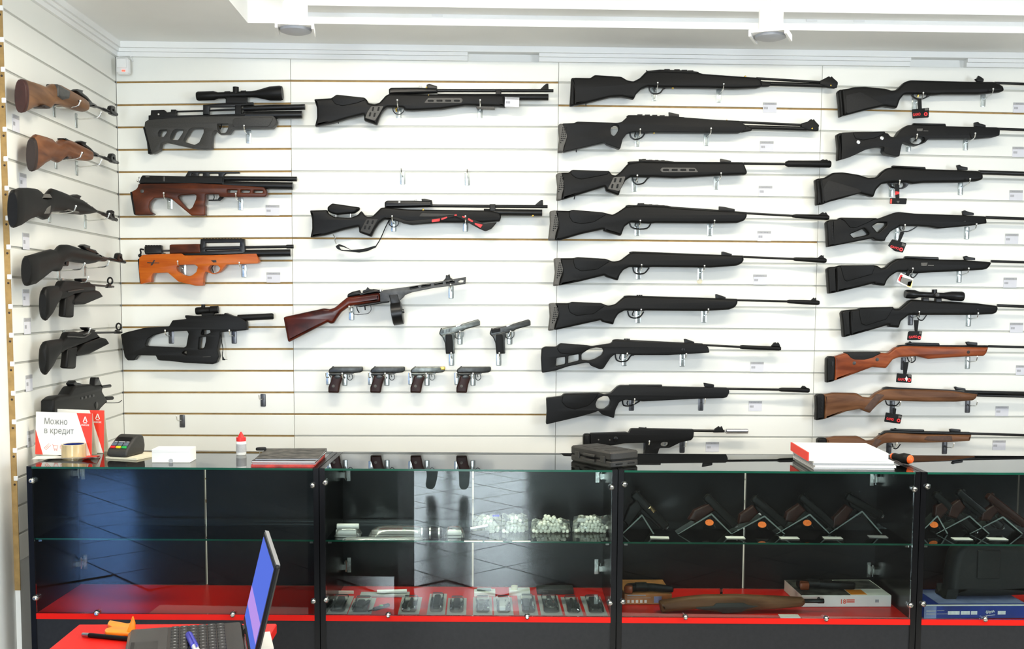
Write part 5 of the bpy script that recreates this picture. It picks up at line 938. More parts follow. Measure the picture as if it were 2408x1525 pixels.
# ---- pistols on folded acrylic stands (third and fourth cabinet)
zst = ZSH+.0015
def stand(px, py_top, lean, label, sticker, scale=1.0, foot=None):
    """inverted-V acrylic stand whose ridge is at picture point px,py_top"""
    t = Thing('acrylic_stand', label, 'stand', 'clear acrylic pistol stands')
    Yc = -1.25; p = onY(px, py_top, Yc); hgt = p.z-zst; L = .118*scale; Rr = .075*scale; th = .003
    pr = [(-L, 0), (-L+th*1.6, 0), (0, hgt-th*1.8), (Rr-th*1.8, 0), (Rr, 0), (th*.6, hgt), (-th*.6, hgt)]
    G = Geo(); G.slab([pr], Vector((p.x, Yc, zst)), X_, Z_, -Y_, .055, 0, 1, 0)
    n = len(pr); mi = []
    for f in G.f:
        c = sum((G.v[i] for i in f), Vector())/len(f); mi.append(1 if abs(c.y-Yc) > .0265 else 0)
    t.addme('bent_sheet', mesh('bent_sheet', G.v, G.f, False, ['acrylic', 'pale_edge'], mi))
    if sticker:
        u = X_; nn = Vector((0, -.86, .5)); vv = nn.cross(u); cc = onY(px-1, py_top+25, Yc-.022)
        G = Geo(); G.slab([soft([(-.026, -.022), (.024, -.022), (.0, .024)], .004)], cc, u, vv, nn, .002, 0, 1, -.0014); t.add('front_plate', G, 'acrylic', smooth=False)
        G = Geo(); k = 20; G.add([cc+nn*.0015+u*.015*math.cos(2*math.pi*i/k)+vv*.0115*math.sin(2*math.pi*i/k) for i in range(k)]+[cc+nn*.0008+u*.015*math.cos(2*math.pi*i/k)+vv*.0115*math.sin(2*math.pi*i/k) for i in range(k)], [tuple(range(k)), tuple(reversed(range(k, 2*k)))]+[(i, (i+1) % k, k+(i+1) % k, k+i) for i in range(k)])
        t.add('sticker', G, 'orange_sticker', 'round orange sticker')
    t.end()
def stand_card(x, y, label, m='paper'):
    p = onZ(x, y, zst); G = Geo(); M = Matrix.Translation(p) @ Matrix.Rotation(RND.uniform(-.12, .02), 4, 'Z')
    G.box((-.032, -.018, 0), (.032, .018, .0008), M); one('name_card', G, m, label, 'price tag', 'white cards lying on the glass shelves', smooth=False)
def shelf_pistol(a, b, thick, grip, label, mm='polymer', gm='grip_brown', shiny=False, Y=-1.25):
    """slide runs from picture point a (rear, high) to b (muzzle, low); grip traced"""
    t = Up('pistol', label, 'pistol', Y, 'pistols lying on the acrylic stands'); (ax, ay), (bx, by) = a, b
    d = Vector((bx-ax, by-ay)).normalized(); n = Vector((d.y, -d.x))*thick/2
    q = lambda s, k: '%f,%f ' % (ax+(bx-ax)*s+n.x*k, ay+(by-ay)*s+n.y*k)
    sl = t.p('slide', mm, q(0, .55)+q(.03, 1)+q(.97, 1)+q(1, .7)+q(1, -.75)+q(.97, -1)+q(.03, -1)+q(0, -.6), .026, .006)
    t.p('frame', mm, q(.12, -.8)+q(.92, -.7)+q(.9, -1.35)+q(.6, -1.5)+q(.5, -1.9)+q(.2, -1.8), .022, .004)
    t.p('grip', gm, grip, .028, .006); t.p('rear_sight', mm, q(.03, .9)+q(.03, 1.35)+q(.08, 1.35)+q(.09, .9), .008, .001, r=.5, parent=sl)
    if shiny: t.p('ejection_port', 'gold_plate', q(.42, .95)+q(.60, 1.02)+q(.60, .0)+q(.42, -.05), .028, .006, label='shiny golden ejection port', parent=sl)
    G = Geo(); p0, p1 = onY(bx, by, Y), onY(bx+d.x*1.5, by+d.y*1.5, Y); G.lathe(p0, p1, [(0, .007), (1, .007)], 12); t.add('muzzle', G, 'brushed_steel', parent=sl)
    # trigger guard as a small ring
    c = Vector((ax+(bx-ax)*.47, ay+(by-ay)*.47))-n*2.4; G = Geo(); G.wire([onY(c.x+thick*.42*math.cos(k*math.pi/6), c.y+thick*.42*math.sin(k*math.pi/6), Y) for k in range(13)], .0018); t.add('trigger_guard', G, mm); t.end()
CST = 'clear acrylic stand '
stand(1507, 1206, 0, CST+'under the pistol with the golden port', False, .6); stand(1669, 1203, 0, CST+'with an orange sticker, left of the white gap', True); stand(1793, 1208, 0, CST+'with an orange sticker, right of the white gap', True); stand(1899, 1204, 0, CST+'with an orange sticker, third one', True); stand(2021, 1197, 0, CST+'under the rightmost pistol of the third cabinet', False)
shelf_pistol((1490, 1160), (1568, 1240), 21, '1480,1190 1500,1172 1512,1195 1478,1240 1466,1225', 'black pistol with a shiny golden port on a clear stand', gm='polymer', shiny=True)
shelf_pistol((1660, 1167), (1731, 1236), 19, '1632,1200 1668,1184 1682,1200 1640,1228 1618,1222', 'dark pistol with brown grip on a stickered stand, just left of the white gap')
shelf_pistol((1772, 1170), (1850, 1234), 19, '1740,1210 1772,1188 1784,1206 1762,1228 1736,1232', 'dark pistol with reddish grip on a stickered stand, just right of the white gap')
shelf_pistol((1884, 1166), (1968, 1240), 17, '1850,1205 1880,1184 1896,1200 1868,1228 1845,1226', 'dark slim pistol on the third stickered stand')
shelf_pistol((1992, 1166), (2075, 1213), 19, '1960,1218 1990,1186 2008,1198 1985,1234 1958,1240', 'dark pistol with red-brown grip on the rightmost stand of the third cabinet')
stand(2197, 1208, 0, CST+'with an orange sticker in the right-edge cabinet', True, .55); stand(2272, 1208, 0, CST+'second one in the right-edge cabinet', False); stand(2350, 1210, 0, CST+'at the right edge of the picture', False)
shelf_pistol((2200, 1160), (2296, 1250), 18, '2200,1190 2216,1180 2232,1198 2208,1226 2196,1222', 'long dark pistol on the first stand of the right-edge cabinet'); shelf_pistol((2255, 1155), (2358, 1240), 18, '2235,1190 2258,1174 2272,1192 2250,1220 2230,1214', 'long dark pistol on the second stand of the right-edge cabinet', 'gun_metal')
shelf_pistol((2325, 1165), (2415, 1235), 18, '2310,1205 2338,1186 2350,1200 2330,1225 2308,1224', 'brownish long pistol at the right edge of the picture', 'grip_brown')
for x, y, w in ((1551, 1263, 'below the golden-port pistol'), (1729, 1263, 'in front of the white gap'), (1856, 1264, 'in front of the second stickered stand'), (1958, 1264, 'in front of the third stickered stand'), (2262, 1266, 'first in the right-edge cabinet'), (2345, 1266, 'second in the right-edge cabinet')): stand_card(x, y, 'white name card on the glass shelf '+w)
stand_card(2064, 1261, 'dim grey name card on the glass shelf below the rightmost stand', 'paper_grey')
# ---- bags of white balls and other packs on the shelf of the second cabinet
def ball_bag(x0, x1, ytop, ybot, label, nb=42, Y=-1.24, topw=.8, film=True):
    t = Thing('ball_bag', label, 'bag', 'clear bags of white balls')
    a, b = onY(x0, ybot, Y), onY(x1, ybot, Y); zt = onY(x0, ytop, Y).z; w = b.x-a.x; cx = (a.x+b.x)/2; z0 = zst; hh = zt-z0; G = Geo(); R = .0068
    rr = random.Random(int(x0)); n = 0
    for lay in range(5):
        zz = z0+R+lay*R*1.6; span = w*(.46-.075*lay)
        for i in range(int(2*span/(R*1.9))):
            for dy in (-.016, 0, .016): G.ball((cx-span+R+i*R*1.9+rr.uniform(-.001, .001)+(lay % 2)*R+rr.uniform(-.003, .003), Y+dy+rr.uniform(-.003, .003), zz+rr.uniform(-.002, .003)), R*rr.uniform(.95, 1.1), 5)
    o = t.add('balls', G, 'ball_white', kind='stuff')
    # crumpled film: pillow with a flat gathered top
    G = Geo(); v = []; f = []; nx, nz = 12, 8
    for s in (1, -1):
        for j in range(nz+1):
            for i in range(nx+1):
                u, q = i/nx*2-1, j/nz; bulge = (1-u**4)*(.034*math.sin(math.pi*min(1, q*.62+.22))*(1-q)**.5+.002)
                v.append(Vector((cx+u*w/2*(1-(1-topw)*q*.4), Y-s*bulge+rr.uniform(-.002, .002), z0+hh*q*(1+.06*math.sin(u*9+x0))+.0006)))
    k = (nx+1)*(nz+1)
    for s in (0, 1):
        for j in range(nz):
            for i in range(nx):
                p = s*k+j*(nx+1)+i; q = (p, p+1, p+nx+2, p+nx+1); f.append(q if s == 0 else tuple(reversed(q)))
    G.add(v, f); t.add('film', G, 'bag_film'); return t
for x0, x1, yt, yb, w in ((1110, 1180, 1210, 1258, 'leftmost, with a blue mark'), (1178, 1243, 1208, 1256, 'second from the left'), (1247, 1342, 1220, 1270, 'third, the broadest'), (1345, 1436, 1212, 1270, 'rightmost, with a folded paper top')):
    t = ball_bag(x0, x1, yt, yb, 'clear bag of white balls on the glass shelf, '+w)
    if 'blue' in w: p = onY(1166, 1212, -1.27); G = Geo().box((p.x-.012, -1.272, p.z-.003), (p.x+.012, -1.27, p.z+.004)); t.add('mark', G, 'blue_plastic', smooth=False)
    if 'folded' in w: p = onY(1370, 1222, -1.25); G = Geo().box((p.x-.018, -1.252, p.z-.006), (p.x+.018, -1.249, p.z+.006)); t.add('paper_label', G, 'paper', smooth=False)
    t.end()
def laid(x, y, z): return onZ(x, y, z)
def film_pack(x0, x1, y, h, d, label, inner):
    t = Thing('clear_pack', label, 'package', 'clear packs on the glass shelf'); a, b = laid(x0, y, zst), laid(x1, y, zst); Y = a.y+d/2
    G = Geo(); rr = random.Random(int(x0)); v = []; nx, ny = 14, 6
    for s in (0, 1):
        for j in range(ny+1):
            for i in range(nx+1):
                u, q = i/nx, j/ny*2-1; e = (1-(2*u-1)**6)*(1-q*q); v.append(Vector((a.x+(b.x-a.x)*u, Y+q*d/2, zst+.0008+(h*e+rr.uniform(0, .003) if s else 0))))
    k = (nx+1)*(ny+1); f = []
    for s in (0, 1):
        for j in range(ny):
            for i in range(nx):
                p = s*k+j*(nx+1)+i; q = (p, p+1, p+nx+2, p+nx+1); f.append(q if s else tuple(reversed(q)))
    G.add(v, f); t.add('film', G, 'bag_film')
    for nm, m, xx0, xx1, r, dz in inner:
        G = Geo(); p0, p1 = laid(xx0, y, zst), laid(xx1, y, zst); G.lathe((p0.x, Y, zst+r+dz), (p1.x, Y, zst+r+dz), [(0, r*.9), (.04, r), (.96, r), (1, r*.9)], 12); t.add(nm, G, m)
    t.end()
film_pack(786, 848, 1262, .030, .06, 'clear pack of two white tubes at the left end of the glass shelf', [('tube', 'white_gloss', 788, 836, .010, .001), ('tube', 'white_gloss', 790, 842, .010, .021)])
film_pack(866, 1006, 1262, .030, .08, 'long clear pack with pale tubes on the glass shelf', [('tube', 'paper_grey', 872, 1000, .008, .001), ('rod', 'white_gloss', 876, 990, .004, .002)])
film_pack(806, 1000, 1270, .008, .03, 'thin flat clear strip at the front of the glass shelf', [('rod', 'white_gloss', 812, 992, .0028, .001)])
film_pack(1044, 1092, 1264, .032, .07, 'small crumpled clear pack right of the black roller', [('part', 'white_gloss', 1052, 1084, .009, .002)])
t = Thing('black_roller', 'short black roller with pale bands standing on the glass shelf', 'accessory'); p = laid(1010, 1266, zst)
G = Geo(); G.lathe((p.x-.03, p.y, zst+.021), (p.x+.045, p.y, zst+.021), [(0, .016), (.1, .019), (.9, .019), (1, .016)], 16); t.add('body', G, 'polymer')
for dx in (-.028, .0, .03): G = Geo(); G.lathe((p.x+dx, p.y, zst+.021), (p.x+dx+.005, p.y, zst+.021), [(0, .0205), (1, .0205)], 16); t.add('band', G, 'brushed_steel')
G = Geo().box((p.x-.012, p.y-.006, zst), (p.x+.014, p.y+.006, zst+.01)); t.add('foot', G, 'polymer'); t.end()
t = Thing('tool_pack', 'dark hand tool in a clear pouch in front of the ball bags', 'tool'); p = laid(1120, 1256, zst)
G = Geo(); G.rbox((p.x-.02, p.y-.02, zst), (p.x+.045, p.y+.012, zst+.012), .006); t.add('handle', G, 'polymer_grey'); G = Geo(); G.lathe((p.x-.02, p.y, zst+.02), (p.x+.04, p.y+.006, zst+.03), [(0, .006), (1, .006)], 10); t.add('shaft', G, 'brushed_steel'); t.end()
for x, y, w in ((1113, 1272, 'leftmost of three'), (1161, 1272, 'middle of three'), (1226, 1272, 'rightmost of three')):
    p = onZ(x, y, zst); G = Geo().box((p.x-.031, p.y-.006, zst), (p.x+.031, p.y+.010, zst+.0009)); one('name_card', G, 'paper', 'white name card on the glass shelf below the ball bags, '+w, 'price tag', 'white cards lying on the glass shelves', smooth=False)
# ---- blister packs lying on the red floor of the second cabinet
zrd = ZRT+.001
def blister(x0, x1, y0, y1, label, item, im='polymer', card='paper_grey', red=False):
    t = Thing('blister_pack', label, 'package', 'blister packs in the second cabinet'); a, b, c = onZ(x0, y1, zrd), onZ(x1, y1, zrd), onZ((x0+x1)/2, y0, zrd)
    yf, yb = max(a.y, yfront((a.x+b.x)/2)+.014), c.y; cx = (a.x+b.x)/2; w = b.x-a.x; d = yb-yf
    G = Geo(); G.box((cx-w/2, yf, zrd), (cx+w/2, yb, zrd+.0015)); t.add('card', G, card, smooth=False)
    G = Geo(); G.box((cx-w*.3, yb-d*.16, zrd+.0015), (cx+w*.3, yb-d*.03, zrd+.0022)); t.add('header', G, 'paper', smooth=False)
    G = Geo(); G.rbox((cx-w*.36, yf+d*.08, zrd+.0015), (cx+w*.36, yf+d*.78, zrd+.024), .01); t.add('bubble', G, 'blister')
    G = Geo(); k = item
    if k == 'case': G.rbox((cx-w*.18, yf+d*.2, zrd+.003), (cx+w*.18, yf+d*.72, zrd+.020), .006)
    elif k == 'knife': G.slab([soft([(-w*.28, -d*.1), (-w*.2, -d*.16), (w*.3, d*.16), (w*.28, d*.24), (-w*.1, d*.05)], .006)], Vector((cx, yf+d*.45, zrd+.011)), X_, Y_, Z_, .012, .003)
    elif k == 'ring': G.wire([(cx+w*.2*math.cos(q*math.pi/8), yf+d*.4+d*.18*math.sin(q*math.pi/8), zrd+.013) for q in range(17)], .005); G.rbox((cx-w*.12, yf+d*.55, zrd+.003), (cx+w*.12, yf+d*.75, zrd+.02), .005)
    elif k == 'tube': G.lathe((cx-w*.02, yf+d*.12, zrd+.011), (cx+w*.04, yf+d*.72, zrd+.011), [(0, .007), (.5, .009), (.55, .006), (1, .006)], 12)
    else: G.rbox((cx-w*.22, yf+d*.18, zrd+.003), (cx+w*.1, yf+d*.62, zrd+.018), .005); G.lathe((cx+w*.05, yf+d*.3, zrd+.012), (cx+w*.25, yf+d*.6, zrd+.012), [(0, .006), (1, .006)], 10)
    t.add('item', G, im); t.end()
BL = [(765, 815, 1402, 1444, 'case', 'polymer', 'at the far left with a white header'), (817, 872, 1406, 1445, 'tool', 'polymer_grey', 'second from the left'), (935, 985, 1404, 1446, 'tube', 'blued_steel', 'fourth from the left'), (1003, 1046, 1396, 1447, 'case', 'polymer', 'with a tall black pouch'), (1050, 1096, 1406, 1447, 'case', 'gun_metal', 'with a square black item, near the white gap'),
      (1112, 1158, 1404, 1447, 'tool', 'blister', 'pale, left of the two pale ones'), (1162, 1208, 1404, 1447, 'tool', 'paper', 'pale, right of the two pale ones'), (1222, 1266, 1400, 1446, 'tool', 'blued_dark', 'with a folding tool'), (1273, 1324, 1400, 1448, 'ring', 'chrome', 'with a chrome ring and black pouch'), (1330, 1372, 1404, 1447, 'tube', 'polymer', 'with a thin black tool'), (1380, 1430, 1402, 1448, 'case', 'polymer', 'at the far right of the row')]
for x0, x1, y0, y1, it, im, w in BL: blister(x0, x1, y0, y1, 'blister pack on the red cabinet floor, '+w, it, im)
t = Thing('folding_knife', 'black knife with a green spot on bare red floor among the blister packs', 'knife'); a, b = onZ(878, 1436, zrd), onZ(927, 1421, zrd); d = (b-a).normalized(); nn = Z_.cross(d)
G = Geo(); G.slab([soft([(-.0, -.006), (.075, -.008), (.078, .004), (.05, .009), (0, .006)], .004)], a+Z_*.006, d, nn, Z_, .011, .003); t.add('handle', G, 'polymer'); G = Geo(); G.slab([[(-.03, -.004), (.0, -.005), (0, .005), (-.025, .003)]], a+Z_*.006, d, nn, Z_, .003, .0005); t.add('blade', G, 'blued_dark')
G = Geo(); p = a+d*.038+Z_*.011; G.lathe(p, p+Z_*.002, [(0, .007), (1, .006)], 12); t.add('spot', G, 'green_plastic', 'bright green spot'); t.end()
def box_thing(name, x0, x1, ybase, h, d, m, label, cat, z=zrd, parts=()):
    t = Thing(name, label, cat); a, b = onZ(x0, ybase, z), onZ(x1, ybase, z); y = (a.y+b.y)/2
    G = Geo(); G.rbox((a.x, y, z), (b.x, y+d, z+h), .002); t.add('body', G, m)
    for ip, (nm, mm, u0, u1, v0, v1) in enumerate(parts):
        G = Geo().box((a.x+(b.x-a.x)*u0, y-.0008-.0002*ip, z+h*v0), (a.x+(b.x-a.x)*u1, y+.001, z+h*v1)); t.add(nm, G, mm, smooth=False)
    return t, a, b, y
t, a, b, y = box_thing('tube_box', 1115, 1165, 1402, .016, .05, 'white_gloss', 'white box with a greenish tube on top, at the back left of the white gap', 'box'); G = Geo(); G.lathe((a.x+.01, y+.02, zrd+.022), (b.x-.015, y+.02, zrd+.022), [(0, .006), (1, .006)], 12); t.add('tube', G, 'pale_edge'); t.end()
t, a, b, y = box_thing('tube_box', 1197, 1247, 1400, .018, .05, 'white_gloss', 'white box with a small yellow tin on top at the back', 'box'); G = Geo(); G.lathe((a.x+.02, y+.02, zrd+.018), (a.x+.02, y+.02, zrd+.032), [(0, .012), (1, .012)], 16); t.add('tin', G, 'paper_cream'); t.end()
t, a, b, y = box_thing('flat_case', 1263, 1349, 1397, .020, .06, 'polymer_grey', 'flat dark grey case at the back of the red floor', 'case', parts=(('print', 'insert_rubber', .15, .3, .4, .6),)); t.end()
t, a, b, y = box_thing('flat_box', 846, 962, 1404, .008, .05, 'paper_grey', 'long flat grey box with clear tubes at the back left', 'box'); G = Geo(); G.lathe((a.x+.06, y+.02, zrd+.016), (b.x-.01, y+.03, zrd+.016), [(0, .007), (1, .007)], 12); t.add('tube', G, 'white_gloss'); t.end()
t, a, b, y = box_thing('name_stand', 787, 832, 1396, .012, .004, 'paper', 'white card strip standing at the back left corner', 'price tag'); t.end()
# ---- third cabinet floor: boxes, bare rifle stock, card
t, a, b, y = box_thing('gun_box', 1468, 1580, 1420, .038, .20, 'box_orange', 'orange-brown gun box with white symbols at the left of the red floor', 'box', parts=(('print', 'ink_light', .06, .45, .80, .9), ('line', 'ink_light', .05, .55, .60, .63), ('icon', 'paper', .06, .11, .15, .42), ('icon', 'paper', .15, .20, .15, .42), ('icon', 'paper', .24, .29, .15, .42), ('icon', 'paper', .33, .38, .15, .42), ('icon', 'paper', .42, .47, .15, .42), ('icon', 'blue_box_pale', .62, .78, .15, .75)))
G = Geo().box((b.x-.06, y+.05, zrd+.0382), (b.x-.005, y+.085, zrd+.0395)); t.add('label', G, 'paper', smooth=False); t.end()
t = Thing('revolver', 'black revolver with reddish grip lying on the orange-brown gun box', 'revolver'); z = zrd+.040; p = onZ(1505, 1398, z)
G = Geo(); G.slab([soft([(-.05, -.02), (.0, -.01), (.05, -.005), (.12, -.03), (.125, -.02), (.06, .02), (.0, .03), (-.04, .02)], .008)], p+Vector((0, .05, .013)), X_, Y_, Z_, .024, .006); t.add('frame', G, 'polymer'); G = Geo(); G.lathe(p+Vector((-.01, .05, .016)), p+Vector((.03, .052, .016)), [(0, .016), (1, .016)], 12); t.add('cylinder', G, 'gun_metal')
G = Geo(); G.slab([soft([(-.055, -.02), (-.025, -.03), (-.02, .0), (-.045, .01)], .006)], p+Vector((0, .04, .014)), X_, Y_, Z_, .027, .006); t.add('grip', G, 'wood_rust'); t.end()
t = Thing('rifle_stock', 'brown wooden rifle with dark action lying across the red floor', 'air rifle'); Y = -1.345
def lay_pts(q, z): return [(onY(x_, y_, Y-.02).x, onY(x_, y_, Y-.02).z) for x_, y_ in soft(pts(q), 4)]
G = Geo(); zz = lay_pts('1551,1417 1600,1408 1660,1402 1740,1401 1850,1406 1893,1408 1896,1420 1888,1428 1830,1433 1770,1437 1700,1442 1640,1434 1556,1442', 0); lo = min(b2 for a2, b2 in zz); zz = [(a2, b2-lo+zrd) for a2, b2 in zz]; G.slab([zz], Vector((0, Y, 0)), X_, Z_, -Y_, .045, .014, 3); t.add('stock', G, 'wood_brown')
G = Geo(); zz = [(a2, b2-lo+zrd) for a2, b2 in lay_pts('1634,1427 1678,1424 1682,1417 1748,1416 1760,1422 1784,1424 1770,1428 1750,1432 1745,1438 1700,1441 1685,1434 1640,1432', 0)]; G.slab([zz], Vector((0, Y, 0)), X_, Z_, -Y_, .006, .002, 2, .024); t.add('action', G, 'polymer_grey')
a, b = onY(1893, 1414, Y), onY(1937, 1414, Y); G = Geo(); G.lathe((a.x-.01, Y, a.z-lo+zrd+.002), (b.x, Y, b.z-lo+zrd+.002), [(0, .0075), (.7, .0075), (.72, .0085), (1, .0085)], 12); br = t.add('barrel', G, 'gun_metal'); G = Geo(); G.ball((b.x-.018, Y, b.z-lo+zrd+.011), .005); t.add('front_sight', G, 'gun_metal', parent=br); t.end()
stand_pin = Thing('small_bolt', 'small black bolt with chrome head standing on the red floor behind the wooden rifle', 'bolt'); p = onZ(1696, 1401, zrd); G = Geo(); G.lathe((p.x, p.y, zrd), (p.x, p.y, zrd+.018), [(0, .005), (1, .005)], 10); stand_pin.add('shank', G, 'polymer'); G = Geo(); G.lathe((p.x, p.y, zrd+.018), (p.x, p.y, zrd+.028), [(0, .007), (1, .006)], 12); stand_pin.add('head', G, 'chrome'); stand_pin.end()
p = onZ(1856, 1448, zrd); G = Geo(); G.box((-.034, -.02, 0), (.034, .02, .0012), Matrix.Translation(p) @ Matrix.Rotation(-.05, 4, 'Z')); one('name_card', G, 'paper', 'white card at the front of the red floor below the wooden rifle', 'price tag', smooth=False)
t, a, b, y = box_thing('gun_box', 1884, 2096, 1426, .041, .22, 'paper', 'white gun box with a picture lid at the right of the red floor', 'box')
def top_patch(u0, u1, v0, v1, m, nm): G = Geo().box((a.x+(b.x-a.x)*u0, y+.22*v0, zrd+.0412), (a.x+(b.x-a.x)*u1, y+.22*v1, zrd+.0418)); t.add(nm, G, m, smooth=False)
top_patch(.0, .55, .02, .98, 'cover_dark', 'lid_picture'); top_patch(.56, .74, .05, .35, 'orange_plastic', 'lid_patch'); top_patch(.56, .98, .4, .95, 'cover_dark', 'lid_picture')
G = text_geo('18', .022, Vector((a.x+(b.x-a.x)*.46, y-.001, zrd+.012)), X_, Z_, -Y_, .0006, bold=True); t.add('lettering', G, 'ink_red', 'red number 18')
for v in (.45, .62): G = Geo().box((a.x+(b.x-a.x)*.50, y-.0012, zrd+.041*v-.0025), (a.x+(b.x-a.x)*.59, y, zrd+.041*v+.0015)); t.add('lettering', G, 'ink_red', smooth=False)
G = Geo().box((a.x+(b.x-a.x)*.82, y-.0012, zrd+.016), (a.x+(b.x-a.x)*.86, y, zrd+.026)); t.add('stamp', G, 'ink_light', smooth=False); t.end()
t = Thing('revolver', 'black revolver with reddish grip lying on the white gun box', 'revolver'); z = zrd+.0425; p = onZ(1905, 1386, z)
G = Geo(); G.slab([soft([(-.03, -.02), (.02, -.012), (.10, -.03), (.16, -.035), (.17, -.02), (.06, .02), (.0, .03), (-.04, .02)], .008)], p+Vector((0, .03, .013)), X_, Y_, Z_, .024, .006); t.add('frame', G, 'polymer'); G = Geo(); G.lathe(p+Vector((.0, .03, .016)), p+Vector((.04, .026, .016)), [(0, .017), (1, .017)], 12); t.add('cylinder', G, 'gun_metal')
G = Geo(); G.slab([soft([(-.04, -.03), (-.005, -.03), (.0, .0), (-.03, .012)], .006)], p+Vector((0, .02, .014)), X_, Y_, Z_, .027, .006); t.add('grip', G, 'wood_rust'); t.end()
# ---- fourth cabinet: blue box with lettering bars too small to read, black holster bag on top
t, a, b, y = box_thing('blue_box', 2172, 2420, 1453, .043, .22, 'blue_box', 'blue printed box with white lettering at the bottom right', 'box', parts=(('pale_panel', 'blue_box_pale', .0, .115, .02, .98), ('print', 'ink_light', .02, .11, .55, .66), ('print', 'ink_light', .02, .11, .32, .42), ('print', 'ink_light', .12, .19, .62, .66), ('print', 'ink_light', .12, .22, .36, .40)))
u = .225
for wd_, n in ((.0125, 9), (0, 1), (.0125, 7), (0, 1), (.012, 5)):
    for i in range(n):
        if wd_: G = Geo().box((a.x+(b.x-a.x)*u, y-.0018, zrd+.0135), (a.x+(b.x-a.x)*(u+wd_*.82), y-.0006, zrd+.0255)); t.add('lettering', G, 'paper', smooth=False); u += wd_
        else: u += .010
for i in range(6): G = Geo().box((a.x+(b.x-a.x)*(.70+i*.0125), y-.0018, zrd+.0135), (a.x+(b.x-a.x)*(.70+i*.0125+.0105), y-.0006, zrd+.0255)); t.add('lettering', G, 'paper', smooth=False)
G = Geo(); x0_, xs = a.x+(b.x-a.x)*.585, (b.x-a.x)*.085; G.wire([(x0_+xs*q/16, y-.0015, zrd+.02+.008*math.sin(q*1.9)*(1-q/30)+q*.0003) for q in range(17)], .0012); G.wire([(x0_, y-.0015, zrd+.010), (x0_+xs*1.05, y-.0015, zrd+.0125)], .0008); t.add('script_logo', G, 'paper')
G = Geo().box((a.x, y-.0008, zrd+.0435), (b.x, y+.012, zrd+.045)); t.add('lid_rim', G, 'paper', smooth=False); G = Geo().box((a.x+.06, y+.03, zrd+.0432), (b.x, y+.2, zrd+.0445)); t.add('lid_print', G, 'blue_box_pale', smooth=False); t.end()
t = Thing('holster_bag', 'bulky black holster bag standing on the blue box', 'bag'); Y = -1.33; z0 = zrd+.049
zz = [(onY(x_, y_, Y).x, max(z0, onY(x_, y_, Y).z)) for x_, y_ in soft(pts('2210,1420 2228,1385 2230,1345 2240,1295 2262,1272 2330,1268 2400,1280 2440,1300 2450,1395 2330,1408 2280,1414'), 10)]; G = Geo(); G.slab([zz], Vector((0, Y+.02, 0)), X_, Z_, -Y_, .09, .03, 4); t.add('pouch', G, 'polymer_soft')
G = Geo(); q0 = onY(2320, 1300, Y-.03); G.rbox((q0.x-.03, Y-.032, q0.z-.09), (q0.x+.05, Y-.024, q0.z+.01), .01); t.add('flap', G, 'polymer_soft'); t.end()
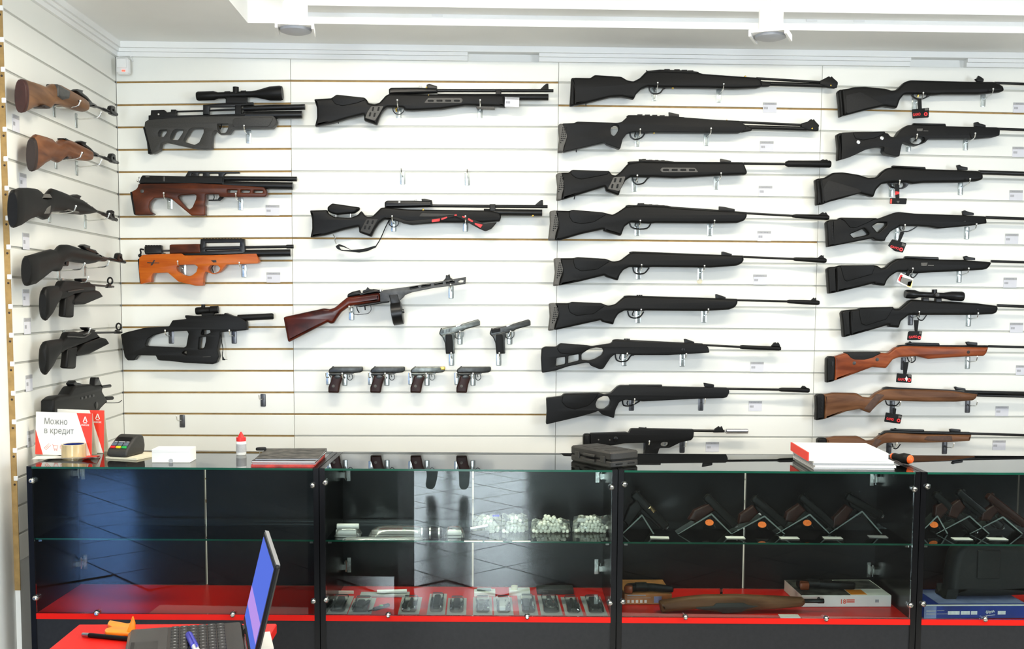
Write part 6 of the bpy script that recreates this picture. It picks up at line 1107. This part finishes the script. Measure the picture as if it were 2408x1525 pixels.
# ================================================================== THINGS ON THE COUNTER
zt = ZT+.0006
def credit_card(zq, label, full, Y, lean):
    """tent card: printed front leaning back, plain back leg, curled foot"""
    t = Thing('credit_sign', label, 'sign', 'credit offer tent cards')
    zx, zy, s = 40, 940, 300/2408
    TL, TR, BR, BL = [onY(zx+a*s, zy+b*s, Y) for a, b in zq]
    dz = zt+.001-min(BL.z, BR.z)
    for c in (BL, BR): c.z += dz
    ea = (BR-BL); wdt = ea.length; ea.normalize(); up = TL-BL; hgt = up.length
    en0 = ea.cross(Z_).normalized()
    eb = (Z_*math.cos(lean)-en0*math.sin(lean)); en = ea.cross(eb)
    def q(name, m, poly, z=.0007, th=.0004, r=0): 
        G = Geo(); G.slab([soft([(a*wdt, b*hgt) for a, b in pts(poly)], r)], BL, ea, eb, en, th, 0, 1, z); return t.add(name, G, m, smooth=False)
    q('card', 'paper', '0,0 1,0 1,1 0,1', 0, .001)
    q('red_wedge', 'red_print', '.72,1 1,1 1,.0 .985,.0')
    if full: q('red_wedge', 'red_print', '0,0 .135,0 .0,.58')
    P = lambda a, b, z=.0012: BL+ea*(a*wdt)+eb*(b*hgt)+en*z
    G = text_geo('А', hgt*.16, P(.875, .80), ea, eb, en, bold=True); t.add('emblem', G, 'paper'); q('emblem_bar', 'paper', '.845,.765 .905,.765 .905,.785 .845,.785', .0012)
    G = text_geo('АЛЬФА БАНК', hgt*.06, P(.875, .70), ea, eb, en, width=wdt*.145); t.add('lettering', G, 'paper')
    if full:
        G = text_geo('Можно', hgt*.205, P(.145, .715), ea, eb, en, align='LEFT', width=wdt*.405); t.add('lettering', G, 'ink_grey'); G = text_geo('в кредит', hgt*.205, P(.145, .50), ea, eb, en, align='LEFT', width=wdt*.52); t.add('lettering', G, 'ink_grey')
        for line in ('.16,.16 .24,.26 .27,.22 .19,.11 .16,.16', '.19,.155 .235,.215', '.30,.25 .315,.22 .40,.22 .385,.14 .33,.14 .315,.22', '.335,.12 .345,.10 .355,.12 .335,.12', '.37,.12 .38,.10 .39,.12 .37,.12', '.44,.22 .52,.22 .52,.16 .44,.16 .44,.22'):
            G = Geo(); G.wire([P(a, b) for a, b in pts(line)], .0007, 4); t.add('icon', G, 'ink_red')
    # back leg
    G = Geo(); back = -en0
    v = [TLp for TLp in (P(0, 1, -.001), P(1, 1, -.001))]; v += [Vector((p.x, p.y, zt))+back*-.0+Y_*.055 for p in (BR, BL)]; v += [p+Y_*.001 for p in v]
    G.add(v, [(0, 1, 2, 3), (7, 6, 5, 4), (0, 4, 5, 1), (1, 5, 6, 2), (2, 6, 7, 3), (3, 7, 4, 0)]); t.add('back_leg', G, 'paper_cream', smooth=False)
    if full:
        G = Geo(); v = []; n = 8
        for i in range(n+1):
            k = i/n; z = zt+.0008+.012*(k**3)
            for b2 in (.02, 1.16): v.append(BL+ea*(wdt*(b2+.10*k))+Vector((0, -.10*k, 0))); v[-1].z = z if b2 > 1 else zt+.0008+.003*k**3
        v += [p-Z_*.0006 for p in v]; m = 2*(n+1); f = []
        for i in range(n): a = 2*i; f += [(a, a+1, a+3, a+2), (m+a+2, m+a+3, m+a+1, m+a)]
        f += [(0, 2, m+2, m), ]
        G.add(v, f); t.add('foot_flap', G, 'paper', smooth=False)
        G = Geo(); G.add([BL+ea*(wdt*u)+Vector((0, yy, 0)) for u, yy in ((.93, -.002), (1.16, -.002), (1.26, -.1), (1.0, -.1))]+[BL+ea*(wdt*u)+Vector((0, yy, .0005)) for u, yy in ((.93, -.002), (1.16, -.002), (1.26, -.1), (1.0, -.1))], [(3, 2, 1, 0), (4, 5, 6, 7)])
        for i, p in enumerate(G.v): p.z = zt+.0018+(.0016 if i > 3 else 0)+(.010 if (i % 4) == 2 else 0)
        t.add('foot_print', G, 'red_print', smooth=False)
    t.end()
credit_card([(655, 170), (1710, 235), (1640, 930), (640, 900)], 'red and white credit tent card standing behind another one', False, -1.02, .10)
credit_card([(390, 225), (1457, 265), (1410, 1035), (345, 1000)], 'white tent card with grey lettering and red corners at the left end of the counter', True, -1.10, .12)
t = Thing('tape_roll', 'roll of tan packing tape standing on the counter before the credit card sign', 'tape roll'); p = onZ(164, 1080, zt); R = .0415; hh = .050
G = Geo(); v = []; f = []; n = 28
for r_, z_ in ((R, 0), (R, hh), (R*.86, hh), (R*.86, 0)): v += [Vector((p.x+r_*math.cos(2*math.pi*k/n), p.y+R+r_*math.sin(2*math.pi*k/n), zt+z_)) for k in range(n)]
for j in range(4):
    for k in range(n): f.append((j*n+k, j*n+(k+1) % n, ((j+1) % 4)*n+(k+1) % n, ((j+1) % 4)*n+k))
G.add(v, f); t.add('tape', G, 'tape_tan')
G = Geo(); v = []; f = []
for r_, z_ in ((R*.855, .001), (R*.855, hh-.001), (R*.80, hh-.001), (R*.80, .001)): v += [Vector((p.x+r_*math.cos(2*math.pi*k/n), p.y+R+r_*math.sin(2*math.pi*k/n), zt+z_)) for k in range(n)]
for j in range(4):
    for k in range(n): f.append((j*n+k, j*n+(k+1) % n, ((j+1) % 4)*n+(k+1) % n, ((j+1) % 4)*n+k))
G.add(v, f); t.add('core', G, 'blue_box'); t.end()
# card terminal on a yellowish folder
p = onZ(300, 1079, zt); G = Geo(); G.box((-.085, -.01, 0), (.045, .14, .0065), Matrix.Translation((p.x, p.y, zt)) @ Matrix.Rotation(-.35, 4, 'Z')); one('folder', G, 'paper_cream', 'yellowish folder under the card terminal', 'folder', smooth=False)
t = Thing('card_terminal', 'dark grey card payment terminal with red, yellow and green keys', 'card terminal')
p = onZ(274, 1074, zt+.0075); Mt = Matrix.Translation((p.x, p.y, zt+.0075)) @ Matrix.Rotation(math.radians(-14), 4, 'Z')
def tm(v): return Mt @ Vector(v)
prof = [(0, .0), (0, .018), (.012, .030), (.060, .062), (.085, .072), (.115, .066), (.125, .03), (.118, .0)]
G = Geo(); k = soft(prof, .008); G.slab([k], tm((0, 0, 0)), (tm((0, 1, 0))-tm((0, 0, 0))), Z_, (tm((1, 0, 0))-tm((0, 0, 0))), .080, .008, 3); t.add('body', G, 'polymer_grey')
ey = (Vector((0, .048, .032))).normalized(); eyw = tm(ey)-tm((0, 0, 0)); exw = tm((1, 0, 0))-tm((0, 0, 0)); enw = exw.cross(eyw)
def key(name, u, v_, w, h, m, z=.0022): G = Geo(); o = tm((u, .012+ey.y*v_, .030+ey.z*v_)); G.slab([soft([(-w/2, -h/2), (w/2, -h/2), (w/2, h/2), (-w/2, h/2)], .002)], o, exw, eyw, enw, .005, .001, 2, z); t.add(name, G, m)
for i, m in enumerate(('tag_red', 'yellow_plastic', 'green_plastic')): key('key', -.022+i*.022, .003, .018, .009, m)
for i in range(3): key('key', -.022+i*.022, .018, .017, .015, 'key_blue')
for i, w in enumerate((.012, .026, .012)): key('print', -.024+i*.023, .033, w, .003, 'paper_grey', .0)
key('screen', 0, .048, .058, .020, 'gun_metal', .0); t.end()
t, a, b, y = box_thing('white_box', 357, 447, 1087, .046, .085, 'paper', 'small white cardboard box on the left cabinet glass', 'box', z=zt); G = Geo(); c = Vector(((a.x+b.x)/2, y-.0006, zt)); G.lathe(c+Vector((0, .0006, .006)), c+Vector((0, -.0004, .006)), [(0, .008), (1, .008)], 16); t.add('thumb_notch', G, 'paper_grey'); G = Geo().box((a.x+.001, y-.0005, zt+.036), (b.x-.001, y+.001, zt+.0365)); t.add('flap_edge', G, 'paper_grey', smooth=False); t.end()
t = Thing('pellet_bottle', 'small white bottle with a red pointed cap on the left cabinet glass', 'bottle'); p = onZ(565, 1070, zt); c = Vector((p.x, p.y+.018, zt))
G = Geo(); G.lathe(c, c+Z_*.052, [(0, .0165), (.05, .018), (.9, .018), (1, .015)], 20); t.add('body', G, 'white_gloss'); G = Geo(); G.lathe(c+Z_*.010, c+Z_*.040, [(0, .0184), (1, .0184)], 20, False); t.add('label', G, 'paper_grey')
G = Geo(); G.lathe(c+Z_*.050, c+Z_*.084, [(0, .0175), (.40, .0175), (.42, .012), (.6, .009), (.85, .005), (1, .0018)], 20); t.add('cap', G, 'tag_red', 'bright red pointed cap'); t.end()
# magazines: a small stack on the left, a thick stack on the right
def magazine(x, y, w, d, z, h, rot, cover, edge, label, grp):
    t = Thing('magazine', label, 'magazine', grp); M = Matrix.Translation((x, y, z)) @ Matrix.Rotation(rot, 4, 'Z')
    G = Geo(); G.box((0.002, .002, .0006), (w-.002, d-.001, h-.0006), M); t.add('pages', G, edge, smooth=False)
    G = Geo(); G.box((0, 0, h-.0006), (w, d, h), M); G.box((0, 0, 0), (w, d, .0006), M); G.box((0, d-.0012, 0), (w, d, h), M); t.add('cover', G, cover, smooth=False); t.end()
p = onZ(589, 1097, zt)
ST = 'small stack of magazines on the left cabinet'
for i, (cv, ed, dx, rot, w_) in enumerate((('cover_red', 'cover_red', .0, .0, 'bottom one with red edge'), ('cover_red', 'paper_grey', .004, .01, 'second from the bottom'), ('cover_dark', 'paper', .002, -.02, 'third'), ('cover_dark', 'paper_grey', .012, .03, 'top one with a dark picture cover'))):
    magazine(p.x+dx, p.y+.004*i, .215, .26, zt+i*.0066, .0063, rot, cv, ed, 'magazine in the small stack on the left cabinet, '+w_, ST)
q = onZ(628, 1049, zt+.027); G = Geo(); G.slab([soft([(-.02, -.008), (.0, -.012), (.02, -.004), (.014, .01), (-.008, .008)], .004)], Vector((q.x, -1.135, zt+.0328)), X_, Y_, Z_, .012, .004); one('crumpled_wrapper', G, 'polymer_soft', 'small crumpled black wrapper on the left magazine stack', 'wrapper')
p = onZ(1916, 1103, zt)
ST = 'thick stack of magazines on the third cabinet'
rr = random.Random(3)
for i, w_ in enumerate(('lowest', 'second from below', 'third from below', 'fourth from below')):
    magazine(p.x+rr.uniform(-.006, .006)-.01*(i > 3), p.y+rr.uniform(0, .006), .275, .285, zt+i*.0068, .0065, math.radians(-2)+rr.uniform(-.025, .025), 'paper' if i != 2 else 'paper_grey', 'paper' if i % 2 else 'paper_grey', 'magazine in the thick stack on the third cabinet, '+w_, ST)
q = p+Vector((-.02, .004, 0)); M = Matrix.Translation((q.x, q.y+.01, zt+.0276)) @ Matrix.Rotation(math.radians(-4), 4, 'Z')
t = Thing('catalogue', 'white catalogue with a bright red spine on top of the thick magazine stack', 'magazine'); G = Geo(); G.box((.003, 0, 0), (.27, .27, .028), M); t.add('pages', G, 'paper', smooth=False); G = Geo(); G.box((-.002, -.001, -.001), (.0025, .271, .029), M); t.add('spine', G, 'red_print', 'bright red spine', smooth=False)
G = Geo(); G.box((.03, .04, .028), (.22, .24, .0284), M); t.add('picture', G, 'card_paper', smooth=False); t.end()
t = Thing('screwdriver', 'stubby screwdriver handle in black and orange behind the thick magazine stack', 'screwdriver'); a, b = onZ(2100, 1076, zt+.014), onZ(2160, 1090, zt+.014); b.y = a.y-.02
A, B = Vector((a.x-.004, -1.22, zt+.0215)), Vector((b.x+.002, -1.30, zt+.0195)); G = Geo(); G.lathe(A, B, [(0, .010), (.1, .013), (.3, .012), (.55, .019), (.8, .018), (.88, .014)], 16); t.add('handle', G, 'polymer')
G = Geo(); G.lathe(A+(B-A)*.86, B, [(0, .0155), (.4, .014), (.8, .009), (1, .003)], 16); t.add('end_cap', G, 'orange_red', 'bright orange end'); G = Geo(); G.lathe(A-(B-A)*.10, A+(B-A)*.05, [(0, .005), (.4, .010), (1, .0118)], 16); t.add('collar', G, 'orange_red', 'bright orange collar'); t.end()
# black plastic pistol case
t = Thing('pistol_case', 'black plastic pistol case lying on the glass between the second and third cabinets', 'case')
P0, PL, PR = onZ(1437, 1101, zt), onZ(1331, 1083, zt), onZ(1502, 1094, zt)
ax_, ay_ = (PR-P0).normalized(), (PL-P0); cl = ay_.length; ay_ = Z_.cross(ax_); cwid = (PR-P0).length
M = Matrix(((ax_.x, ay_.x, 0, P0.x), (ax_.y, ay_.y, 0, P0.y), (0, 0, 1, zt), (0, 0, 0, 1)))
G = Geo(); G.rbox((0, 0, 0), (cwid, cl, .024), .010, M); t.add('base', G, 'case_plastic'); G = Geo(); G.rbox((0, 0, .0255), (cwid, cl, .054), .010, M); t.add('lid', G, 'case_plastic')
G = Geo(); G.box((.003, .003, .022), (cwid-.003, cl-.003, .028), M); t.add('seam', G, 'polymer', smooth=False)
for u in (.03, cl-.055): G = Geo(); G.rbox((-.004, u, .014), (.004, u+.026, .038), .003, M); t.add('latch', G, 'case_plastic')
G = Geo(); G.rbox((-.010, cl*.36, .012), (.003, cl*.64, .021), .003, M); G.rbox((-.010, cl*.36, .029), (.003, cl*.64, .038), .003, M); t.add('handle', G, 'case_plastic')
for u in (.03, .09, .15): G = Geo(); G.rbox((.02, u, .0535), (cwid-.02, u+.035, .0555), .006, M); t.add('lid_rib', G, 'case_plastic')
for u in (.02, cwid-.05): G = Geo(); G.box((u, -.0015, .010), (u+.03, .001, .014), M); t.add('hinge_notch', G, 'polymer', smooth=False)
t.end()
# ================================================================== RED DESK WITH THE LAPTOP
ZD = .75
t = Thing('red_desk', 'small red desk in front of the counter, cut by the bottom edge', 'desk')
X0, X1, Yd = .732, 1.168, -2.648
G = Geo(); G.rbox((X0, Yd-.62, ZD-.022), (X1, Yd, ZD), .004); t.add('desk_top', G, 'red_laminate')
for x_ in (X0+.01, X1-.028): G = Geo(); G.box((x_, Yd-.60, 0), (x_+.018, Yd-.02, ZD-.0225)); t.add('side_panel', G, 'black_laminate', smooth=False)
G = Geo(); G.box((X0+.029, Yd-.04, .2), (X1-.029, Yd-.024, ZD-.0225)); t.add('back_panel', G, 'black_laminate', smooth=False); t.end()
t = Thing('laptop', 'open black laptop seen from the side with a blue glowing screen', 'laptop')
H1 = onZ(572, 1446, ZD+.02); dh = Vector((.29, -.957, 0)).normalized(); dn = Vector((-.957, -.29, 0)).normalized()   # along the hinge, and from hinge towards the user
H1.z = ZD+.001; LH, LD = .205, .235; tl = math.atan2(.045, .185)
q0, q1 = onZ(622, 1246, ZD+.021+LH*math.cos(tl)), onZ(648, 1327, ZD+.021+LH*math.cos(tl)); dh = (q1-q0); LW = dh.length; dh.normalize(); dn = dh.cross(Z_)
if dn.x > 0: dn = -dn
H1 = Vector((q0.x, q0.y, 0))+dn*LH*math.sin(tl); H1.z = ZD+.001
def lp(u, v_, z): return H1+dh*u+dn*v_+Z_*z
Ml = Matrix(((dh.x, dn.x*-1, 0, H1.x), (dh.y, dn.y*-1, 0, H1.y), (0, 0, 1, H1.z), (0, 0, 0, 1)))   # local x along hinge, y away from user
G = Geo(); G.rbox((0, -LD, 0), (LW, 0, .022), .012, Ml); bs = t.add('base', G, 'laptop_black')
G = Geo(); G.rbox((.006, -LD+.006, .0218), (LW-.006, -.155, .0228), .006, Ml); t.add('palm_rest', G, 'laptop_grey', parent=bs); G = Geo(); G.rbox((.10, -LD+.018, .0226), (.20, -.172, .0232), .004, Ml); t.add('touchpad', G, 'laptop_black', parent=bs); G = Geo(); G.box((.10, -LD+.010, .0226), (.20, -LD+.017, .0234), Ml); t.add('touch_button', G, 'gun_metal', parent=bs, smooth=False)
G = Geo()
for r_ in range(6):
    for c_ in range(16): G.rbox((.014+c_*.0205, -.148+r_*.0185, .0222), (.014+c_*.0205+.0175, -.148+r_*.0185+.0155, .0258), .002, Ml)
o = t.add('keys', G, 'key_black', kind='stuff', parent=bs)
G = Geo()
for r_ in range(6):
    for c_ in range(16): G.box((.020+c_*.0205, -.142+r_*.0185, .0258), (.0225+c_*.0205, -.138+r_*.0185, .0260), Ml)
t.add('key_print', G, 'paper_grey', kind='stuff', parent=bs, smooth=False)
ub = Vector((-dn.x*math.sin(tl), -dn.y*math.sin(tl), math.cos(tl))); nb_ = dh.cross(ub)
if nb_.dot(dn) < 0: nb_ = -nb_
o0 = lp(0, 0, .020)
Mq = Matrix(((dh.x, ub.x, nb_.x, o0.x), (dh.y, ub.y, nb_.y, o0.y), (dh.z, ub.z, nb_.z, o0.z), (0, 0, 0, 1)))
G = Geo(); G.rbox((0, 0, -.010), (LW, LH, 0), .008, Mq); ld = t.add('lid', G, 'laptop_black'); G = Geo(); G.box((.002, LH-.001, -.009), (LW-.002, LH+.0006, -.001), Mq); t.add('lid_edge', G, 'aluminium', parent=ld, smooth=False)
G = Geo(); G.box((.014, .018, .0), (LW-.014, LH-.012, .0006), Mq); t.add('screen', G, 'screen_glow', 'blue glowing screen', ld, smooth=False); G = Geo(); G.box((.014, .045, .0006), (LW-.014, .085, .0009), Mq); t.add('screen_picture', G, 'screen_pale', parent=ld, smooth=False)
for u in (.04, LW-.07): G = Geo(); G.lathe(lp(u, -.004, .020), lp(u+.03, -.004, .020), [(0, .007), (1, .007)], 10); t.add('hinge', G, 'laptop_black')
t.end()
t = Thing('pen', 'black pen with silver tip lying on the red desk', 'pen'); a, b = onZ(194, 1491, ZD+.005), onZ(318, 1503, ZD+.005); G = Geo(); d = b-a
G.lathe(a+d*.12, a+d*.88, [(0, .0045), (.05, .005), (1, .005)], 12); t.add('barrel', G, 'polymer'); G = Geo(); G.lathe(a+d*.87, b, [(0, .005), (.5, .004), (1, .0012)], 12); t.add('tip', G, 'chrome', 'silver tip'); G = Geo(); G.lathe(a, a+d*.125, [(0, .0042), (1, .0048)], 12); t.add('end', G, 'brushed_steel'); t.end()
t = Thing('orange_pull', 'orange plastic piece with a notch and a raised fin on the red desk', 'plastic piece'); ZQ = (40, 1200, 740/2408)
zq = [onZ(ZQ[0]+a*ZQ[2], ZQ[1]+b*ZQ[2], ZD+.008) for a, b in soft(pts('668,915 682,898 728,886 690,865 708,836 850,862 880,850 906,880 905,925 890,934 760,932 680,930'), 8)]
G = Geo(); G.slab([[(p.x, p.y) for p in zq]], Vector((0, 0, ZD+.0045)), X_, Y_, Z_, .008, .002); t.add('plate', G, 'orange_plastic')
f0 = onZ(312, 1483, ZD+.008); G = Geo(); G.slab([soft([(-.012, 0), (.006, 0), (.006, .018), (.001, .034), (-.004, .020)], .003)], Vector((f0.x, f0.y, ZD+.008)), X_, Z_, -Y_, .008, .002); t.add('fin', G, 'orange_plastic'); t.end()
t = Thing('marker', 'white pen with blue cap lying over the laptop keys at the bottom edge', 'pen'); z = ZD+.033; a, b = onZ(443, 1489, z), onZ(478, 1560, z); d = b-a
G = Geo(); G.lathe(a, a+d*.45, [(0, .004), (.1, .0075), (1, .008)], 12); t.add('cap', G, 'blue_plastic', 'bright blue cap'); G = Geo(); G.lathe(a+d*.40, b, [(0, .0065), (1, .0065)], 12); t.add('barrel', G, 'white_gloss'); G = Geo(); G.wire([a+d*.1+Z_*.009, a+d*.6+Z_*.010], .0018); t.add('clip', G, 'blue_plastic'); t.end()
p = onZ(622, 1500, ZD+.002); G = Geo(); G.box((-.035, -.08, 0), (.014, .04, .003), Matrix.Translation((p.x, p.y, ZD+.001)) @ Matrix.Rotation(.25, 4, 'Z')); one('note_pad', G, 'paper', 'white note pad under the right edge of the laptop', 'note pad', smooth=False)
# ================================================================== THE PHOTOGRAPHER (only seen as a reflection in the cabinet glass)
def skin_body(name, verts, edges, radii, m, parent):
    me = bpy.data.meshes.new(name); me.from_pydata(verts, edges, []); o = bpy.data.objects.new(name, me); COL.objects.link(o); o.parent = parent
    sk = o.modifiers.new('skin', 'SKIN')
    for v, r_ in zip(me.skin_vertices[0].data, radii): v.radius = (r_, r_)
    me.skin_vertices[0].data[0].use_root = True
    ss = o.modifiers.new('smooth', 'SUBSURF'); ss.levels = 2; ss.render_levels = 2
    me.materials.append(MATS[m]); return o
pr = bpy.data.objects.new('person', None); COL.objects.link(pr); pr.location = (1.05, -6.1, 0); tag(pr, 'person in dark clothes taking the photograph, reflected in the cabinet glass', 'person')
V = [(0, 0, .96), (0, -.01, 1.12), (0, 0, 1.30), (0, .0, 1.44), (0, .015, 1.50), (0, .02, 1.535), (0, .022, 1.56),
     (-.10, 0, .90), (-.115, .02, .50), (-.125, -.02, .10), (-.13, .10, .045), (.10, 0, .90), (.115, .02, .50), (.125, -.02, .10), (.13, .10, .045),
     (-.18, .0, 1.40), (-.25, .03, 1.16), (-.12, .22, 1.32), (.18, .0, 1.40), (.25, .03, 1.16), (.12, .22, 1.32)]
E_ = [(0, 1), (1, 2), (2, 3), (3, 4), (4, 5), (5, 6), (0, 7), (7, 8), (8, 9), (9, 10), (0, 11), (11, 12), (12, 13), (13, 14), (3, 15), (15, 16), (16, 17), (3, 18), (18, 19), (19, 20)]
R_ = [.15, .145, .16, .12, .058, .055, .052, .095, .065, .045, .04, .095, .065, .045, .04, .065, .048, .035, .065, .048, .035]
skin_body('body', V, E_, R_, 'trousers', pr)
G = Geo()
for sx in (-1, 1):
    for k in range(4): G.wire([(sx*.115-.02*k*sx*.6+.01, .22, 1.33), (sx*.07-.012*k*sx, .27, 1.36+.008*k), (sx*.045, .25, 1.375+.008*k)], .008)
    G.wire([(sx*.10, .21, 1.32), (sx*.08, .25, 1.31), (sx*.06, .26, 1.33)], .009)
o = G.make('fingers', 'skin', pr)
G = Geo(); G.rbox((-.07, .20, 1.335), (.07, .27, 1.43), .01); G.lathe((0, .27, 1.38), (0, .34, 1.38), [(0, .036), (1, .034)], 16); G.make('camera_body', 'polymer', pr)

G = Geo(); c = Vector((0, .03, 1.645)); v = []; n = 16
G.lathe(c-Z_*.115, c+Z_*.115, [(0, .012), (.08, .042), (.25, .066), (.5, .078), (.75, .074), (.92, .045), (1, .012)], 18)
G.lathe(c+Vector((0, .070, .0)), c+Vector((0, .098, -.018)), [(0, .010), (1, .012)], 8)
for sx in (-1, 1): G.rbox((sx*.078-.007, .018, 1.62), (sx*.078+.007, .048, 1.68), .006)
G.make('head', 'skin', pr)
G = Geo(); G.lathe(c+Vector((0, -.010, .01)), c+Vector((0, -.010, .128)), [(0, .080), (.3, .086), (.6, .076), (.85, .05), (1, .01)], 18); G.make('hair', 'hair', pr)
G = Geo()
for sx in (-1, 1): G.ball(c+Vector((sx*.030, .068, .008)), .010, 6)
G.make('eyes', 'white_gloss', pr); G = Geo(); G.wire([c+Vector((-.022, .066, -.055)), c+Vector((0, .071, -.058)), c+Vector((.022, .066, -.055))], .004); G.make('mouth', 'butt_red', pr)
